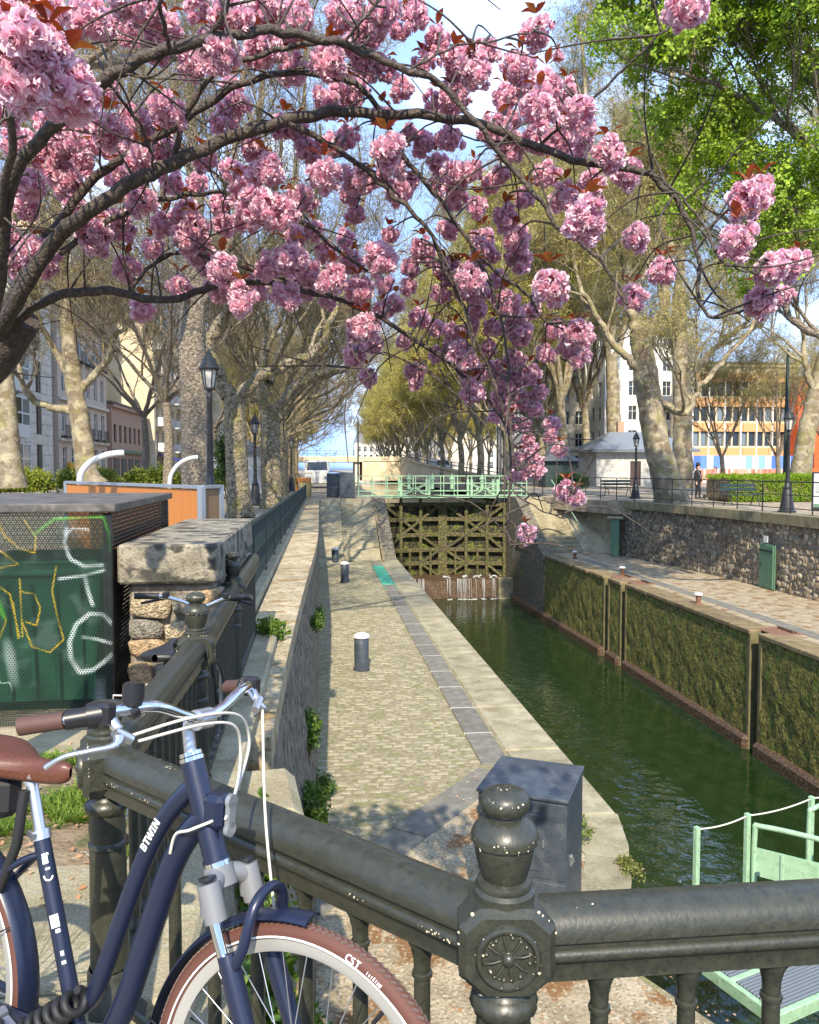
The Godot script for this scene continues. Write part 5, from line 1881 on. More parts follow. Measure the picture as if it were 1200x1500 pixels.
	# dark cabinets at the top of the ramp
	for c in [[Vector3(1.4, 0, -42.4), Vector3(0.78, 1.32, 0.5), "taller dark grey steel cabinet at the top of the ramp"], [Vector3(0.72, 0, -43.6), Vector3(0.7, 1.28, 0.5), "dark grey steel cabinet partly hidden behind the taller one"]]:
		var o = thing("steel_cabinet", c[2], "cabinet", c[0], 0, "cabinets above the ramp")
		m = MB.new()
		m.bbox(Vector3(0, c[1].y * 0.5, 0), c[1], 0.015)
		obj("body", m, M.cabinet, o)
		m = MB.new()
		m.bbox(Vector3(0, c[1].y * 0.5, c[1].z * 0.5 + 0.008), Vector3(c[1].x - 0.06, c[1].y - 0.1, 0.016), 0.005)
		obj("door", m, M.cabinet, o)
	gangway()

func second_bicycle() -> void:
	mat("pink", lin(0.62, 0.06, 0.2), 0.4)
	var b = thing("small_bicycle", "small dark bicycle with black saddle parked behind the railing", "bicycle", Vector3(-0.68, 0.0, -3.62), 0.0)
	b.rotation = Vector3(0, -0.17 + PI * 0.5, 0)      # local x runs away from the camera
	b.rotation.x = 0.0
	var P = func(x: float, y: float, z := 0.0) -> Vector3: return Vector3(x, y, z)
	for wx in [-0.28, 0.62]:
		var w = Node3D.new()
		w.name = "wheel"
		b.add_child(w, true)
		w.position = Vector3(wx, 0.27, 0)
		var m = MB.new()
		var zx = Transform3D(Basis(Vector3(1, 0, 0), Vector3(0, 0, 1), Vector3(0, -1, 0)), Vector3.ZERO)
		var pr = []
		for k in 9:
			var an = lerpf(-2.4, 2.4, k / 8.0)
			pr.append(Vector2(0.25 + 0.018 * cos(an), 0.018 * sin(an)))
		m.lathe(pr, 40, zx)
		obj("tyre", m, M.rubber, w)
		m = MB.new()
		m.lathe([Vector2(0.225, -0.01), Vector2(0.24, -0.01), Vector2(0.24, 0.01), Vector2(0.225, 0.01), Vector2(0.225, -0.01)], 40, zx)
		m.lathe([Vector2(0.02, -0.04), Vector2(0.02, 0.04)], 10, zx)
		obj("rim", m, M.alloy, w)
		for k in 16:
			m = MB.new()
			var an = TAU * k / 16.0
			m.tube([Vector3(0, 0, 0.03 if k % 2 else -0.03), Vector3(cos(an) * 0.228, sin(an) * 0.228, 0)], 0.0013, 4, false)
			obj("spoke", m, M.alloy, w)
	var m = MB.new()
	m.tube([P.call(0.04, 0.58), P.call(0.12, 0.24)], 0.016, 10)
	m.tube([P.call(0.50, 0.62), P.call(0.12, 0.24)], 0.019, 10)
	m.tube([P.call(0.50, 0.66), P.call(0.06, 0.48)], 0.016, 10)
	m.tube([P.call(0.48, 0.70), P.call(0.52, 0.58)], 0.02, 10)
	for e in [-1.0, 1.0]:
		m.tube([P.call(0.05, 0.5, 0.02 * e), P.call(-0.28, 0.27, 0.05 * e)], 0.009, 8)
		m.tube([P.call(0.12, 0.24, 0.02 * e), P.call(-0.28, 0.27, 0.05 * e)], 0.010, 8)
		m.tube([P.call(0.52, 0.57, 0.045 * e), P.call(0.62, 0.27, 0.05 * e)], 0.012, 8)
	obj("frame", m, M.rubber, b)
	m = MB.new()
	m.tube([P.call(-0.33, 0.18, 0.07), P.call(-0.27, 0.42, 0.07)], 0.012, 8)
	obj("pink_strap", m, M.pink, b)
	m = MB.new()
	m.tube([P.call(0.04, 0.56), P.call(0.03, 0.68)], 0.012, 10)
	obj("seat_post", m, M.rubber, b)
	m = MB.new()
	m.grid(18, 14, func(u: float, v: float) -> Vector3:
		var x = lerpf(-0.10, 0.16, u)
		var w = lerpf(0.082, 0.022, smoothstep(0.15, 0.7, u)) * sqrt(clampf(1.0 - pow(maxf(0.0, u - 0.85) / 0.152, 2.0), 0.0, 1.0)) * sqrt(clampf(1.0 - pow(maxf(0.0, 0.15 - u) / 0.152, 2.0), 0.0, 1.0))
		var an = TAU * (1.0 - v)
		return Vector3(x, 0.70 + 0.02 * u + 0.022 * sin(an) * sqrt(clampf(w / 0.02, 0.0, 1.0)), w * cos(an)))
	obj("saddle", m, M.plastic_black, b)
	m = MB.new()
	m.tube([P.call(0.48, 0.70), P.call(0.47, 0.80), P.call(0.50, 0.82)], 0.013, 10)
	m.tube(smooth_path([P.call(0.40, 0.885, -0.29), P.call(0.44, 0.88, -0.18), P.call(0.49, 0.85, -0.10), P.call(0.51, 0.82, -0.03), P.call(0.51, 0.82, 0.03), P.call(0.49, 0.85, 0.10), P.call(0.44, 0.88, 0.18), P.call(0.40, 0.885, 0.29)], 4), 0.011, 10)
	obj("handlebar", m, M.chrome, b)
	for e in [-1.0, 1.0]:
		m = MB.new()
		m.tube([P.call(0.405, 0.885, 0.29 * e), P.call(0.44, 0.88, 0.18 * e)], 0.016, 10)
		obj("grip", m, M.rubber, b)
		m = MB.new()
		m.tube([P.call(0.46, 0.865, 0.15 * e), P.call(0.49, 0.855, 0.2 * e), P.call(0.46, 0.84, 0.28 * e)], 0.007, 6)
		m.bbox(P.call(0.45, 0.885, 0.15 * e), Vector3(0.04, 0.03, 0.03), 0.006)
		obj("brake_lever", m, M.plastic_black, b)
	for wz in [-0.05, 0.0, 0.05]:
		m = MB.new()
		m.tube([P.call(-0.38, 0.56, wz), P.call(-0.06, 0.58, wz)], 0.004, 6)
		obj("rack_wire", m, M.cable_white, b)
	m = MB.new()
	m.tube([P.call(-0.38, 0.56, -0.06), P.call(-0.38, 0.62, -0.06), P.call(-0.38, 0.62, 0.06), P.call(-0.38, 0.56, 0.06)], 0.004, 6)
	m.tube([P.call(-0.3, 0.56, 0.05), P.call(-0.28, 0.27, 0.05)], 0.004, 6)
	obj("rack_wire", m, M.cable_white, b)

func gangway() -> void:
	var g = thing("gate_gangway", "mint green steel gangway with grating treads at the lower right", "gangway")
	var o = Vector3(3.21, -2.42, -5.32)           # near left corner
	var ac = (Vector3(2.91, -2.42, -6.19) - o)     # across, away from the camera
	var al = Vector3(0.94, 0, -0.35).normalized()  # along, to the right
	var bs = Basis(al, Vector3.UP, -ac.normalized())
	var L = 4.2
	var m = MB.new()
	for f in [0.0, 0.46, 1.0]:
		m = MB.new()
		m.bar(o + ac * f, o + ac * f + al * L, 0.05, 0.10, Vector3.UP, 0.006)
		obj("edge_beam", m, M.mint, g)
	m = MB.new()
	m.bar(o + Vector3(0, -0.004, 0), o + ac, 0.05, 0.10, Vector3.UP, 0.006)
	obj("end_beam", m, M.mint, g)
	mat("galvanised", lin(0.22, 0.25, 0.28), 0.45, 0.5)
	for half in 2:
		var f0 = 0.03 + half * 0.46
		var f1 = 0.43 if half == 0 else 0.97
		var cnt = 12 if half == 0 else 14
		for k in cnt:
			m = MB.new()
			var p: Vector3 = o + ac * lerpf(f0, f1, (k + 0.5) / cnt) + Vector3(0, 0.042, 0)
			m.bbox(p + al * L * 0.5, Vector3(L - 0.06, 0.02, 0.02), 0.003, bs)
			obj("grating_bar", m, M.galvanised, g)
		m = MB.new()
		for k in 28:
			var q: Vector3 = o + al * (0.08 + k * 0.147) + Vector3(0, 0.032, 0)
			m.bar(q + ac * f0, q + ac * f1, 0.006, 0.018)
		stuff(obj("grating_ties", m, M.galvanised, g))
	# posts with the chain, and the folding gate rails
	var tops = []
	for t in [0.12, 0.70, 1.50, 2.4, 3.3]:
		m = MB.new()
		var p: Vector3 = o + ac * 0.98 + al * t
		m.bar(p + Vector3(0, -0.05, 0), p + Vector3(0, 1.02, 0), 0.042, 0.042, al, 0.004)
		tops.append(p + Vector3(0, 1.0, 0))
		obj("post", m, M.mint, g)
	for i in tops.size() - 1:
		m = MB.new()
		var ch = []
		for k in 13:
			var u = k / 12.0
			ch.append(tops[i].lerp(tops[i + 1], u) + Vector3(0, -0.10 * u * (1.0 - u), 0))
		m.tube(ch, 0.007, 6)
		obj("chain", m, M.cable_white, g)
	for s in [[0.74, 0.78, 0.02], [1.42, -0.05, 0.55]]:
		m = MB.new()
		var p: Vector3 = o + ac * 0.93 + al * s[0]
		var w = (al * 0.45 + ac.normalized() * -0.8).normalized() if s[1] > 0 else (al * 0.98 + ac.normalized() * 0.1).normalized()
		var loop = [p + Vector3(0, 0.32, 0), p + Vector3(0, 0.86, 0), p + w * 0.06 + Vector3(0, 0.93, 0), p + w * 0.62 + Vector3(0, 0.93, 0), p + w * 0.68 + Vector3(0, 0.88, 0), p + w * 0.68 + Vector3(0, 0.42, 0), p + w * 0.60 + Vector3(0, 0.30, 0), p + w * 0.1 + Vector3(0, 0.26, 0), p + Vector3(0, 0.32, 0)]
		m.tube(smooth_path(loop, 5), 0.022, 10)
		obj("rail_loop", m, M.mint, g)
		if s[1] > 0:
			m = MB.new()
			m.bar(p + Vector3(0, 0.62, 0), p + w * 0.66 + Vector3(0, 0.62, 0), 0.008, 0.24)
			obj("rail_plate", m, M.mint, g)
	for t in [0.55, 1.3, 2.2]:
		m = MB.new()
		var p: Vector3 = o + ac * 0.46 + al * t
		m.tube([p + Vector3(0, -0.05, 0), p + Vector3(0, 0.9, 0)], 0.022, 10)
		obj("post", m, M.mint, g)
	for t in [0.3, 1.6, 3.0]:
		m = MB.new()
		m.tube([o + ac * 0.2 + al * t + Vector3(0, -0.05, 0), o + ac * 0.2 + al * t + Vector3(0, -3.4, 0)], 0.03, 8)
		obj("support", m, M.rust, g)

# ---- the flowering cherry
func petal_flower(m: MB, xf: Transform3D, sd: int, size: float) -> void:    # a full double blossom, facing +y
	var rg = RandomNumberGenerator.new()
	rg.seed = sd
	for ring in 6:
		var cnt: int = [10, 11, 12, 11, 9, 6][ring]
		var tilt: float = [-0.1, 0.2, 0.45, 0.7, 1.0, 1.3][ring]
		var ln: float = [0.95, 1.0, 1.0, 0.95, 0.9, 0.85][ring] * size * rg.randf_range(0.8, 1.12)
		for k in cnt:
			var an = TAU * (k + 0.5 * (ring % 2)) / cnt + rg.randf_range(-0.35, 0.35)
			var el = tilt + rg.randf_range(-0.42, 0.42)
			var d = Vector3(cos(an) * cos(el), sin(el), sin(an) * cos(el))
			var sd2 = Vector3(-sin(an), 0, cos(an))
			var up = sd2.cross(d)
			if up.y < 0:
				up = -up
			var w = ln * rg.randf_range(0.17, 0.30)
			var p0 = Vector3(0, 0.1 * size * ring * 0.5, 0)
			var pm = p0 + d * ln * 0.6 + up * ln * rg.randf_range(-0.02, 0.10)
			var p1 = p0 + d * ln * 0.94 + up * ln * rg.randf_range(0.02, 0.22)
			var tone = rg.randf_range(0.0, 1.0)
			var base = Color(0.84, 0.47, 0.59).lerp(Color(0.88, 0.60, 0.69), tone)
			var tip = Color(0.91, 0.72, 0.79).lerp(Color(0.95, 0.88, 0.91), tone)
			var a = xf * p0
			var l = xf * (pm + sd2 * w + up * w * 0.25)
			var r = xf * (pm - sd2 * w + up * w * 0.25)
			var tl = xf * (p1 + sd2 * w * 0.55 + up * ln * rg.randf_range(-0.22, 0.3))
			var tr = xf * (p1 - sd2 * w * 0.55 + up * ln * rg.randf_range(-0.22, 0.3))
			var nn = (xf.basis * (up - d * 0.3)).normalized()
			m.col = base
			nn = (nn + Vector3(rg.randf_range(-0.5, 0.5), rg.randf_range(-0.5, 0.5), rg.randf_range(-0.5, 0.5))).normalized()
			var i0 = m.vx(a, nn)
			m.col = base.lerp(tip, 0.6)
			var i1 = m.vx(l, nn)
			var i2 = m.vx(r, nn)
			m.col = tip
			var i3 = m.vx(tl, nn)
			var i4 = m.vx(tr, nn)
			m.ix.append_array([i0, i2, i1, i1, i2, i3, i3, i2, i4])

func leaf_shape(m: MB, p: Vector3, d: Vector3, up: Vector3, ln: float, w: float, c0: Color) -> void:
	var s = d.cross(up).normalized()
	var q = [[0.0, 0.0, 0.0], [0.28, 0.75, -0.04], [0.58, 0.95, -0.02], [0.85, 0.5, -0.12], [1.08, 0.0, -0.25]]
	for i in 4:
		for e in [-1.0, 1.0]:
			var a: Vector3 = p + d * ln * q[i][0] + up * ln * q[i][2]
			var b: Vector3 = p + d * ln * q[i + 1][0] + up * ln * q[i + 1][2]
			var a1: Vector3 = a + s * e * w * q[i][1] + up * w * 0.35 * q[i][1]
			var b1: Vector3 = b + s * e * w * q[i + 1][1] + up * w * 0.35 * q[i + 1][1]
			m.col = c0 * R(0.85, 1.15)
			if e > 0:
				m.quad(a, a1, b1, b)
			else:
				m.quad(a, b, b1, a1)

func cherry() -> void:
	vc(mat("petal", Color.WHITE, 0.7))
	M.petal.backlight_enabled = true
	M.petal.backlight = Color(0.95, 0.75, 0.82)
	vc(mat("bronze_leaf", Color.WHITE, 0.5))
	M.bronze_leaf.backlight_enabled = true
	M.bronze_leaf.backlight = Color(0.7, 0.4, 0.12)
	var bark = skin(mat("cherry_bark", Color.WHITE, 0.75), paint("cherry_bark", 512, [Color(0.030, 0.021, 0.016), Color(0.085, 0.062, 0.046), 12, 5], [[Color(0.16, 0.13, 0.105), 0.62, 0.76, 26, 4, 0.6], [Color(0.05, 0.05, 0.02), 0.62, 0.8, 8, 4, 0.5]]), 0.35, TX["mid"], 0.5)
	var rs = 11
	rng.seed = rs
	var variants = []
	for k in 7:
		var m = MB.new()
		var cnt = 13 + k % 6
		for i in cnt:
			var y = 1.0 - 2.0 * (i + 0.5) / cnt
			var ph = i * 2.39996 + k
			var d = Vector3(cos(ph) * sqrt(1 - y * y), y * 0.9, sin(ph) * sqrt(1 - y * y)).normalized()
			d = (d + Vector3(R(-0.2, 0.2), R(-0.2, 0.2), R(-0.2, 0.2))).normalized()
			var u = d.cross(Vector3(0.2, 0.1, 0.97)).normalized()
			petal_flower(m, Transform3D(Basis(u, d, u.cross(d)), d * R(0.014, 0.034)), k * 100 + i, R(0.017, 0.024))
		variants.append(m.mesh())
	var tufts = []
	for k in 4:
		var m = MB.new()
		for i in 3 + k % 3:
			var an = R(0, TAU)
			var d = Vector3(cos(an), R(0.3, 1.0), sin(an)).normalized()
			leaf_shape(m, Vector3(0, 0.02, 0), d, (Vector3.UP - d * d.y).normalized(), R(0.034, 0.058), R(0.009, 0.014), [Color(0.30, 0.075, 0.02), Color(0.36, 0.12, 0.025), Color(0.24, 0.06, 0.02), Color(0.34, 0.20, 0.03)][(k + i) % 4])
		tufts.append(m.mesh())
	var t = thing("cherry_tree", "pink flowering cherry tree arching its blossom over the lock", "tree")
	# limbs: photograph x, y and depth
	var limbs = [
		["trunk", [[-205, 1320, 3.1], [-190, 1180, 3.1], [-170, 900, 3.1], [-130, 700, 3.1], [-70, 590, 3.0], [-10, 525, 2.9], [30, 462, 2.85]], 0.125, 0.085],
		["limb", [[-20, 535, 2.9], [30, 466, 2.8], [90, 431, 2.75], [165, 427, 2.75], [250, 440, 2.8], [320, 417, 2.85], [385, 413, 2.9], [450, 427, 2.95], [520, 447, 3.0], [600, 492, 3.05], [665, 540, 3.1], [720, 590, 3.15], [748, 640, 3.15]], 0.036, 0.006],
		["limb", [[-10, 520, 2.9], [25, 440, 2.7], [75, 360, 2.6], [125, 311, 2.5], [200, 265, 2.45], [260, 236, 2.45], [340, 201, 2.45], [425, 176, 2.45], [500, 165, 2.5], [600, 168, 2.5], [675, 176, 2.5], [750, 200, 2.5], [825, 230, 2.5], [900, 246, 2.5], [950, 256, 2.5], [985, 288, 2.5], [1012, 335, 2.5], [1024, 390, 2.5], [1025, 440, 2.5], [1045, 464, 2.5], [1090, 455, 2.5], [1120, 440, 2.5]], 0.052, 0.0035],
		["limb", [[5, 460, 2.85], [45, 385, 2.75], [90, 320, 2.7], [150, 251, 2.65], [210, 215, 2.6], [280, 172, 2.55], [330, 135, 2.5], [400, 108, 2.5], [470, 110, 2.5], [530, 130, 2.5], [600, 240, 2.6], [650, 300, 2.65], [690, 360, 2.7], [735, 402, 2.75], [775, 437, 2.8], [800, 475, 2.85]], 0.034, 0.005],
		["limb", [[-40, 560, 2.95], [-5, 430, 2.5], [5, 310, 2.3], [30, 237, 2.2], [85, 176, 2.15], [155, 116, 2.1], [200, 90, 2.1], [250, 70, 2.1], [310, 56, 2.1], [370, 47, 2.15], [425, 48, 2.2], [500, 65, 2.25], [550, 84, 2.3], [600, 104, 2.3], [650, 127, 2.35], [700, 186, 2.35], [750, 246, 2.4], [800, 306, 2.4], [825, 341, 2.4], [880, 381, 2.4], [900, 416, 2.4], [916, 446, 2.4]], 0.042, 0.005],
		["branch", [[255, 234, 2.45], [275, 165, 2.4], [312, 110, 2.35], [380, 80, 2.3], [440, 65, 2.3], [500, 62, 2.35], [555, 80, 2.4]], 0.017, 0.007],
		["branch", [[0, 330, 2.3], [18, 200, 2.1], [8, 120, 2.0], [-5, 40, 1.95], [-10, -40, 1.9]], 0.020, 0.012],
		["branch", [[420, 180, 2.45], [480, 210, 2.5], [530, 245, 2.55], [565, 275, 2.6], [600, 306, 2.6], [632, 346, 2.65], [655, 400, 2.7], [680, 452, 2.75], [700, 505, 2.8], [722, 560, 2.85], [742, 620, 2.9], [748, 690, 2.9], [745, 750, 2.9], [742, 775, 2.9], [752, 800, 2.9], [768, 795, 2.9], [772, 782, 2.9]], 0.019, 0.0025],
		["branch", [[85, 372, 2.6], [150, 331, 2.6], [210, 301, 2.65], [270, 286, 2.7], [332, 282, 2.75], [400, 305, 2.8], [450, 330, 2.85], [500, 372, 2.9], [545, 400, 2.95]], 0.019, 0.006],
		["branch", [[190, 425, 2.78], [230, 382, 2.8], [280, 371, 2.85], [320, 381, 2.85], [375, 397, 2.9], [430, 415, 2.95]], 0.012, 0.005],
		["branch", [[790, 212, 2.5], [830, 176, 2.45], [880, 131, 2.4], [925, 91, 2.35], [960, 56, 2.3], [986, 34, 2.3], [1005, 15, 2.3]], 0.010, 0.004],
		["branch", [[940, 250, 2.5], [990, 282, 2.4], [1030, 330, 2.35], [1052, 372, 2.3], [1075, 392, 2.3], [1105, 400, 2.3]], 0.008, 0.004],
		["branch", [[690, 360, 2.7], [730, 452, 2.75], [742, 520, 2.8], [746, 580, 2.85], [750, 660, 2.85], [760, 690, 2.85]], 0.010, 0.004],
		["branch", [[600, 492, 3.05], [630, 545, 3.05], [690, 600, 3.0], [730, 655, 2.95], [748, 715, 2.9], [790, 745, 2.85], [830, 760, 2.85]], 0.006, 0.003],
		["branch", [[520, 447, 3.0], [510, 500, 2.95], [535, 540, 2.9], [548, 558, 2.9]], 0.005, 0.003],
		["branch", [[748, 700, 2.9], [790, 732, 2.8], [825, 737, 2.8], [838, 722, 2.8]], 0.004, 0.003],
		["branch", [[155, 116, 2.1], [190, 160, 2.2], [220, 210, 2.3], [225, 250, 2.4]], 0.009, 0.005],
		["branch", [[310, 56, 2.1], [330, 10, 2.05], [345, -40, 2.0]], 0.014, 0.008],
		["branch", [[500, 65, 2.25], [540, 20, 2.2], [580, -30, 2.2]], 0.008, 0.005],
		["branch", [[250, 70, 2.1], [235, 20, 2.0], [250, -30, 1.95]], 0.010, 0.006],
		["branch", [[600, 104, 2.3], [660, 70, 2.3], [720, 60, 2.3], [785, 45, 2.3]], 0.007, 0.003],
		["branch", [[150, 251, 2.65], [140, 200, 2.5], [120, 160, 2.3], [60, 160, 2.0], [0, 180, 1.9]], 0.007, 0.004]]
	var sk = []          # points along all limbs, with radius
	for L in limbs:
		var pts = []
		for p in L[1]:
			pts.append(at(p[0], p[1], p[2]))
		pts = smooth_path(pts, 6)
		var rad = []
		for i in pts.size():
			var u = float(i) / (pts.size() - 1)
			rad.append(lerpf(L[2] * (1.0 if L[0] == "trunk" else 0.54), L[3] * 0.8, pow(u, 0.75)) * (1.0 + 0.08 * nz.get_noise_1d(i * 0.9 + L[2] * 300.0)))
			pts[i] += Vector3(nz.get_noise_2d(i * 0.23, L[2] * 900), nz.get_noise_2d(i * 0.23, L[2] * 900 + 50), nz.get_noise_2d(i * 0.23, 90)) * 0.012
			if L[0] != "trunk":
				sk.append(pts[i])
		var m = MB.new()
		m.tube(pts, rad, 12 if L[2] > 0.015 else 8)
		obj(L[0], m, bark, t)
	# clusters of blossom
	var cl = [[785, 47, 45], [710, 75, 42], [695, 105, 50], [760, 100, 46], [817, 82, 18], [800, 125, 50], [790, 160, 55], [850, 165, 50], [727, 192, 45], [790, 207, 45], [827, 200, 45], [850, 215, 36], [892, 227, 48], [920, 255, 40], [867, 267, 40], [800, 255, 38], [670, 257, 42], [695, 250, 30], [665, 287, 40], [700, 302, 32], [740, 320, 38], [657, 335, 30], [827, 290, 46], [857, 322, 62], [930, 347, 42], [970, 397, 40], [928, 435, 38], [757, 352, 40], [760, 380, 40], [707, 350, 36], [707, 372, 40], [805, 417, 54], [815, 435, 30], [700, 415, 30], [665, 405, 30], [645, 430, 30], [740, 445, 40], [700, 457, 30], [755, 465, 32], [760, 488, 36], [615, 467, 32], [665, 490, 32], [815, 485, 30], [850, 490, 40], [1095, 295, 52], [1115, 278, 44], [1080, 352, 55], [1128, 395, 50], [1152, 388, 46], [1170, 384, 34], [1115, 442, 48], [1147, 435, 30], [1012, 12, 60], [995, 20, 44],
		[692, 574, 38], [744, 562, 34], [768, 586, 32], [742, 598, 26], [764, 622, 24], [748, 618, 26], [808, 622, 26], [820, 658, 22], [774, 644, 20], [776, 662, 28], [784, 678, 28], [760, 674, 26], [764, 690, 28], [788, 690, 24], [756, 696, 22], [830, 722, 34], [845, 728, 26], [770, 782, 30], [540, 553, 28], [608, 562, 20], [601, 545, 22], [520, 520, 36], [535, 480, 40], [548, 505, 30], [610, 545, 26], [590, 500, 24], [680, 520, 40], [690, 545, 34], [660, 510, 30], [720, 540, 30], [775, 550, 34], [835, 505, 38], [852, 520, 34], [840, 485, 30], [755, 525, 30], [735, 585, 34], [805, 640, 20], [780, 600, 26], [755, 555, 28],
		[340, 22, 55], [245, 42, 40], [150, 38, 45], [185, 45, 40], [320, 80, 55], [380, 75, 50], [480, 90, 50], [500, 110, 35], [480, 150, 45], [542, 105, 28], [342, 152, 42], [200, 175, 45], [245, 165, 50], [155, 190, 50], [370, 215, 36], [390, 250, 50], [452, 220, 38], [475, 258, 48], [565, 220, 50], [572, 245, 45], [545, 265, 30], [252, 270, 36], [288, 270, 30], [360, 285, 44], [380, 300, 54], [410, 310, 54], [365, 322, 40], [445, 290, 40], [510, 285, 30], [522, 315, 30], [180, 337, 36], [285, 335, 42], [272, 352, 42], [295, 360, 36], [140, 355, 40], [187, 395, 40], [395, 392, 42], [425, 380, 50], [478, 370, 32], [515, 385, 32], [557, 378, 45], [570, 345, 26], [450, 400, 40], [490, 410, 45], [525, 425, 40], [565, 418, 28], [540, 470, 30], [525, 485, 40], [265, 420, 36], [302, 395, 22], [365, 428, 18],
		[40, 60, 92], [28, 112, 100], [95, 132, 92], [72, 75, 70], [130, 30, 56], [110, 158, 60], [60, 15, 60], [8, 25, 60], [5, 160, 50], [180, 5, 50], [215, 15, 46], [290, 10, 44], [395, 15, 50], [440, 25, 46], [500, 20, 46], [560, 15, 50], [590, 35, 40], [545, 45, 40], [610, 20, 40], [640, 60, 40], [665, 90, 40], [620, 95, 34], [70, 235, 44], [40, 270, 46], [95, 265, 44], [120, 235, 40], [35, 300, 40], [10, 340, 36], [15, 380, 40], [110, 300, 34], [85, 215, 40], [205, 205, 44], [230, 190, 40], [160, 215, 40], [430, 100, 44], [400, 60, 40], [430, 45, 36], [590, 130, 36], [640, 150, 36], [670, 140, 40], [660, 205, 38], [620, 210, 34], [600, 265, 30], [640, 270, 30], [330, 330, 34], [240, 330, 34], [225, 365, 32], [600, 390, 30], [580, 445, 30], [625, 375, 28], [600, 420, 26], [640, 480, 26], [560, 455, 28], [480, 440, 28], [505, 350, 28], [460, 340, 30], [430, 345, 32], [320, 300, 30], [300, 235, 34], [340, 250, 34], [510, 200, 34], [560, 170, 34], [600, 195, 30], [640, 240, 32], [740, 145, 40], [765, 130, 38], [750, 175, 36], [820, 155, 40], [830, 130, 30], [860, 190, 34], [735, 255, 30], [770, 290, 32], [720, 270, 28], [725, 480, 28], [780, 455, 28], [690, 480, 26], [640, 520, 24], [715, 510, 26], [800, 520, 28], [790, 575, 24], [725, 610, 22], [700, 380, 30], [730, 410, 28], [680, 430, 26]]
	var spare = 300 - cl.size()
	while spare > 0:      # more bunches along the arching limbs
		var s: Vector3 = sk[rng.randi() % sk.size()]
		var lc = view.inverse() * (s - EYE)
		var px = 600.0 - lc.x / lc.z * 1200.0
		var py = 750.0 + lc.y / lc.z * 1200.0
		if px > 0 and px < 720 and py > -20 and py < 430:
			cl.append([px + R(-34, 34), py + R(-20, 36), R(32, 46)])
			spare -= 1
	var wood = MB.new()
	for c in cl:
		# depth: that of the nearest limb as seen, so that each bunch hangs on real wood
		var dir = (at(c[0], c[1], 1.0) - EYE)
		var best = 1e9
		var bp = Vector3.ZERO
		var bd = 2.5
		for s in sk:
			var dz: float = (s - EYE).dot(-view.z)
			var e: float = (EYE + dir * dz).distance_to(s)
			if e < best:
				best = e
				bp = s
				bd = dz
		var want = 0.098 * 1200.0 / c[2]      # a bunch is about ten centimetres across
		var dep = clampf(want, bd - 0.35, bd + 0.45)
		var p = at(c[0], c[1], dep)
		var size: float = c[2] / 1200.0 * dep / 0.098 * 1.20
		var o = Node3D.new()
		o.name = "blossom_bunch"
		t.add_child(o, true)
		o.position = p
		o.basis = Basis.from_euler(Vector3(R(-0.7, 0.7), R(0, TAU), R(-0.7, 0.7))).scaled(Vector3.ONE * size)
		inst("flowers", variants[rng.randi() % 7], M.petal, o)
		if rng.randf() < 0.75:
			inst("leaf_tuft", tufts[rng.randi() % 4], M.bronze_leaf, o, Transform3D(o.basis.inverse() * Basis(Vector3.UP, R(0, TAU)).scaled(Vector3.ONE * size), Vector3.ZERO).translated_local(Vector3(0, 0.028, 0)))
		var mid = (p + bp) * 0.5 + Vector3(R(-0.03, 0.03), 0.03, R(-0.03, 0.03))
		wood.tube(smooth_path([bp, mid, p + Vector3(0, 0.02, 0), p], 4), [0.004, 0.0038, 0.0036, 0.0034, 0.0032, 0.003, 0.0028, 0.0026, 0.0024, 0.0022, 0.002, 0.0018, 0.0016], 5, false)
	# bare twigs between
	for k in 190:
		var s: Vector3 = sk[rng.randi() % sk.size()]
		var d = Vector3(R(-1, 1), R(-0.7, 0.9), R(-0.8, 0.8)).normalized()
		var ln = R(0.12, 0.42)
		var p1 = s + d * ln * 0.5 + Vector3(0, R(0.0, 0.06), 0)
		var p2 = p1 + (d + Vector3(R(-0.5, 0.5), R(-0.6, 0.5), R(-0.5, 0.5))).normalized() * ln * 0.6
		wood.tube(smooth_path([s, p1, p2], 4), [0.0042, 0.0038, 0.0034, 0.003, 0.0028, 0.0025, 0.0022, 0.002, 0.0016], 5, false)
	stuff(obj("twigs", wood, bark, t))

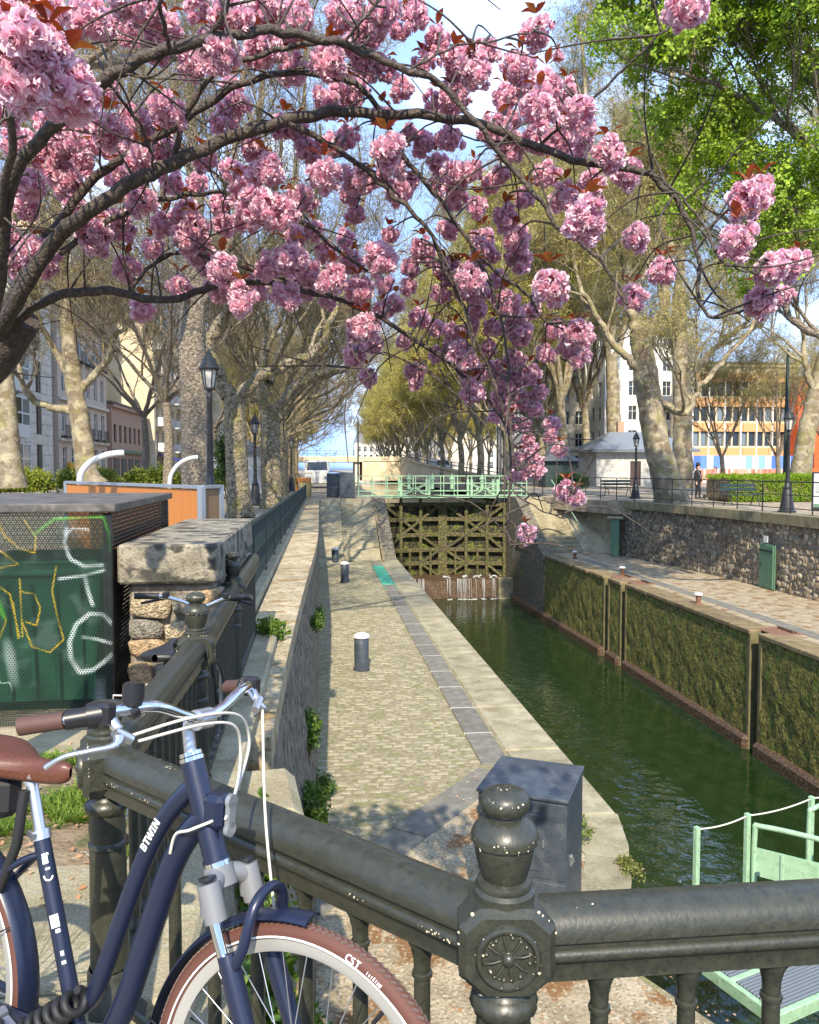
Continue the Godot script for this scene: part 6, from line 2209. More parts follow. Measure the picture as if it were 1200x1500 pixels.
# ---- trees
func spray_mesh(sd: int, kind: String) -> ArrayMesh:     # a twig a metre long with its side twigs and young leaves
	var rg = RandomNumberGenerator.new()
	rg.seed = sd
	var m = MB.new()
	var twig: Color = {"lime": Color(0.32, 0.26, 0.17), "plane": Color(0.36, 0.31, 0.19), "chestnut": Color(0.05, 0.04, 0.03), "far": Color(0.30, 0.26, 0.13)}[kind]
	var tips = []
	var main = [Vector3.ZERO, Vector3(rg.randf_range(-0.1, 0.1), 0.35, rg.randf_range(-0.1, 0.1)), Vector3(rg.randf_range(-0.2, 0.2), 0.7, rg.randf_range(-0.2, 0.2)), Vector3(rg.randf_range(-0.3, 0.3), 1.0, rg.randf_range(-0.3, 0.3))]
	m.col = twig
	m.tube(main, [0.011, 0.008, 0.006, 0.003], 3, false)
	for k in 3:
		tips.append(main[k + 1])
	for k in 7:
		var b: Vector3 = main[1 + k % 2].lerp(main[2 + k % 2], rg.randf())
		if k == 0:
			b = main[0].lerp(main[1], 0.7)
		var an = rg.randf() * TAU
		var d = Vector3(cos(an), rg.randf_range(0.25, 1.0), sin(an)).normalized() * rg.randf_range(0.25, 0.55)
		var e = b + d
		m.tube([b, b + d * 0.5 + Vector3(0, 0.03, 0), e], [0.006, 0.0045, 0.0025], 3, false)
		tips.append(e)
		tips.append(b + d * 0.55)
		for q in 2:
			var an2 = rg.randf() * TAU
			var e2 = b + d * rg.randf_range(0.4, 0.8) + Vector3(cos(an2), rg.randf_range(-0.1, 0.8), sin(an2)) * 0.2
			m.tube([b + d * 0.5, e2], [0.004, 0.002], 3, false)
			tips.append(e2)
	var per: int = {"lime": 1, "plane": 2, "chestnut": 5, "far": 3}[kind]
	var ls: float = {"lime": 0.034, "plane": 0.045, "chestnut": 0.10, "far": 0.06}[kind]
	for t in tips:
		for k in per:
			if kind == "lime" and rg.randf() < 0.35:
				continue
			var p: Vector3 = t + Vector3(rg.randf_range(-1, 1), rg.randf_range(-1, 1), rg.randf_range(-1, 1)) * ls * 0.9
			var d = Vector3(rg.randf_range(-1, 1), rg.randf_range(-0.6, 0.8), rg.randf_range(-1, 1)).normalized()
			var s = d.cross(Vector3(rg.randf_range(-1, 1), 1, rg.randf_range(-1, 1))).normalized()
			var l = ls * rg.randf_range(0.7, 1.3)
			var c0: Color
			match kind:
				"lime":
					c0 = Color(0.34, 0.26, 0.12).lerp(Color(0.40, 0.40, 0.10), rg.randf())
				"plane":
					c0 = Color(0.46, 0.37, 0.14).lerp(Color(0.52, 0.49, 0.15), rg.randf())
				"chestnut":
					c0 = Color(0.19, 0.34, 0.02).lerp(Color(0.38, 0.50, 0.05), rg.randf())
				_:
					c0 = Color(0.44, 0.40, 0.08).lerp(Color(0.58, 0.51, 0.15), rg.randf())
			m.col = c0
			m.quad(p, p + d * l * 0.5 + s * l * 0.38, p + d * l, p + d * l * 0.5 - s * l * 0.38)
	return m.mesh()

func grow(wood: MB, sp: Array, p: Vector3, d: Vector3, ln: float, r: float, level: int, up: float) -> void:
	var n0 = 4
	var pts = [p]
	var dir = d.normalized()
	var cur = p
	for i in n0:
		dir = (dir + Vector3(R(-0.24, 0.24), R(-0.16, 0.24) + up, R(-0.24, 0.24))).normalized()
		cur += dir * ln / n0
		pts.append(cur)
	var rr = []
	for i in n0 + 1:
		rr.append(lerpf(r, r * (0.45 if level > 0 else 0.3), float(i) / n0))
	wood.tube(pts, rr, 7 if r > 0.07 else 5 if r > 0.025 else 4, false)
	if level <= 0:
		for i in range(1, n0 + 1):
			for k in (2 if i < n0 else 3):
				sp.append([pts[i], (dir + Vector3(R(-1, 1), R(-0.5, 0.8), R(-1, 1))).normalized(), R(0.8, 1.35)])
		return
	var kids = 4 if level > 1 else 5
	for k in kids:
		var f = R(0.35, 1.0) if k < kids - 1 else 1.0
		var i = mini(int(f * n0), n0 - 1)
		var b: Vector3 = pts[i].lerp(pts[i + 1], f * n0 - i)
		var nd = (dir + Vector3(R(-1, 1), R(-0.35, 0.75), R(-1, 1)) * 0.95).normalized()
		grow(wood, sp, b, nd, ln * R(0.52, 0.72), maxf(0.008, r * R(0.4, 0.58)), level - 1, up)
	if level == 1:
		sp.append([pts[2], (dir + Vector3(R(-1, 1), 0.3, R(-1, 1))).normalized(), R(0.8, 1.2)])

func tree_at(called: String, label: String, trunk: Array, limbs: Array, bark: Material, kind: String, opt := {}) -> Node3D:
	# trunk: [points, r0, r1]; limbs: [points, r0, r1, level, length, count]
	var base: Vector3 = trunk[0][0]
	var t = thing(called, label, "tree", base, 0.0, opt.get("group", ""))
	var m = MB.new()
	var pts = smooth_path(trunk[0], 6)
	var rr = []
	for i in pts.size():
		var u = float(i) / (pts.size() - 1)
		var r0 = lerpf(trunk[1], trunk[2], u)
		rr.append(r0 * (1.0 + 0.35 * pow(1.0 - u, 12.0) + 0.07 * nz.get_noise_1d(i * 1.7 + base.x)))
		pts[i] -= base
	var f = m.v.size()
	m.tube(pts, rr, 18, false)
	for i in m.v.size():
		m.v[i] += m.n[i] * nz.get_noise_3d(m.v[i].x * 2.2, m.v[i].y * 0.8, m.v[i].z * 2.2) * trunk[1] * 0.16
	obj("trunk", m, bark, t)
	var sp = []
	for L in limbs:
		var w = MB.new()
		var lp = smooth_path(L[0], 5)
		var lr = []
		for i in lp.size():
			lp[i] = lp[i] - base
			var u = float(i) / (lp.size() - 1)
			lp[i] += Vector3(nz.get_noise_2d(i * 0.35, L[1] * 77 + base.z), nz.get_noise_2d(i * 0.35, L[1] * 77 + 30), nz.get_noise_2d(i * 0.35, L[1] * 77 + 60)) * L[1] * 0.7
			lr.append(lerpf(L[1], L[2], pow(u, 0.8)) * (1.0 + 0.12 * nz.get_noise_1d(i * 0.8 + L[1] * 50)))
		w.tube(lp, lr, 10, false)
		for k in L[5]:
			var u = lerpf(0.25, 1.0, (k + R(0.2, 1.0)) / L[5])
			var i = mini(int(u * (lp.size() - 1)), lp.size() - 2)
			var dir: Vector3 = (lp[i + 1] - lp[i]).normalized()
			grow(w, sp, lp[i], (dir * 0.8 + Vector3(R(-1, 1), R(-0.3, 0.8), R(-1, 1))).normalized(), L[4] * lerpf(1.0, 0.65, u), maxf(lr[i] * 0.55, 0.02), L[3], opt.get("up", 0.04))
		obj("limb", w, bark, t)
	var keep: float = opt.get("keep", 1.0) * {"lime": 0.25, "plane": 0.40, "chestnut": 0.16, "far": 0.26}[kind]
	var xs = [[], [], []]
	var cs = [[], [], []]
	for s in sp:
		if rng.randf() > keep:
			continue
		var y: Vector3 = s[1]
		var x = y.cross(Vector3(R(-1, 1), R(-1, 1), R(-1, 1))).normalized()
		var k = rng.randi() % 3
		xs[k].append(Transform3D(Basis(x, y, x.cross(y)).scaled(Vector3.ONE * s[2] * opt.get("spray", 1.0)), s[0]))
		var g = R(0.75, 1.2)
		cs[k].append(Color(g, g * R(0.94, 1.05), g * R(0.85, 1.1)))
	for k in 3:
		if xs[k].size():
			stuff(multi("crown", SPRAY[kind][k], M.foliage, t, xs[k], cs[k]))
	return t

var SPRAY = {}

func limb_dirs(base: Vector3, h: float, n0: int, spread: float, rise: float, r: float, level: int, ln: float, cnt: int) -> Array:
	var out = []
	for k in n0:
		var an = TAU * k / n0 + R(-0.4, 0.4)
		var d = Vector3(cos(an), 0, sin(an))
		var s = base + Vector3(0, h, 0)
		out.append([[s, s + d * spread * 0.3 + Vector3(0, rise * 0.3, 0), s + d * spread * 0.65 + Vector3(0, rise * 0.65, 0), s + d * spread * R(0.8, 1.1) + Vector3(0, rise, 0)], r, r * 0.35, level, ln, cnt])
	return out

func trees() -> void:
	rng.seed = 99
	vc(mat("foliage", Color.WHITE, 0.6))
	M.foliage.backlight_enabled = true
	M.foliage.backlight = Color(0.85, 0.85, 0.5)
	for k in ["lime", "plane", "chestnut", "far"]:
		SPRAY[k] = [spray_mesh(5, k), spray_mesh(6, k), spray_mesh(7, k)]
	var grey = skin(mat("grey_bark", Color.WHITE, 0.95), paint("grey_bark", 512, [Color(0.12, 0.097, 0.07), Color(0.34, 0.285, 0.21), 14, 6], [[Color(0.36, 0.32, 0.26), 0.6, 0.74, 26, 5, 0.45], [Color(0.07, 0.055, 0.04), 0.58, 0.72, 16, 6, 0.55]]), 1.6, TX["mid"], 4.0)
	var mossy = skin(mat("mossy_bark", Color.WHITE, 0.95), paint("mossy_bark", 512, [Color(0.14, 0.115, 0.072), Color(0.36, 0.30, 0.205), 14, 6], [[Color(0.03, 0.025, 0.018), 0.58, 0.7, 26, 5, 0.8], [Color(0.20, 0.19, 0.04), 0.56, 0.74, 4, 6, 0.45]]), 2.7, TX["mid"], 4.0)
	var plane = skin(mat("plane_bark", Color.WHITE, 0.85), paint("plane_bark", 512, [Color(0.20, 0.165, 0.11), Color(0.33, 0.285, 0.20), 7, 5], [[Color(0.14, 0.095, 0.055), 0.52, 0.64, 5, 5, 0.6], [Color(0.42, 0.37, 0.24), 0.58, 0.66, 6, 5, 0.7], [Color(0.20, 0.19, 0.06), 0.6, 0.7, 4, 5, 0.5]]), 3.6, TX["mid"], 1.5)
	var A = func(l: Array, z: float) -> Array:
		var o = []
		for p in l:
			var dd = view * Vector3((p[0] - 600.0) / 1200.0, (750.0 - p[1]) / 1200.0, -1.0)
			o.append(EYE + dd * ((z + (p[2] if p.size() > 2 else 0.0)) / dd.z))
		return o
	# left row
	tree_at("street_tree", "thick straight grey trunk at the end of the orange enclosure", [A.call([[292, 768], [290, 690], [286, 600], [282, 500], [283, 430], [288, 360]], -22.2), 0.42, 0.30], [
		[A.call([[285, 470], [300, 425], [325, 380], [350, 300], [345, 200], [360, 90]], -22.2), 0.17, 0.05, 2, 3.2, 5],
		[A.call([[283, 450], [255, 400], [235, 330], [200, 240], [190, 120]], -22.2), 0.15, 0.05, 2, 3.2, 5],
		[A.call([[286, 400], [292, 300], [280, 190], [290, 60], [300, -80]], -22.2), 0.22, 0.06, 2, 3.2, 5],
		[A.call([[283, 440], [240, 420, 1.5], [170, 350, 3.0], [110, 280, 4.0]], -22.2), 0.10, 0.04, 2, 2.8, 5]], grey, "lime", {"group": "trees along the terrace fence", "spray": 0.9})
	tree_at("street_tree", "forked mossy tree right of the thickest trunk, left of the lamp post", [A.call([[352, 757], [348, 690], [345, 630], [342, 580]], -25.8), 0.36, 0.30], [
		[A.call([[338, 585], [318, 548], [310, 505], [325, 465], [352, 430], [350, 330], [380, 220], [385, 80]], -25.8), 0.26, 0.07, 2, 3.2, 5],
		[A.call([[350, 585], [368, 560], [395, 545], [430, 532], [462, 512], [478, 485], [500, 430], [520, 330], [560, 200]], -25.8), 0.24, 0.05, 2, 3.2, 5],
		[A.call([[352, 430], [380, 400, -1], [420, 330, -2], [440, 220, -3], [450, 60, -3]], -25.8), 0.15, 0.05, 2, 3.2, 5]], mossy, "lime", {"group": "trees along the terrace fence", "spray": 0.9})
	tree_at("street_tree", "forked tree between the lamp post and the red figure", [A.call([[400, 745], [397, 680], [396, 630], [394, 600]], -31.5), 0.40, 0.34], [
		[A.call([[392, 605], [380, 560], [392, 500], [385, 430], [400, 330], [410, 200]], -31.5), 0.24, 0.07, 2, 3.4, 5],
		[A.call([[398, 605], [420, 578], [445, 560], [470, 545], [505, 540], [530, 500], [560, 430], [575, 330]], -31.5), 0.22, 0.05, 2, 3.4, 5],
		[A.call([[395, 560], [415, 500, -2], [430, 430, -2], [460, 330, -2], [470, 180, -2]], -31.5), 0.18, 0.05, 2, 3.4, 5]], mossy, "lime", {"group": "trees along the terrace fence", "spray": 0.95})
	tree_at("street_tree", "bare tree left of the photograph whose limbs reach over the quay", [[Vector3(-5.2, 0, -8.0), Vector3(-5.1, 3, -8.0), Vector3(-4.9, 5.6, -8.1)], 0.34, 0.26], [
		[[Vector3(-4.9, 5.4, -8.1), Vector3(-3.4, 6.8, -9.0), Vector3(-1.4, 8.0, -10.2), Vector3(0.8, 8.8, -11.4), Vector3(2.8, 9.4, -12.5)], 0.15, 0.04, 2, 3.0, 7],
		[[Vector3(-4.9, 5.2, -8.1), Vector3(-3.8, 6.6, -11.0), Vector3(-2.2, 8.0, -13.6), Vector3(-0.2, 9.2, -16.0)], 0.14, 0.04, 2, 3.0, 6],
		[[Vector3(-4.9, 5.6, -8.1), Vector3(-4.6, 8.0, -8.8), Vector3(-3.0, 10.4, -9.6), Vector3(-1.2, 12.0, -11.0)], 0.16, 0.04, 2, 3.2, 6],
		[[Vector3(-4.9, 5.5, -8.1), Vector3(-6.2, 7.6, -9.5), Vector3(-7.0, 10.0, -11.0)], 0.15, 0.05, 2, 3.0, 5]], grey, "lime", {"group": "trees along the terrace fence", "keep": 0.6})
	var far_left = [["next tree beyond the red figure along the terrace fence", Vector3(-2.0, 0, -41.0)], ["slim tree by the orange box pillar", Vector3(-2.3, 0, -51.0)], ["far bare tree behind the fence pillar", Vector3(-2.4, 0, -62.0)], ["farther bare tree of the left row, before the bridge", Vector3(-2.6, 0, -76.0)], ["last bare tree of the left row near the bridge", Vector3(-2.8, 0, -94.0)]]
	for i in far_left.size():
		var b: Vector3 = far_left[i][1]
		var lb = limb_dirs(b, 4.2, 5, 3.6, 5.0, 0.17, 2, 3.2, 4)
		lb.append([[b + Vector3(0.1, 4.2, 0), b + Vector3(1.4, 5.6, 0.4), b + Vector3(3.2, 6.4, 0.6), b + Vector3(5.2, 8.2, 0.6)], 0.17, 0.05, 2, 3.0, 6])
		lb.append([[b + Vector3(0.1, 3.4, 0), b + Vector3(1.3, 3.9, 0.4), b + Vector3(2.8, 4.6, 0.6), b + Vector3(4.2, 6.2, 0.6)], 0.10, 0.03, 1, 2.4, 5])
		tree_at("street_tree", far_left[i][0], [[b, b + Vector3(0.05, 2.2, 0), b + Vector3(0, 4.4, 0)], 0.38, 0.28], lb, mossy, "lime", {"group": "trees along the terrace fence", "keep": 0.7, "spray": 1.15})
	# pale trees on the left pavement
	tree_at("plane_tree", "pale plane tree with low side limbs before the stone apartment house", [A.call([[140, 715], [128, 690], [118, 620], [108, 560], [98, 470], [90, 380], [85, 250]], -35.5), 0.46, 0.24], [
		[A.call([[115, 605], [90, 600], [60, 592], [40, 580], [30, 545], [35, 500], [20, 430]], -35.5), 0.20, 0.07, 2, 2.6, 5],
		[A.call([[120, 570], [140, 548], [160, 525], [164, 498], [180, 480], [190, 440], [200, 360]], -35.5), 0.18, 0.06, 2, 2.6, 6],
		[A.call([[105, 555], [85, 520], [68, 490], [55, 470], [50, 380]], -35.5), 0.18, 0.06, 2, 2.6, 5],
		[A.call([[95, 440], [70, 340], [40, 220], [30, 100]], -35.5), 0.2, 0.06, 2, 3.4, 5],
		[A.call([[88, 330], [120, 230], [130, 100], [150, -20]], -35.5), 0.2, 0.06, 2, 3.4, 5]], plane, "lime", {"group": "pale trees on the left pavement", "keep": 0.8})
	tree_at("plane_tree", "pale trunk at the left edge of the photograph", [A.call([[18, 715], [12, 640], [6, 560], [0, 470], [-10, 350]], -33.0), 0.44, 0.26], [
		[A.call([[0, 470], [-30, 400], [-60, 300]], -33.0), 0.2, 0.08, 2, 3.0, 5],
		[A.call([[-5, 420], [20, 330], [50, 220], [60, 100]], -33.0), 0.2, 0.06, 2, 3.0, 7]], plane, "lime", {"group": "pale trees on the left pavement", "keep": 0.7})
	for q in [[Vector3(-9.5, 0, -46), "bare tree in front of the cream tower"], [Vector3(-7.5, 0, -60), "bare tree before the balconied house"], [Vector3(-6.5, 0, -36), "slender bare tree behind the thickest trunk"]]:
		var b: Vector3 = q[0]
		tree_at("street_tree", q[1], [[b, b + Vector3(0.1, 2.5, 0), b + Vector3(0, 4.6, 0)], 0.22, 0.16], limb_dirs(b, 4.3, 6, 4.0, 4.6, 0.11, 2, 3.2, 4), grey, "lime", {"group": "bare trees on the left pavement", "keep": 0.8, "spray": 1.15})
	# right bank
	tree_at("plane_tree", "big leaning plane tree in front of the grey pavilion", [A.call([[985, 738], [972, 690], [958, 630], [950, 575], [942, 520], [938, 490]], -35.0), 0.62, 0.46], [
		[A.call([[945, 545], [925, 530], [900, 508], [885, 480], [870, 455], [845, 400], [830, 300]], -35.0), 0.22, 0.07, 2, 3.2, 7],
		[A.call([[938, 500], [928, 470], [922, 435], [915, 380], [880, 290], [860, 160], [850, 20]], -35.0), 0.30, 0.07, 2, 3.4, 9],
		[A.call([[942, 505], [955, 480], [972, 450], [978, 400], [985, 320], [975, 200], [990, 60]], -35.0), 0.30, 0.07, 2, 3.4, 9],
		[A.call([[962, 592], [978, 596], [998, 605], [1012, 598], [1022, 570], [1050, 540], [1085, 500], [1110, 465], [1140, 400]], -35.0), 0.20, 0.07, 2, 3.0, 7]], plane, "plane", {"group": "plane trees on the right bank", "up": 0.06})
	tree_at("plane_tree", "upright plane tree just behind the leaning one", [A.call([[1003, 715], [1000, 660], [1000, 600], [998, 545], [995, 480], [996, 430]], -46.0), 0.58, 0.40], [
		[A.call([[998, 540], [985, 500], [975, 450], [960, 380], [955, 250]], -46.0), 0.24, 0.07, 2, 3.6, 7],
		[A.call([[1002, 560], [1030, 530], [1060, 500], [1095, 470], [1120, 420], [1150, 330]], -46.0), 0.26, 0.07, 2, 3.6, 8],
		[A.call([[996, 430], [1000, 350], [1015, 230], [1010, 90]], -46.0), 0.30, 0.07, 2, 3.6, 8]], plane, "plane", {"group": "plane trees on the right bank", "up": 0.06})
	tree_at("plane_tree", "plane tree behind the left end of the pavilion roof", [A.call([[905, 708], [900, 640], [898, 570], [895, 520]], -80.0), 0.85, 0.56], [
		[A.call([[895, 530], [880, 480], [860, 430], [850, 330], [840, 200]], -80.0), 0.36, 0.1, 2, 5.0, 8],
		[A.call([[898, 530], [915, 480], [930, 400], [925, 280]], -80.0), 0.36, 0.1, 2, 5.0, 8],
		[A.call([[896, 510], [898, 420], [890, 300], [900, 150]], -80.0), 0.36, 0.1, 2, 5.0, 8]], plane, "plane", {"group": "plane trees on the right bank", "keep": 0.8, "spray": 1.5})
	tree_at("plane_tree", "pale plane tree behind the tall dark pole at the right", [A.call([[1168, 728], [1175, 680], [1185, 620], [1200, 560], [1215, 500]], -38.0), 0.50, 0.36], [
		[A.call([[1195, 580], [1180, 540], [1178, 500], [1165, 440], [1160, 340]], -38.0), 0.2, 0.06, 2, 3.2, 7],
		[A.call([[1210, 510], [1225, 430], [1215, 320], [1190, 200]], -38.0), 0.26, 0.07, 2, 3.2, 8]], plane, "plane", {"group": "plane trees on the right bank"})
	for q in [[[820, 705], -74.0, "slim plane trunk seen left of the pavilion"], [[855, 703], -84.0, "distant plane tree above the pavilion's left corner"], [[790, 703], -80.0, "plane tree behind the low hanging blossom"]]:
		var b: Vector3 = A.call([q[0]], q[1])[0]
		b.y = 0.0
		tree_at("plane_tree", q[2], [[b, b + Vector3(0.3, 4, 0), b + Vector3(0, 8, 0)], 0.5, 0.32], limb_dirs(b, 7.5, 7, 6.0, 17.0, 0.28, 2, 5.2, 8), plane, "plane", {"group": "plane trees on the right bank", "keep": 0.85, "spray": 1.5})
	for q in [[Vector3(30.5, 0, -52), "young bare tree before the middle of the orange building"], [Vector3(35.0, 0, -53), "young forked bare tree before the orange building, right one"], [Vector3(27.6, 0, -54), "young tree just right of the upright plane trunk"]]:
		var b: Vector3 = q[0]
		tree_at("young_tree", q[1], [[b, b + Vector3(0.1, 1.2, 0), b + Vector3(0, 2.4, 0)], 0.17, 0.14], limb_dirs(b, 2.2, 5, 2.6, 5.4, 0.09, 2, 2.4, 6), grey, "plane", {"group": "young trees by the hoarding", "keep": 0.22})
	# the fresh green tree over the right bank
	tree_at("chestnut_tree", "fresh green tree reaching in from the upper right", [[Vector3(17.2, 0, -19.5), Vector3(17.3, 3, -19.5), Vector3(17.0, 6, -19.6)], 0.42, 0.34], [
		[A.call([[1290, 490], [1240, 500], [1200, 490], [1165, 470], [1140, 430], [1110, 380], [1070, 330], [1020, 290]], -19.5), 0.14, 0.04, 2, 2.2, 8],
		[A.call([[1290, 420], [1240, 300], [1190, 220], [1130, 170], [1060, 130], [980, 100]], -19.5), 0.14, 0.04, 2, 2.4, 10],
		[A.call([[1290, 380], [1260, 200], [1200, 90], [1120, 40], [1020, 10]], -19.0), 0.16, 0.04, 2, 2.4, 10],
		[A.call([[1290, 300], [1260, 100], [1190, -20], [1100, -60]], -18.0), 0.15, 0.05, 2, 2.4, 8],
		[A.call([[1290, 440], [1230, 400, -2], [1180, 340, -3], [1120, 290, -3], [1060, 230, -3]], -20.0), 0.12, 0.04, 2, 2.2, 8]], grey, "chestnut", {"keep": 0.62, "spray": 0.8})
	# rows along the upper canal
	var protos = []
	for k in 3:
		var b = Vector3(13.5 + k * 0.7, 0, -58.0 - k * 14.0)
		protos.append(tree_at("canal_tree", ["yellow green tree at the near end of the right canal row", "yellow green tree, second in the right canal row", "yellow green tree, third in the right canal row"][k], [[b, b + Vector3(0.1, 2.5, 0), b + Vector3(-0.2, 5, 0)], 0.36, 0.26], limb_dirs(b, 4.6, 6, 5.0, 12.5, 0.18, 2, 4.2, 6) + [[[b + Vector3(0, 4.0, 0), b + Vector3(-1.6, 5.4, 0), b + Vector3(-3.4, 7.2, 0), b + Vector3(-4.8, 9.6, 0)], 0.14, 0.05, 2, 3.4, 6]], plane, "far", {"group": "trees of the right canal row", "keep": 0.75, "spray": 1.35}))
	for k in 9:
		var z = -100.0 - k * 15.0
		dup(protos[k % 3], Vector3(15.0 + k * 0.2, 0, z), R(-0.4, 0.4), "yellow green tree farther along the right canal row, place %s from the van" % ["one", "two", "three", "four", "five", "six", "seven", "eight", "nine"][k], "trees of the right canal row")
	for k in 7:
		dup(protos[k % 3], Vector3(19.0 + (k % 4) * 7.0, 0, -150.0 - k * 14.0), R(1, 4), "yellowish tree deep behind the far van, place %s" % ["one", "two", "three", "four", "five", "six", "seven"][k], "trees deep behind the far van")
	for k in 5:
		dup(protos[(k + 2) % 3], Vector3(-6.0 - (k % 3) * 4.0, 0, -165.0 - k * 20.0), R(1, 4), "pale green tree far beyond the bridge on the left, place %s" % ["one", "two", "three", "four", "five"][k], "far trees on the left")
	for k in 4:
		var z = -120.0 - k * 22.0
		dup(protos[(k + 1) % 3], Vector3(-9.0 - k * 2.5, 0, z), R(1, 4), "green tree left of the far bridge, place %s" % ["one", "two", "three", "four"][k], "trees beyond the far bridge")
	for k in 3:
		dup(protos[k], Vector3(22.0 + k * 7, 0, -96.0 - k * 12), R(1, 4), "yellowish tree behind the pavilion, place %s" % ["one", "two", "three"][k], "trees behind the pavilion")

# ---- houses
func holed_wall(m: MB, o: Vector3, u: Vector3, W: float, H: float, holes: Array, depth: float) -> void:   # faces u x up
	var n0 = u.cross(Vector3.UP).normalized()
	var xs = [0.0, W]
	var ys = [0.0, H]
	for h in holes:
		for k in [0, 2]:
			if not xs.has(h[k]):
				xs.append(h[k])
		for k in [1, 3]:
			if not ys.has(h[k]):
				ys.append(h[k])
	xs.sort()
	ys.sort()
	var at2 = func(x: float, y: float, d := 0.0) -> Vector3: return o + u * x + Vector3(0, y, 0) - n0 * d
	for j in ys.size() - 1:
		var cy: float = (ys[j] + ys[j + 1]) * 0.5
		var run = -1
		for i in xs.size():
			var solid = false
			if i < xs.size() - 1:
				var cx: float = (xs[i] + xs[i + 1]) * 0.5
				solid = true
				for h in holes:
					if cx > h[0] and cx < h[2] and cy > h[1] and cy < h[3]:
						solid = false
						break
			if solid and run < 0:
				run = i
			if not solid and run >= 0:
				m.quad(at2.call(xs[run], ys[j]), at2.call(xs[i], ys[j]), at2.call(xs[i], ys[j + 1]), at2.call(xs[run], ys[j + 1]))
				run = -1
	for h in holes:
		m.quad(at2.call(h[0], h[1]), at2.call(h[2], h[1]), at2.call(h[2], h[1], depth), at2.call(h[0], h[1], depth))
		m.quad(at2.call(h[0], h[3], depth), at2.call(h[2], h[3], depth), at2.call(h[2], h[3]), at2.call(h[0], h[3]))
		m.quad(at2.call(h[0], h[1]), at2.call(h[0], h[1], depth), at2.call(h[0], h[3], depth), at2.call(h[0], h[3]))
		m.quad(at2.call(h[2], h[1], depth), at2.call(h[2], h[1]), at2.call(h[2], h[3]), at2.call(h[2], h[3], depth))

func window_in(par: Node3D, o: Vector3, u: Vector3, h: Array, depth: float, frame: Material, cross := true) -> void:
	var n0 = u.cross(Vector3.UP).normalized()
	var w: float = h[2] - h[0]
	var t: float = h[3] - h[1]
	var c = o + u * (h[0] + w * 0.5) + Vector3(0, h[1] + t * 0.5, 0) - n0 * depth
	var bs = Basis(u, Vector3.UP, n0)
	var wn = Node3D.new()
	wn.name = "window"
	par.add_child(wn, true)
	wn.transform = Transform3D(bs, c)
	var m = MB.new()
	for e in [-1.0, 1.0]:
		m.box(Vector3(e * (w * 0.5 - 0.04), 0, 0.03), Vector3(0.08, t, 0.06))
		m.box(Vector3(0, e * (t * 0.5 - 0.04), 0.03), Vector3(w - 0.16, 0.08, 0.06))
	if cross:
		m.box(Vector3(0, 0, 0.032), Vector3(0.07, t - 0.16, 0.05))
		m.box(Vector3(0, t * 0.14, 0.034), Vector3(w - 0.16, 0.05, 0.04))
	obj("frame", m, frame, wn)
	m = MB.new()
	m.box(Vector3(0, 0, 0.0), Vector3(w - 0.04, t - 0.04, 0.02))
	obj("pane", m, M.pane if rng.randf() < 0.75 else M.pane_pale, wn)

func block(called: String, label: String, o: Vector3, u: Vector3, W: float, H: float, D: float, wall: Material, holes: Array, frame: Material, opt := {}) -> Node3D:
	var b = thing(called, label, "building", o, 0.0, opt.get("group", ""))
	var n0 = u.cross(Vector3.UP).normalized()
	var m = MB.new()
	holed_wall(m, Vector3.ZERO, u, W, H, holes, 0.22)
	var eh: Array = opt.get("end", [])
	holed_wall(m, u * W, -n0, D, H, eh, 0.22)
	var sh: Array = opt.get("side", [])
	holed_wall(m, -n0 * D, n0, D, H, sh, 0.22)
	m.quad(u * W - n0 * D, -n0 * D, -n0 * D + Vector3(0, H, 0), u * W - n0 * D + Vector3(0, H, 0))
	obj("wall", m, wall, b)
	for h in holes:
		window_in(b, Vector3.ZERO, u, h, 0.2, frame, opt.get("cross", true))
	for h in eh:
		window_in(b, u * W, -n0, h, 0.2, frame, true)
	for h in sh:
		window_in(b, -n0 * D, n0, h, 0.2, frame, true)
	m = MB.new()
	if opt.has("mansard"):
		var k: float = opt.mansard
		var a = [Vector3(0, H, 0), u * W + Vector3(0, H, 0), u * W - n0 * D + Vector3(0, H, 0), -n0 * D + Vector3(0, H, 0)]
		var cen = (a[0] + a[2]) * 0.5
		var top = []
		for p in a:
			top.append(p.lerp(cen, 0.14) + Vector3(0, k, 0))
		for i in 4:
			m.quad(a[i], a[(i + 1) % 4], top[(i + 1) % 4], top[i])
		m.quad(top[0], top[1], top[2], top[3])
		obj("roof", m, M.slate, b)
	else:
		m.box(u * W * 0.5 - n0 * D * 0.5 + Vector3(0, H + 0.12, 0), Vector3(W + 0.3, 0.24, D + 0.3), Basis(u, Vector3.UP, n0))
		obj("roof", m, M.old_wall, b)
	m = MB.new()
	m.bar(n0 * 0.1 + Vector3(0, H - 0.2, 0), n0 * 0.1 + u * W + Vector3(0, H - 0.2, 0), 0.3, 0.25)
	obj("cornice", m, wall, b)
	return b

func win_grid(x0: float, dx: float, nx: int, w: float, y0: float, dy: float, ny: int, h: float) -> Array:
	var o = []
	for j in ny:
		for i in nx:
			o.append([x0 + i * dx, y0 + j * dy, x0 + i * dx + w, y0 + j * dy + h])
	return o

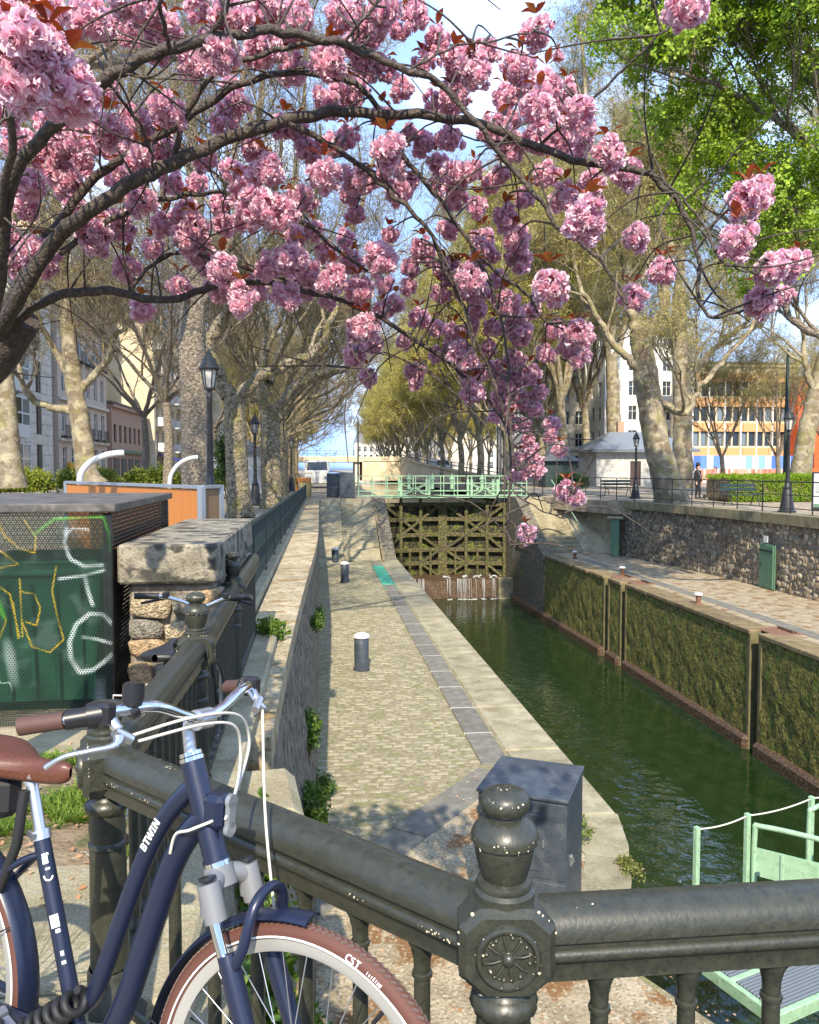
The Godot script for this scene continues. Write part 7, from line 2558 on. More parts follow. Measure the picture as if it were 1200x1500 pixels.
func house_materials() -> void:
	var W = Color.WHITE
	mat("pane", lin(0.03, 0.04, 0.05), 0.06)
	mat("pane_pale", lin(0.16, 0.20, 0.23), 0.1)
	mat("slate", lin(0.09, 0.10, 0.115), 0.5)
	mat("frame_white", lin(0.66, 0.66, 0.62), 0.6)
	mat("frame_dark", lin(0.05, 0.06, 0.065), 0.5)
	skin(mat("pale_stone", W, 0.85), paint("pale_stone", 256, [Color(0.54, 0.495, 0.41), Color(0.66, 0.615, 0.53), 5, 5]), 4.0)
	skin(mat("cream", W, 0.9), paint("cream", 256, [Color(0.55, 0.45, 0.29), Color(0.66, 0.56, 0.39), 4, 5]), 9.0)
	skin(mat("brick_red", W, 0.9), paint("brick_red", 256, [Color(0.36, 0.22, 0.15), Color(0.47, 0.31, 0.22), 40, 4], [[Color(0.46, 0.36, 0.27), 0.6, 0.75, 30, 3, 0.5]]), 3.0)
	skin(mat("brick_cream", W, 0.9), paint("brick_cream", 256, [Color(0.48, 0.37, 0.28), Color(0.62, 0.53, 0.43), 24, 4]), 4.0)
	skin(mat("white_wall", W, 0.85), paint("white_wall", 256, [Color(0.55, 0.54, 0.50), Color(0.68, 0.67, 0.63), 5, 5]), 7.0)
	mat("orange_panel", lin(0.58, 0.31, 0.13), 0.7)
	skin(mat("vermilion", W, 0.8), paint("vermilion", 256, [Color(0.50, 0.085, 0.02), Color(0.62, 0.13, 0.04), 5, 5]), 5.0)

func left_houses() -> void:
	house_materials()
	rng.seed = 41
	var X = -21.0
	var u = Vector3(0, 0, -1)     # along the street, away; the front faces +x
	# the stone block with its glazed bay
	var holes = []
	for f in 5:
		holes.append([4.4, 1.0 + f * 3.1, 5.1, 3.3 + f * 3.1])
		holes.append([10.4, 1.0 + f * 3.1, 11.1, 3.3 + f * 3.1])
		holes.append([13.8, 1.0 + f * 3.1, 14.5, 3.3 + f * 3.1])
		holes.append([1.2, 1.0 + f * 3.1, 2.2, 3.3 + f * 3.1])
	var b = block("apartment_house", "pale stone panelled apartment house with a glazed bay", Vector3(X, 0, -50), u, 17.5, 17.5, 12, M.old_wall, holes, M.frame_dark, {"cross": false})
	var pmb = MB.new()
	pmb.bbox(Vector3.ZERO, Vector3(0.1, 0.755, 1.22), 0.012)
	var pm = pmb.mesh()
	for j in 22:
		for i in 14:
			var cx = 0.65 + i * 1.25
			var cy = 0.62 + j * 0.775
			var free = not (cx > 6.2 and cx < 10.2)
			for h in holes:
				if cx + 0.6 > h[0] and cx - 0.6 < h[2] and cy + 0.37 > h[1] and cy - 0.37 < h[3]:
					free = false
			if free:
				inst("facing_panel", pm, M.pale_stone, b, Transform3D(Basis(), u * cx + Vector3(0.06, cy, 0)))
	var bay = Node3D.new()
	bay.name = "bay_window"
	b.add_child(bay, true)
	for f in 5:
		var y = 0.9 + f * 3.1
		for s in 2:
			var m = MB.new()
			m.bbox(u * (7.2 + s * 1.9) + Vector3(0.55 - s * 0.15, y + 1.25, 0), Vector3(1.0, 2.2, 1.75), 0.03)
			obj("bay_glass", m, M.pane if s == 0 else M.pane_pale, bay)
			m = MB.new()
			for yy in [0.1, 1.3, 2.35]:
				m.box(u * (7.2 + s * 1.9) + Vector3(0.56 - s * 0.15, y + yy, 0), Vector3(1.06, 0.12 if yy > 0.2 else 0.9, 1.82))
			for e in [-1.0, 1.0]:
				m.box(u * (7.2 + s * 1.9 + e * 0.88) + Vector3(0.56 - s * 0.15, y + 1.3, 0), Vector3(1.07, 2.4, 0.1))
			obj("bay_frame", m, M.frame_white, bay)
	var m = MB.new()
	m.bbox(u * 9.5 + Vector3(0.9, 0.4, 0), Vector3(1.2, 0.5, 9.0), 0.03)
	obj("shop_awning", m, M.door_green, b)
	# brick house with balconies and a mansard
	holes = win_grid(0.9, 2.4, 6, 1.15, 1.2, 3.3, 5, 2.1)
	b = block("brick_house", "cream and brick house with window boxes and slate mansard", Vector3(X + 0.3, 0, -68.3), u, 15.0, 17.0, 11, M.brick_cream, holes, M.frame_white, {"mansard": 3.6})
	for f in [1, 3, 4]:
		for i in 6:
			m = MB.new()
			for k in 7:
				m.box(u * (0.75 + i * 2.4 + k * 0.24) + Vector3(0.35, 1.3 + f * 3.3, 0), Vector3(0.03, 0.9, 0.03))
			m.box(u * (1.48 + i * 2.4) + Vector3(0.35, 1.75 + f * 3.3, 0), Vector3(0.05, 0.06, 1.6))
			m.box(u * (1.48 + i * 2.4) + Vector3(0.2, 0.85 + f * 3.3, 0), Vector3(0.5, 0.12, 1.7))
			obj("balcony", m, M.black_metal, b)
	for f in [1, 2]:
		m = MB.new()
		m.box(u * 7.5 + Vector3(0.12, 0.6 + f * 3.3, 0), Vector3(0.25, 0.22, 15.0))
		obj("string_course", m, M.pale_stone, b)
	for i in 6:
		m = MB.new()
		m.bbox(u * (1.5 + i * 2.4) + Vector3(-0.15, 18.4, 0), Vector3(0.9, 1.7, 1.3), 0.04)
		obj("dormer", m, M.frame_white, b)
	m = MB.new()
	m.bbox(u * 3 + Vector3(0.2, 1.6, 0), Vector3(0.3, 0.9, 2.4), 0.02)
	obj("shop_sign", m, mat("sign_yellow", lin(0.65, 0.36, 0.02), 0.5), b)
	# low brick house, cream tower behind it, balconied house
	holes = win_grid(0.8, 2.2, 7, 1.1, 4.2, 3.0, 1, 1.8)
	b = block("low_brick_house", "low red brick house between the mansard house and balconies", Vector3(X + 0.6, 0, -84), u, 16, 8.0, 10, M.brick_red, holes, M.frame_dark)
	m = MB.new()
	m.box(u * 8 + Vector3(0.15, 3.3, 0), Vector3(0.35, 0.3, 16.2))
	obj("string_course", m, M.door_green, b)
	for i in 5:
		m = MB.new()
		m.bbox(u * (1.6 + i * 3.2) + Vector3(0.03, 1.4, 0), Vector3(0.12, 2.4, 2.2), 0.02)
		obj("shop_front", m, M.frame_dark, b)
	b = block("cream_tower", "tall cream plastered block rising behind the low brick house", Vector3(X - 4.0, 0, -86), u, 26, 27, 12, M.cream, win_grid(16.0, 3.2, 3, 1.1, 3, 3.1, 7, 1.6), M.frame_white)
	m = MB.new()
	m.bbox(u * 8 + Vector3(-3, 29, 0), Vector3(1.2, 4.4, 1.6), 0.05)
	obj("chimney", m, M.cream, b)
	holes = win_grid(1.2, 3.6, 7, 1.5, 1.2, 3.1, 6, 1.9)
	b = block("balcony_house", "cream house with white balconies beyond the brick house", Vector3(X + 1.4, 0, -101), u, 28, 19, 12, M.cream, holes, M.frame_white)
	for f in range(1, 6):
		for i in 4:
			m = MB.new()
			m.bbox(u * (3.0 + i * 7.2) + Vector3(0.7, 0.55 + f * 3.1, 0), Vector3(1.5, 0.14, 3.2), 0.02)
			m.box(u * (3.0 + i * 7.2) + Vector3(1.4, 1.1 + f * 3.1, 0), Vector3(0.08, 0.95, 3.2))
			m.box(u * (1.45 + i * 7.2) + Vector3(0.75, 1.1 + f * 3.1, 0), Vector3(1.3, 0.95, 0.08))
			obj("balcony", m, M.white_wall, b)
	m = MB.new()
	m.bbox(u * 4 + Vector3(1.2, 2.9, 0), Vector3(2.4, 0.15, 4.6), 0.03, Basis(Vector3(0, 0, 1), -0.3))
	obj("blue_awning", m, mat("awning_blue", lin(0.02, 0.035, 0.22), 0.6), b)
	b = block("far_house", "plain cream house closing the left street", Vector3(X + 3, 0, -131), u, 40, 17, 12, M.pale_stone, win_grid(1.2, 3.2, 12, 1.2, 1.6, 3.2, 5, 1.9), M.frame_white)
	# small hut among the trees
	var hut = thing("garden_hut", "small cream hut with grey roof behind the lamp post", "hut", Vector3(-5.0, 0, -52))
	m = MB.new()
	m.bbox(Vector3(0, 1.25, 0), Vector3(3.0, 2.5, 2.6), 0.03)
	obj("wall", m, M.white_wall, hut)
	m = MB.new()
	m.quad(Vector3(-1.8, 2.45, 1.6), Vector3(1.8, 2.45, 1.6), Vector3(0.6, 3.3, 0), Vector3(-0.6, 3.3, 0))
	m.quad(Vector3(1.8, 2.45, -1.6), Vector3(-1.8, 2.45, -1.6), Vector3(-0.6, 3.3, 0), Vector3(0.6, 3.3, 0))
	m.tri(Vector3(1.8, 2.45, 1.6), Vector3(1.8, 2.45, -1.6), Vector3(0.6, 3.3, 0))
	m.tri(Vector3(-1.8, 2.45, -1.6), Vector3(-1.8, 2.45, 1.6), Vector3(-0.6, 3.3, 0))
	obj("roof", m, M.slate, hut)
	# street
	m = MB.new()
	m.quad(Vector3(-17.5, 0.005, 10), Vector3(-10.5, 0.005, 10), Vector3(-10.5, 0.005, -260), Vector3(-17.5, 0.005, -260))
	struct("road", m, M.asphalt)

func right_houses() -> void:
	rng.seed = 43
	# orange and white building facing the square
	var b = block("orange_building", "white building with orange bands and tall window strips", Vector3(44.3, 0, -95), Vector3(1, 0, 0), 13.8, 14.2, 5, M.cream, win_grid(0.5, 1.02, 13, 0.82, 4.3, 3.0, 3, 1.75), M.frame_dark, {"cross": false, "side": win_grid(1.0, 2.4, 1, 1.3, 1.4, 3.0, 4, 1.9)})
	for f in 4:
		for i in 4:
			var m = MB.new()
			m.bbox(Vector3(1.9 + i * 3.3, 3.55 + f * 3.0, 0.05), Vector3(3.2, 1.05, 0.16), 0.02)
			obj("orange_band", m, M.orange_panel, b)
	for i in 7:
		var m = MB.new()
		m.bbox(Vector3(0.4 + i * 2.04, 7.9, 0.12), Vector3(0.16, 10.4, 0.22), 0.02)
		obj("white_fin", m, M.frame_white, b)
	b = block("red_building", "vermilion rendered building at the right edge", Vector3(56.4, 0, -92), Vector3(1, 0, 0), 16, 12.2, 1.6, M.vermilion, [[1.2, 1.6, 2.2, 3.4], [1.0, 5.0, 2.2, 6.9], [6, 3, 7.5, 5], [11, 3, 12.5, 5]], M.frame_dark)
	var u = Vector3(0, 0, 1)
	b = block("white_apartments", "long pale apartment block half hidden behind the plane trees", Vector3(37.0, 0, -170), u, 66, 21, 12, M.white_wall, win_grid(1.0, 2.6, 25, 1.2, 1.5, 3.2, 6, 1.9), M.frame_white, {"end": win_grid(0.9, 2.3, 5, 1.2, 1.5, 3.2, 6, 1.9)})
	b = block("grey_apartments", "grey apartment block above the pavilion roof", Vector3(31.0, 0, -112), Vector3(1, 0, 0), 12.0, 20, 12, M.pale_stone, win_grid(0.8, 1.9, 6, 1.1, 1.5, 3.1, 6, 1.9), M.frame_white, {"side": win_grid(1.0, 2.4, 4, 1.2, 1.5, 3.1, 6, 1.9)})
	# hoarding in front of it
	var h = thing("hoarding", "painted hoarding of blue boards over red and white stripes", "hoarding", Vector3(38.5, 0, -86))
	var cols = [lin(0.10, 0.22, 0.55), lin(0.45, 0.52, 0.68), lin(0.2, 0.36, 0.62), lin(0.55, 0.55, 0.62), lin(0.35, 0.4, 0.6), lin(0.06, 0.14, 0.42)]
	var reds = [lin(0.55, 0.2, 0.14), lin(0.62, 0.55, 0.48), lin(0.5, 0.3, 0.22), lin(0.6, 0.45, 0.4), lin(0.45, 0.12, 0.08)]
	var bm = []
	for c in cols:
		bm.append(mat("blue_board", c, 0.6))
	var rm = []
	for c in reds:
		rm.append(mat("red_board", c, 0.6))
	for i in 60:
		var m = MB.new()
		m.bbox(Vector3(i * 0.26 + 0.13, 0.85, 0), Vector3(0.25, 1.3, 0.05), 0.006)
		obj("striped_board", m, rm[rng.randi() % 5], h)
	for i in 21:
		var m = MB.new()
		m.bbox(Vector3(i * 0.75 + 0.37, 2.25, 0), Vector3(0.74, 1.45, 0.05), 0.006)
		obj("blue_board", m, bm[rng.randi() % 6], h)
	var m2 = MB.new()
	m2.bbox(Vector3(7.8, 0.1, 0.05), Vector3(15.7, 0.22, 0.2), 0.02)
	obj("base", m2, M.pale_stone, h)

# ---- right bank
func lamp_post(called: String, label: String, p: Vector3, h: float, group := "", deep := false) -> Node3D:
	var l = thing(called, label, "street lamp", p, 0.0, group)
	var s = h / 3.6
	var m = MB.new()
	m.lathe([Vector2(0.30, 0), Vector2(0.30, 0.06), Vector2(0.24, 0.1), Vector2(0.20, 0.35), Vector2(0.15, 0.75), Vector2(0.13, 0.8), Vector2(0.14, 0.86), Vector2(0.09, 0.92), Vector2(0.075, 1.1)], 12, Transform3D(Basis().scaled(Vector3.ONE * s)))
	obj("base", m, M.black_metal, l)
	m = MB.new()
	m.lathe([Vector2(0.072, 1.1), Vector2(0.05, 2.6), Vector2(0.065, 2.64), Vector2(0.065, 2.68), Vector2(0.04, 2.74), Vector2(0.06, 2.8)], 12, Transform3D(Basis().scaled(Vector3.ONE * s)))
	obj("pole", m, M.black_metal, l)
	var ln = Node3D.new()
	ln.name = "lantern"
	l.add_child(ln, true)
	m = MB.new()
	m.lathe([Vector2(0.11, 2.8), Vector2(0.11, 2.83), Vector2(0.10, 2.84)], 6, Transform3D(Basis().scaled(Vector3.ONE * s)))
	for k in 6:
		var an = TAU * k / 6.0
		m.bar(Vector3(cos(an) * 0.10, 2.82, sin(an) * 0.10) * s, Vector3(cos(an) * 0.16, 3.2, sin(an) * 0.16) * s, 0.02, 0.02)
	m.lathe([Vector2(0.20, 3.19), Vector2(0.21, 3.22), Vector2(0.165, 3.3), Vector2(0.12, 3.42), Vector2(0.07, 3.46), Vector2(0.055, 3.52), Vector2(0.03, 3.54), Vector2(0.03, 3.58), Vector2(0.001, 3.62)], 6, Transform3D(Basis().scaled(Vector3.ONE * s)))
	obj("lantern_frame", m, M.black_metal, ln)
	m = MB.new()
	m.lathe([Vector2(0.092, 2.83), Vector2(0.148, 3.19)], 6, Transform3D(Basis().scaled(Vector3.ONE * s)))
	obj("lantern_glass", m, M.lantern_glass, ln)
	return l

func right_bank() -> void:
	rng.seed = 61
	mat("lantern_glass", lin(0.5, 0.5, 0.46), 0.15)
	# guard rail on the coping
	var r = thing("guard_rail", "thin dark iron guard rail along the right bank coping", "railing")
	var pts = [Vector3(15.4, 0.03, -12), Vector3(15.4, 0.03, -22), Vector3(15.2, 0.03, -28.5), Vector3(14.55, 0.03, -34.5), Vector3(13.9, 0.03, -37.3), Vector3(13.2, 0.03, -42.0)]
	var pm = MB.new()
	pm.tube([Vector3(0, -0.02, 0), Vector3(0, 1.06, 0)], 0.022, 8)
	var pmesh = pm.mesh()
	for i in pts.size() - 1:
		for y in [1.05, 0.62, 0.18]:
			var m = MB.new()
			m.tube([pts[i] + Vector3(0, y, 0), pts[i + 1] + Vector3(0, y, 0)], 0.021 if y > 1 else 0.015, 8)
			obj("rail", m, M.black_metal, r)
		var n0 = int(pts[i].distance_to(pts[i + 1]) / 1.9) + 1
		for k in n0:
			inst("rail_post", pmesh, M.black_metal, r, Transform3D(Basis(), pts[i].lerp(pts[i + 1], float(k) / n0)))
	lamp_post("street_lamp", "black street lamp with glazed lantern before the green hedge", Vector3(16.05, 0, -26.7), 3.62)
	lamp_post("street_lamp", "street lamp whose lantern shows beside the thickest left trunk", Vector3(-2.70, 0, -20.8), 4.45, "lamps along the left bank")
	lamp_post("street_lamp", "street lamp between the forked trees of the left row", Vector3(-2.62, 0, -34.0), 3.75, "lamps along the left bank")
	lamp_post("street_lamp", "distant street lamp beyond the red figure", Vector3(-1.9, 0, -56.0), 3.8, "lamps along the left bank")
	lamp_post("street_lamp", "slim street lamp in front of the pavilion", Vector3(15.9, 0, -40.0), 3.4)
	var m = MB.new()
	m.tube([Vector3(0, 0, 0), Vector3(0, 3.2, 0), Vector3(0, 7.6, 0)], [0.13, 0.10, 0.07], 12)
	m.lathe([Vector2(0.2, 0), Vector2(0.2, 0.5), Vector2(0.13, 0.6)], 12)
	tag(obj("tall_pole", m, M.dark_green, null, Transform3D(Basis(), Vector3(23.9, 0, -40.0))), "tall dark green pole behind the street lamp", "pole")
	# information sign by the rail
	var s = thing("information_sign", "tall white information board with rounded black frame by the rail", "sign", Vector3(15.75, 0, -24.4), -0.35)
	m = MB.new()
	m.bbox(Vector3(0, 0.80, 0), Vector3(0.46, 1.22, 0.06), 0.03)
	for e in [-1.0, 1.0]:
		m.bar(Vector3(e * 0.19, 0, 0), Vector3(e * 0.19, 0.3, 0), 0.04, 0.04, Vector3.FORWARD)
	obj("frame", m, M.black_metal, s)
	m = MB.new()
	m.bbox(Vector3(0, 0.82, 0.032), Vector3(0.36, 1.08, 0.012), 0.004)
	obj("board", m, mat("board_white", lin(0.45, 0.46, 0.46), 0.5), s)
	m = MB.new()
	m.bbox(Vector3(0, 0.34, 0.040), Vector3(0.34, 0.11, 0.008), 0.003)
	obj("green_band", m, M.door_green, s)
	m = MB.new()
	for k in 5:
		var y = 0.98 - k * 0.06
		m.tube([Vector3(-0.12 + R(-0.03, 0.03), y, 0.04), Vector3(R(-0.05, 0.05), y + R(-0.05, 0.05), 0.04), Vector3(0.12 + R(-0.03, 0.03), y + R(-0.03, 0.03), 0.04)], 0.006, 5)
	obj("scribble", m, M.black_metal, s)
	# benches
	var b = thing("park_bench", "dark green bench beside the two people", "bench", Vector3(17.3, 0, -32.0), 0.25, "benches on the right bank")
	for k in 3:
		m = MB.new()
		m.bbox(Vector3(0, 0.45, -0.16 + k * 0.15), Vector3(1.9, 0.035, 0.12), 0.008)
		obj("seat_slat", m, M.dark_green, b)
	for k in 2:
		m = MB.new()
		m.bbox(Vector3(0, 0.66 + k * 0.17, -0.27 - k * 0.05), Vector3(1.9, 0.13, 0.035), 0.008)
		obj("back_slat", m, M.dark_green, b)
	for e in [-0.7, 0.7]:
		m = MB.new()
		m.tube([Vector3(e, 0, 0.2), Vector3(e, 0.44, 0.05), Vector3(e, 0.44, -0.2), Vector3(e, 0.9, -0.34)], 0.022, 6)
		m.tube([Vector3(e, 0, -0.32), Vector3(e, 0.44, -0.12)], 0.022, 6)
		obj("leg", m, M.black_metal, b)
	dup(b, Vector3(16.5, 0, -44.0), 0.2, "green bench in front of the pavilion wall")
	# hedge
	var hd = thing("clipped_hedge", "bright green clipped hedge behind the street lamp", "hedge", Vector3(22.0, 0, -36.5))
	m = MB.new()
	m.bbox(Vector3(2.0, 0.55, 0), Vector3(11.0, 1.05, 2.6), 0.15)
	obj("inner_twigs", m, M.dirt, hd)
	var lm = leaf_clump(3, Color(0.10, 0.22, 0.01), Color(0.30, 0.42, 0.02))
	var xf = []
	for k in 5200:
		var f = rng.randi() % 5
		var p = Vector3(R(-3.6, 7.6), R(0.05, 1.15), 1.32)
		if f < 3:
			p = Vector3(R(-3.6, 7.6), 1.12 + R(-0.05, 0.08), R(-1.3, 1.35))
		xf.append(Transform3D(Basis.from_euler(Vector3(R(-1, 1), R(0, TAU), R(-1, 1))).scaled(Vector3.ONE * R(0.7, 1.2)), p))
	stuff(multi("leaves", lm, M.foliage, hd, xf))
	# bush by the pavilion
	bush("round dark shrub at the pavilion corner", Vector3(14.6, 0, -46.5), Vector3(1.3, 0.9, 1.0), 700, Color(0.03, 0.09, 0.012), Color(0.09, 0.17, 0.03))
	# doors in the rubble wall
	var d = thing("wall_door", "narrow green door in the rubble wall", "door", Vector3(14.86, -2.5, -25.8), -PI * 0.5 - 0.02)
	m = MB.new()
	for k in 4:
		m.bbox(Vector3(-0.33 + k * 0.22, 0.74, 0.03), Vector3(0.215, 1.42, 0.05), 0.006)
	obj("boards", m, M.door_green, d)
	m = MB.new()
	m.bbox(Vector3(0, 0.74, 0.0), Vector3(1.0, 1.5, 0.04), 0.01)
	obj("frame", m, M.door_green, d)
	m = MB.new()
	m.bbox(Vector3(0, 1.28, 0.06), Vector3(0.86, 0.08, 0.02), 0.005)
	m.bbox(Vector3(-0.3, 0.8, 0.07), Vector3(0.05, 0.14, 0.03), 0.005)
	obj("door_fittings", m, M.dark_green, d)
	m = MB.new()
	m.bbox(Vector3(-0.02, 1.66, 0.05), Vector3(0.26, 0.22, 0.02), 0.004)
	tag(obj("notice_plate", m, M.white_paint, null, Transform3D(Basis(Vector3.UP, -PI * 0.5), Vector3(14.85, -2.5, -25.8))), "small white notice above the green wall door", "notice")
	d = thing("wall_cabinet", "green upright cabinet with stone lid at the rubble wall end", "cabinet", Vector3(13.55, -2.5, -36.4), -0.5)
	m = MB.new()
	m.bbox(Vector3(0, 0.85, 0), Vector3(0.38, 1.7, 0.4), 0.02)
	obj("body", m, M.door_green, d)
	m = MB.new()
	m.bbox(Vector3(0, 1.76, 0), Vector3(0.75, 0.12, 0.55), 0.03)
	obj("lid", m, M.concrete, d)
	pavilion()
	people()

func leaf_clump(sd: int, a: Color, b: Color) -> ArrayMesh:
	var rg = RandomNumberGenerator.new()
	rg.seed = sd
	var m = MB.new()
	for k in 12:
		var p = Vector3(rg.randf_range(-1, 1), rg.randf_range(-1, 1), rg.randf_range(-1, 1)) * 0.1
		var d = Vector3(rg.randf_range(-1, 1), rg.randf_range(-0.3, 1), rg.randf_range(-1, 1)).normalized()
		var s = d.cross(Vector3(rg.randf_range(-1, 1), 0.5, rg.randf_range(-1, 1))).normalized()
		var l = rg.randf_range(0.05, 0.09)
		m.col = a.lerp(b, rg.randf())
		m.quad(p, p + d * l * 0.5 + s * l * 0.35, p + d * l, p + d * l * 0.5 - s * l * 0.35)
	return m.mesh()

func bush(label: String, p: Vector3, s: Vector3, n0: int, a: Color, b: Color, group := "", size := 1.0) -> Node3D:
	var o = thing("shrub", label, "shrub", p, 0.0, group)
	var m = MB.new()
	for k in 9:
		var an = R(0, TAU)
		m.tube([Vector3(R(-0.1, 0.1) * s.x, 0, R(-0.1, 0.1) * s.z), Vector3(cos(an) * s.x * 0.4, s.y * 0.6, sin(an) * s.z * 0.4), Vector3(cos(an) * s.x * 0.7, s.y * 1.2, sin(an) * s.z * 0.7)], [0.02, 0.012, 0.005], 4, false)
	obj("stems", m, M.dirt, o)
	var lm = leaf_clump(int(p.x * 7) + 50, a, b)
	var xf = []
	for k in n0:
		var d = Vector3(R(-1, 1), R(-0.3, 1), R(-1, 1))
		d = d.normalized() * pow(rng.randf(), 0.4) * (0.8 + 0.35 * nz.get_noise_3d(d.x * 2.0 + p.x, d.y * 2.0, d.z * 2.0))
		xf.append(Transform3D(Basis.from_euler(Vector3(R(-1, 1), R(0, TAU), R(-1, 1))).scaled(Vector3.ONE * R(0.7, 1.4) * size), Vector3(d.x * s.x, s.y * 0.75 + d.y * s.y * 0.8, d.z * s.z)))
	stuff(multi("leaves", lm, M.foliage, o, xf))
	return o

func pavilion() -> void:
	var p = thing("pavilion", "small grey rendered pavilion with hipped slate roof", "building", Vector3(28.7, 0, -70.5))
	var wl = skin(mat("pavilion_wall", Color.WHITE, 0.85), paint("pavilion_wall", 256, [Color(0.42, 0.41, 0.37), Color(0.56, 0.55, 0.51), 5, 5], [[Color(0.25, 0.25, 0.23), 0.62, 0.75, 8, 4, 0.4]]), 3.5)
	var m = MB.new()
	holed_wall(m, Vector3(-4.3, 0, 0), Vector3(1, 0, 0), 8.6, 3.3, [[3.1, 0.0, 4.1, 2.2]], 0.2)
	m.quad(Vector3(-4.3, 0, -5), Vector3(-4.3, 0, 0), Vector3(-4.3, 3.3, 0), Vector3(-4.3, 3.3, -5))
	m.quad(Vector3(4.3, 0, 0), Vector3(4.3, 0, -5), Vector3(4.3, 3.3, -5), Vector3(4.3, 3.3, 0))
	obj("wall", m, wl, p)
	m = MB.new()
	m.bbox(Vector3(-0.7, 1.1, -0.15), Vector3(1.0, 2.2, 0.08), 0.01)
	obj("door", m, mat("door_brown", lin(0.06, 0.035, 0.03), 0.6), p)
	m = MB.new()
	m.bbox(Vector3(2.6, 1.35, 0.06), Vector3(2.0, 2.0, 0.1), 0.02)
	obj("shutter", m, M.frame_white, p)
	m = MB.new()
	var e = [Vector3(-5, 3.2, 0.8), Vector3(5, 3.2, 0.8), Vector3(5, 3.2, -5.8), Vector3(-5, 3.2, -5.8)]
	var a = Vector3(-2.2, 4.9, -2.5)
	var b = Vector3(2.2, 4.9, -2.5)
	m.quad(e[0], e[1], b, a)
	m.tri(e[1], e[2], b)
	m.quad(e[2], e[3], a, b)
	m.tri(e[3], e[0], a)
	m.box(Vector3(0, 3.1, -2.5), Vector3(9.9, 0.2, 6.5))
	obj("roof", m, mat("zinc_roof", lin(0.17, 0.19, 0.21), 0.4), p)
	m = MB.new()
	for k in 5:
		m.tube([Vector3(0.2 + k * 0.22, 1.3 + R(-0.2, 0.2), 0.02), Vector3(0.35 + k * 0.22, 1.7 + R(-0.2, 0.2), 0.02), Vector3(0.42 + k * 0.22, 1.2 + R(-0.2, 0.2), 0.02)], 0.02, 5)
	obj("graffiti", m, M.black_metal, p)
	m = MB.new()
	m.bbox(Vector3(-0.9, 5.2, -3.4), Vector3(0.6, 1.4, 0.5), 0.03)
	obj("chimney", m, M.brick_red, p)

# a body as one surface: tapered capsules joined smoothly, meshed as surface nets
func body_mesh(bones: Array, cell: float, blend := 0.05) -> MB:
	var lo = Vector3.ONE * 1e9
	var hi = -lo
	for b in bones:
		for p in [b[0], b[1]]:
			var r = maxf(b[2], b[3]) + blend
			lo = lo.min(p - Vector3.ONE * r)
			hi = hi.max(p + Vector3.ONE * r)
	var nx = int((hi.x - lo.x) / cell) + 2
	var ny = int((hi.y - lo.y) / cell) + 2
	var nzz = int((hi.z - lo.z) / cell) + 2
	var val = PackedFloat32Array()
	val.resize(nx * ny * nzz)
	for k in nzz:
		for j in ny:
			for i in nx:
				var p = lo + Vector3(i, j, k) * cell
				var s = 0.0
				for b in bones:
					var ba: Vector3 = b[1] - b[0]
					var t = clampf((p - b[0]).dot(ba) / maxf(ba.length_squared(), 1e-9), 0, 1)
					var d: float = p.distance_to(b[0] + ba * t) - lerpf(b[2], b[3], t)
					s += exp(-d / (blend * 0.35))
				val[i + nx * (j + ny * k)] = -log(maxf(s, 1e-30)) * blend * 0.35
	var m = MB.new()
	var id = {}
	for k in nzz - 1:
		for j in ny - 1:
			for i in nx - 1:
				var sum = Vector3.ZERO
				var cnt = 0
				for e in [[0, 1], [0, 2], [0, 4], [1, 3], [1, 5], [2, 3], [2, 6], [3, 7], [4, 5], [4, 6], [5, 7], [6, 7]]:
					var a = Vector3i(e[0] & 1, (e[0] >> 1) & 1, e[0] >> 2)
					var c = Vector3i(e[1] & 1, (e[1] >> 1) & 1, e[1] >> 2)
					var va = val[i + a.x + nx * (j + a.y + ny * (k + a.z))]
					var vb = val[i + c.x + nx * (j + c.y + ny * (k + c.z))]
					if (va < 0) != (vb < 0):
						sum += Vector3(a).lerp(Vector3(c), va / (va - vb))
						cnt += 1
				if cnt:
					var p = lo + (Vector3(i, j, k) + sum / cnt) * cell
					var best = 1e9
					for b in bones:
						var ba: Vector3 = b[1] - b[0]
						var t = clampf((p - b[0]).dot(ba) / maxf(ba.length_squared(), 1e-9), 0, 1)
						var d: float = p.distance_to(b[0] + ba * t) - lerpf(b[2], b[3], t)
						if d < best:
							best = d
							m.col = b[4]
					id[Vector3i(i, j, k)] = m.vx(p, Vector3.ZERO)
	for k in range(1, nzz - 1):
		for j in range(1, ny - 1):
			for i in range(1, nx - 1):
				var v0 = val[i + nx * (j + ny * k)]
				for ax in 3:
					var st = Vector3i.ZERO
					st[ax] = 1
					var v1 = val[i + st.x + nx * (j + st.y + ny * (k + st.z))]
					if (v0 < 0) != (v1 < 0):
						var u = Vector3i.ZERO
						u[(ax + 1) % 3] = 1
						var w = Vector3i.ZERO
						w[(ax + 2) % 3] = 1
						var c = Vector3i(i, j, k)
						var q = [c - u - w, c - w, c, c - u]
						if not (id.has(q[0]) and id.has(q[1]) and id.has(q[2]) and id.has(q[3])):
							continue
						if v0 < 0:
							m.ix.append_array([id[q[0]], id[q[2]], id[q[1]], id[q[0]], id[q[3]], id[q[2]]])
						else:
							m.ix.append_array([id[q[0]], id[q[1]], id[q[2]], id[q[0]], id[q[2]], id[q[3]]])
	for t in range(0, m.ix.size(), 3):
		var a = m.v[m.ix[t]]
		var nn = (m.v[m.ix[t + 2]] - a).cross(m.v[m.ix[t + 1]] - a)
		for e in 3:
			m.n[m.ix[t + e]] += nn
	for i in m.n.size():
		m.n[i] = m.n[i].normalized()
	return m

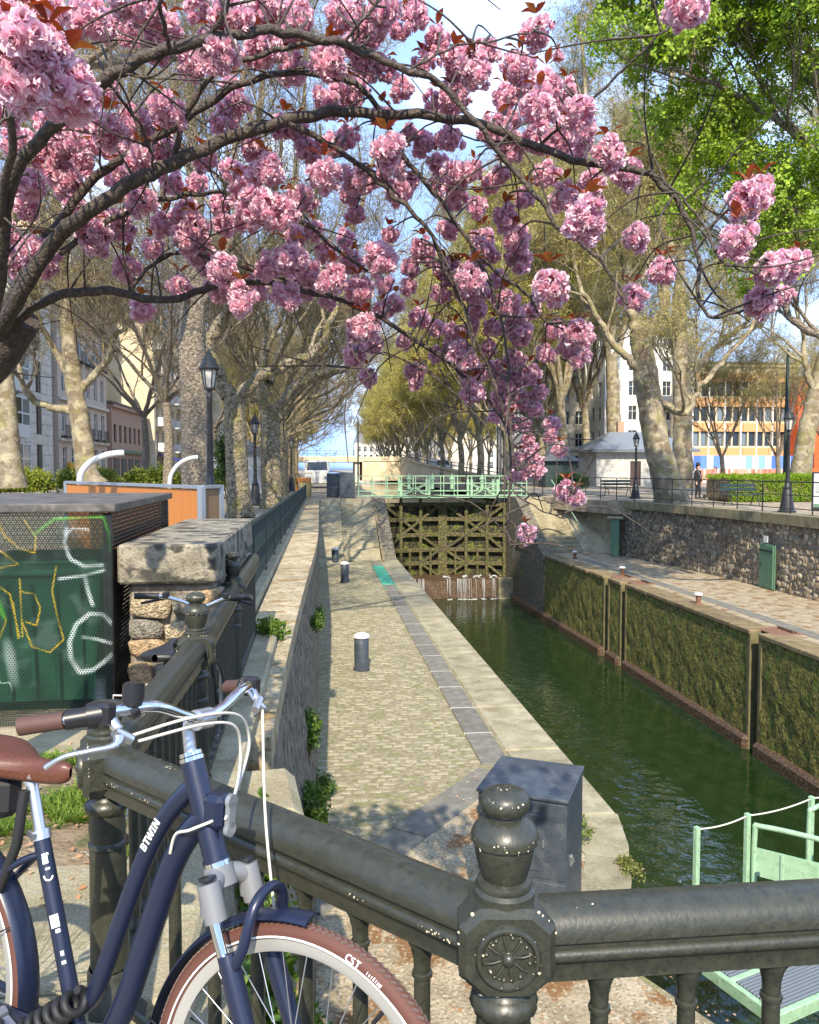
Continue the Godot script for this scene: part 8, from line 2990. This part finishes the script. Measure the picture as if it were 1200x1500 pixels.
func person(label: String, p: Vector3, turn: float, h: float, top: Color, legs: Color, hair: Color, pose: int) -> Node3D:
	var o = thing("person", label, "person", p, turn)
	var s = h / 1.7
	var sk = Color(0.5, 0.3, 0.22)
	var shoe = Color(0.03, 0.03, 0.03)
	var V = func(x: float, y: float, z: float) -> Vector3: return Vector3(x, y, z) * s
	var st = 0.05 if pose == 0 else 0.09
	var bones = [
		[V.call(0.09, 0.05, st), V.call(0.09, 0.05, st + 0.14), 0.045 * s, 0.035 * s, shoe], [V.call(-0.09, 0.05, -st), V.call(-0.09, 0.05, -st + 0.14), 0.045 * s, 0.035 * s, shoe],
		[V.call(0.09, 0.10, st), V.call(0.09, 0.48, st * 0.5 + 0.02), 0.045 * s, 0.062 * s, legs], [V.call(0.09, 0.48, st * 0.5 + 0.02), V.call(0.09, 0.88, 0), 0.065 * s, 0.088 * s, legs],
		[V.call(-0.09, 0.10, -st), V.call(-0.09, 0.48, -st * 0.3 + 0.02), 0.045 * s, 0.062 * s, legs], [V.call(-0.09, 0.48, -st * 0.3 + 0.02), V.call(-0.09, 0.88, 0), 0.065 * s, 0.088 * s, legs],
		[V.call(-0.06, 0.92, 0), V.call(0.06, 0.92, 0), 0.115 * s, 0.115 * s, legs], [V.call(0, 1.02, 0), V.call(0, 1.28, 0), 0.13 * s, 0.145 * s, top], [V.call(-0.14, 1.37, 0), V.call(0.14, 1.37, 0), 0.075 * s, 0.075 * s, top],
		[V.call(0, 1.38, 0), V.call(0, 1.50, 0.01), 0.055 * s, 0.05 * s, sk], [V.call(0, 1.56, 0.02), V.call(0, 1.62, 0.015), 0.082 * s, 0.085 * s, sk], [V.call(0, 1.53, 0.10), V.call(0, 1.56, 0.095), 0.012 * s, 0.016 * s, sk]]
	for e in [-1.0, 1.0]:
		var el: Vector3 = V.call(e * 0.23, 1.12, 0.02)
		var ha: Vector3 = V.call(e * 0.19, 1.05, 0.24) if pose > 0 else V.call(e * 0.25, 0.86, 0.06)
		bones.append([V.call(e * 0.19, 1.36, 0), el, 0.058 * s, 0.045 * s, top])
		bones.append([el, ha, 0.045 * s, 0.032 * s, top])
		bones.append([ha, ha + (ha - el).normalized() * 0.07 * s, 0.03 * s, 0.026 * s, sk])
		for k in 4:
			var q: Vector3 = ha + (ha - el).normalized() * 0.08 * s + Vector3((k - 1.5) * 0.016 * s, 0, 0.01)
			bones.append([q, q + (ha - el).normalized() * (0.05 + 0.012 * (k % 2)) * s + Vector3(0, -0.02, 0.005), 0.009 * s, 0.008 * s, sk])
		bones.append([ha + Vector3(-e * 0.02, 0, 0.01), ha + (ha - el).normalized() * 0.05 * s + Vector3(-e * 0.045 * s, 0, 0.02), 0.010 * s, 0.009 * s, sk])
	obj("body", body_mesh(bones, 0.026), M.cloth, o)
	var hm = body_mesh([[V.call(0, 1.64, -0.01), V.call(0, 1.66, -0.01), 0.09 * s, 0.088 * s, hair], [V.call(0, 1.62, -0.04), V.call(0, 1.50 if pose == 0 else 1.42, -0.06), 0.075 * s, 0.05 * s, hair]], 0.02, 0.03)
	obj("hair", hm, M.cloth, o)
	return o

func people() -> void:
	vc(mat("cloth", Color.WHITE, 0.85))
	var p = person("person in black with a pale backpack strap and dark hat on right bank", Vector3(19.0, 0, -39.6), 0.6, 1.72, Color(0.012, 0.012, 0.014), Color(0.015, 0.015, 0.018), Color(0.01, 0.01, 0.01), 0)
	var m = MB.new()
	m.lathe([Vector2(0.001, 1.72), Vector2(0.10, 1.70), Vector2(0.16, 1.70), Vector2(0.165, 1.715), Vector2(0.10, 1.73), Vector2(0.09, 1.82), Vector2(0.03, 1.85), Vector2(0.001, 1.85)], 18)
	obj("hat", m, M.black_metal, p)
	m = MB.new()
	m.bbox(Vector3(0, 1.2, -0.2), Vector3(0.28, 0.42, 0.16), 0.06)
	m.tube([Vector3(-0.12, 1.42, 0.06), Vector3(-0.05, 1.2, 0.15), Vector3(0.1, 1.0, 0.12)], 0.018, 6)
	obj("backpack", m, mat("bag_grey", lin(0.25, 0.26, 0.28), 0.7), p)
	person("person in a pink top and dark trousers beside the hedge", Vector3(20.3, 0, -40.4), -1.2, 1.58, Color(0.62, 0.26, 0.28), Color(0.05, 0.04, 0.04), Color(0.12, 0.03, 0.02), 1)
	person("person in a dark red jacket between the left row trees", Vector3(-2.05, 0, -36.8), 0.4, 1.72, Color(0.16, 0.02, 0.03), Color(0.03, 0.03, 0.035), Color(0.03, 0.02, 0.015), 1)
	var k = thing("kick_scooter", "lime green kick scooter standing between the two people", "scooter", Vector3(19.7, 0, -39.7), 0.5)
	m = MB.new()
	m.bbox(Vector3(0, 0.14, 0), Vector3(0.85, 0.06, 0.16), 0.02)
	obj("deck", m, M.black_metal, k)
	m = MB.new()
	m.tube([Vector3(0.45, 0.12, 0), Vector3(0.36, 1.08, 0)], 0.03, 8)
	m.tube([Vector3(0.36, 1.08, -0.25), Vector3(0.36, 1.08, 0.25)], 0.018, 8)
	obj("steering_column", m, mat("lime_paint", lin(0.25, 0.65, 0.04), 0.4), k)
	for x in [-0.45, 0.47]:
		m = MB.new()
		m.lathe([Vector2(0.06, -0.025), Vector2(0.11, -0.02), Vector2(0.11, 0.02), Vector2(0.06, 0.025)], 16, Transform3D(Basis(Vector3(1, 0, 0), Vector3(0, 0, 1), Vector3(0, -1, 0)), Vector3(x, 0.11, 0)))
		obj("wheel", m, M.rubber, k)

func far_things() -> void:
	rng.seed = 71
	# road bridge far up the canal
	var b = thing("road_bridge", "beige concrete road bridge crossing the canal far behind", "bridge", Vector3(0, 0, -140))
	var m = MB.new()
	m.bbox(Vector3(1.0, 3.1, 0), Vector3(30, 0.9, 9), 0.05)
	obj("deck", m, M.cream, b)
	m = MB.new()
	m.bbox(Vector3(10.5, 1.2, 0), Vector3(7.0, 3.3, 9), 0.05)
	obj("abutment", m, M.cream, b)
	m = MB.new()
	m.bbox(Vector3(-13, 1.2, 0), Vector3(6.0, 3.3, 9), 0.05)
	obj("abutment", m, M.cream, b)
	m = MB.new()
	m.bbox(Vector3(6.2, 1.0, 0), Vector3(0.8, 3.6, 8), 0.05)
	obj("pier", m, M.pale_stone, b)
	for y in [4.0, 4.5]:
		m = MB.new()
		m.bar(Vector3(-14, y, 4.2), Vector3(16, y, 4.2), 0.06, 0.06)
		obj("rail", m, M.frame_dark, b)
	for i in 21:
		m = MB.new()
		m.bar(Vector3(-14 + i * 1.5, 3.5, 4.2), Vector3(-14 + i * 1.5, 4.55, 4.2), 0.06, 0.06, Vector3.FORWARD)
		obj("rail_post", m, M.frame_dark, b)
	block("far_mansion", "distant pale mansion with blue slate roof at the canal's end", Vector3(14.0, 0, -330), Vector3(1, 0, 0), 22, 12, 14, M.pale_stone, win_grid(1.2, 2.4, 8, 1.3, 1.6, 3.4, 3, 2.2), M.frame_white, {"mansard": 5.0})
	block("far_row_house", "distant grey house row behind the far trees", Vector3(19, 0, -250), Vector3(1, 0, 0), 40, 17, 14, M.pale_stone, win_grid(1.2, 3.2, 12, 1.3, 1.6, 3.4, 4, 2.2), M.frame_white, {"mansard": 4.0})
	block("far_row_house", "distant cream house row left of the far bridge", Vector3(-42, 0, -250), Vector3(1, 0, 0), 34, 15, 14, M.cream, win_grid(1.2, 3.2, 10, 1.3, 1.6, 3.4, 4, 2.2), M.frame_white, {"mansard": 4.0})
	# curving ramp wall with its black rail
	var w = thing("ramp_wall", "cream ramp wall with black railing right of the far bridge", "wall")
	var prev = Vector3(13.4, 3.4, -136)
	for i in 8:
		var t = (i + 1) / 8.0
		var q = Vector3(13.4 + 4.2 * t * t, lerpf(3.4, 0.6, t), lerpf(-136, -78, t))
		m = MB.new()
		m.quad(Vector3(prev.x, -0.9, prev.z), Vector3(q.x, -0.9, q.z), q, prev)
		m.bar(prev, q, 0.4, 0.2)
		obj("wall_length", m, M.cream, w)
		m = MB.new()
		m.bar(prev + Vector3(0, 0.9, 0), q + Vector3(0, 0.9, 0), 0.06, 0.06)
		m.bar(prev + Vector3(0, 0.5, 0), q + Vector3(0, 0.5, 0), 0.5, 0.04)
		m.bar(q, q + Vector3(0, 0.95, 0), 0.07, 0.07, Vector3.FORWARD)
		obj("rail_length", m, M.black_metal, w)
		prev = q
	van("delivery_van", "white van on the far right bank road", Vector3(16.6, 0.6, -112), 0.15)
	van("delivery_van", "white van parked beyond the dark cabinets", Vector3(-0.2, 0, -66), 0.0)
	for q in [[Vector3(11.6, 0, -52), 4.6, "thin grey pole left of the hanging blossom"], [Vector3(2.7, 0, -58), 5.2, "thin pole on the left upper quay"], [Vector3(13.6, 0, -62), 5.0, "thin pole beyond the footbridge"]]:
		m = MB.new()
		m.tube([Vector3.ZERO, Vector3(0, q[1], 0)], [0.07, 0.04], 8)
		m.lathe([Vector2(0.12, 0), Vector2(0.12, 0.3), Vector2(0.07, 0.36)], 8)
		tag(obj("thin_pole", m, M.frame_dark, null, Transform3D(Basis(), q[0])), q[2], "pole", "thin poles by the upper canal")
	# rail along the right side of the upper canal
	var r = thing("canal_rail", "dark railing along the right edge of the upper canal", "railing")
	for y in [0.95, 0.5]:
		m = MB.new()
		m.bar(Vector3(13.3, y, -48), Vector3(13.3, y, -76), 0.05, 0.05)
		obj("rail", m, M.frame_dark, r)
	for i in 15:
		m = MB.new()
		m.bar(Vector3(13.3, 0, -48 - i * 2.0), Vector3(13.3, 0.97, -48 - i * 2.0), 0.05, 0.05, Vector3.FORWARD)
		obj("rail_post", m, M.frame_dark, r)
	# kiosk behind the hanging blossom
	var k = thing("dark_kiosk", "dark green kiosk behind the hanging blossom", "kiosk", Vector3(19.5, 0, -66))
	m = MB.new()
	m.bbox(Vector3(0, 1.1, 0), Vector3(2.6, 2.2, 2.2), 0.03)
	obj("body", m, M.dark_green, k)
	m = MB.new()
	m.quad(Vector3(-1.7, 2.15, 1.5), Vector3(1.7, 2.15, 1.5), Vector3(0.4, 3.0, 0), Vector3(-0.4, 3.0, 0))
	m.tri(Vector3(1.7, 2.15, 1.5), Vector3(1.7, 2.15, -1.5), Vector3(0.4, 3.0, 0))
	m.tri(Vector3(-1.7, 2.15, -1.5), Vector3(-1.7, 2.15, 1.5), Vector3(-0.4, 3.0, 0))
	obj("roof", m, M.slate, k)

func van(called: String, label: String, p: Vector3, turn: float) -> void:
	var v = thing(called, label, "van", p, turn, "white vans by the canal")
	var m = MB.new()
	m.bbox(Vector3(0, 1.25, -1.0), Vector3(1.95, 1.9, 3.6), 0.12)
	m.bbox(Vector3(0, 0.85, 1.2), Vector3(1.9, 1.1, 1.4), 0.12)
	obj("body", m, M.frame_white, v)
	m = MB.new()
	m.quad(Vector3(-0.8, 1.4, 1.55), Vector3(0.8, 1.4, 1.55), Vector3(0.75, 2.05, 0.84), Vector3(-0.75, 2.05, 0.84))
	obj("windscreen", m, M.pane, v)
	for e in [-1.0, 1.0]:
		m = MB.new()
		m.bbox(Vector3(e * 0.72, 0.85, 1.9), Vector3(0.34, 0.2, 0.06), 0.02)
		obj("headlight", m, M.zinc, v)
		for z in [-2.0, 1.2]:
			m = MB.new()
			m.lathe([Vector2(0.2, -0.1), Vector2(0.33, -0.1), Vector2(0.33, 0.1), Vector2(0.2, 0.1)], 16, Transform3D(Basis(Vector3(0, 1, 0), Vector3(1, 0, 0), Vector3(0, 0, -1)), Vector3(e * 0.92, 0.33, z)))
			obj("wheel", m, M.rubber, v)

# ---- weeds, grass, litter
func small_things() -> void:
	rng.seed = 83
	var grp = "weeds on the left wall"
	for q in [[Vector3(0.0, -2.5, -9.9), Vector3(0.16, 0.16, 0.22), 60, "bright weed tuft at the foot of the retaining wall"], [Vector3(-0.14, -1.75, -9.0), Vector3(0.12, 0.42, 0.45), 130, "brownish weeds hanging halfway down the wall"], [Vector3(-0.10, -2.0, -7.4), Vector3(0.16, 0.45, 0.5), 170, "green creeper below the end block"], [Vector3(-0.05, -1.0, -12.5), Vector3(0.08, 0.2, 0.3), 50, "small weed high on the wall beyond the creeper"], [Vector3(-0.03, -1.5, -15.5), Vector3(0.08, 0.3, 0.3), 50, "weed on the wall opposite the nearest bollard"], [Vector3(-0.46, -0.02, -7.3), Vector3(0.14, 0.10, 0.3), 70, "dark weed tuft on the terrace paving"]]:
		bush(q[3], q[0], q[1], q[2], Color(0.05, 0.11, 0.012), Color(0.17, 0.26, 0.03), grp, 0.55)
	for q in [[Vector3(-0.22, -1.2, -2.7), Vector3(0.22, 0.75, 0.5), 260, "leafy weeds behind the front wheel's left side"], [Vector3(-0.12, -2.3, -3.2), Vector3(0.35, 0.8, 0.6), 260, "leafy weeds below the railing behind the spokes"], [Vector3(-0.28, -0.75, -3.9), Vector3(0.14, 0.4, 0.4), 120, "weeds under the end block"], [Vector3(-0.1, -2.4, -4.6), Vector3(0.25, 0.5, 0.5), 150, "weeds at the wall foot under the railing"]]:
		bush(q[3], q[0], q[1], q[2], Color(0.04, 0.10, 0.01), Color(0.15, 0.25, 0.025), "weeds below the railing", 0.6)
	bush("dry weeds at the tip of the quay margin", Vector3(3.06, -2.55, -7.7), Vector3(0.10, 0.08, 0.3), 50, Color(0.14, 0.14, 0.04), Color(0.22, 0.26, 0.06), "", 0.5)
	bush("grass tuft on the quay margin behind the cabinet", Vector3(2.75, -2.5, -8.6), Vector3(0.2, 0.1, 0.5), 70, Color(0.10, 0.14, 0.03), Color(0.2, 0.26, 0.05), "", 0.45)
	# grass on the dirt
	var bl = MB.new()
	for k in 7:
		var an = R(0, TAU)
		var d = Vector3(cos(an), 0, sin(an))
		var h = R(0.02, 0.045)
		bl.col = Color(0.07, 0.14, 0.012).lerp(Color(0.19, 0.29, 0.035), rng.randf())
		var s = Vector3(-d.z, 0, d.x) * 0.003
		var o = d * 0.012
		bl.quad(o - s, o + s, o + d * 0.02 + Vector3(0, h * 0.6, 0) + s * 0.7, o + d * 0.02 + Vector3(0, h * 0.6, 0) - s * 0.7)
		bl.tri(o + d * 0.02 + Vector3(0, h * 0.6, 0) - s * 0.7, o + d * 0.02 + Vector3(0, h * 0.6, 0) + s * 0.7, o + d * 0.05 + Vector3(0, h, 0))
	var xf = []
	for k in 9000:
		var p = Vector3(R(-2.6, -0.65), 0.012, R(-4.34, -3.12))
		if nz.get_noise_2d(p.x * 1.6, p.z * 1.6) < 0.22:
			continue
		xf.append(Transform3D(Basis(Vector3.UP, R(0, TAU)).scaled(Vector3.ONE * R(0.6, 1.3)), p))
	tag(stuff(multi("grass", bl.mesh(), M.foliage, self, xf)), "patchy short grass on the dirt behind the saddle", "grass")
	# joints of the cobbles
	xf = []
	for k in 2400:
		var p = Vector3(R(-0.05, 2.1), -2.52, R(-9.2, -17.0))
		if nz.get_noise_2d(p.x * 0.9 + 5, p.z * 0.5) < R(0.02, 0.3):
			continue
		xf.append(Transform3D(Basis(Vector3.UP, R(0, TAU)).scaled(Vector3.ONE * R(0.3, 0.65)), p))
	tag(stuff(multi("joint_grass", bl.mesh(), M.foliage, self, xf)), "sparse green sprouts in the cobble joints", "grass")
	# fallen petals and dry leaves
	var pt = MB.new()
	pt.col = Color(0.50, 0.36, 0.24)
	pt.quad(Vector3(-0.012, 0, 0), Vector3(0, 0.003, 0.008), Vector3(0.013, 0.001, 0), Vector3(0, 0.004, -0.008))
	xf = []
	var cs = []
	for k in 2600:
		var p = Vector3(R(0.0, 3.2), -2.497, R(-5.2, -10.5))
		if k % 3 == 0:
			p = Vector3(R(-2.6, -0.62), 0.03 if rng.randf() < 0.5 else 0.016, R(-4.7, -2.4))
		elif k % 3 == 1:
			p = Vector3(R(1.2, 3.3), -2.478, R(-8.2, -30.0))
		xf.append(Transform3D(Basis.from_euler(Vector3(R(-0.4, 0.4), R(0, TAU), R(-0.4, 0.4))).scaled(Vector3.ONE * R(0.6, 1.6)), p))
		cs.append(Color(0.9, 0.6, 0.35).lerp(Color(1.5, 1.4, 1.5), rng.randf()))
	tag(stuff(multi("fallen_petals", pt.mesh(), M.foliage, self, xf, cs)), "dry leaves and petals scattered on the paving", "litter")
	xf = []
	for k in 50:
		xf.append(Transform3D(Basis(Vector3.UP, R(0, TAU)).scaled(Vector3.ONE * R(0.7, 2.0)), Vector3(R(3.6, 10.3), -5.492, -8.0 - pow(rng.randf(), 1.6) * 22.0)))
	tag(stuff(multi("floating_petals", pt.mesh(), M.foam, self, xf)), "pale petals floating on the green water", "petals")
	# shrubs behind the bin shelter
	for q in [[Vector3(-16.0, 0, -37), "yellow green shrub by the street, left of the curved pipe"], [Vector3(-13.2, 0, -38), "yellow green shrub before the pale tree"], [Vector3(-10.6, 0, -39), "shrub beside the larger curved pipe"], [Vector3(-8.0, 0, -41), "shrub between the two curved pipes"], [Vector3(-19.0, 0, -36), "shrub at the left edge above the shelter"], [Vector3(-6.0, 0, -43), "shrub behind the smaller curved pipe"]]:
		bush(q[1], q[0], Vector3(1.9, 1.1, 1.3), 520, Color(0.10, 0.16, 0.015), Color(0.30, 0.33, 0.04), "shrubs along the left street", 1.7)
	bush("ivy clad stump between two trunks of the left row", Vector3(-3.2, 0, -29.5), Vector3(0.5, 2.0, 0.5), 520, Color(0.015, 0.05, 0.01), Color(0.05, 0.10, 0.02), "", 1.3)
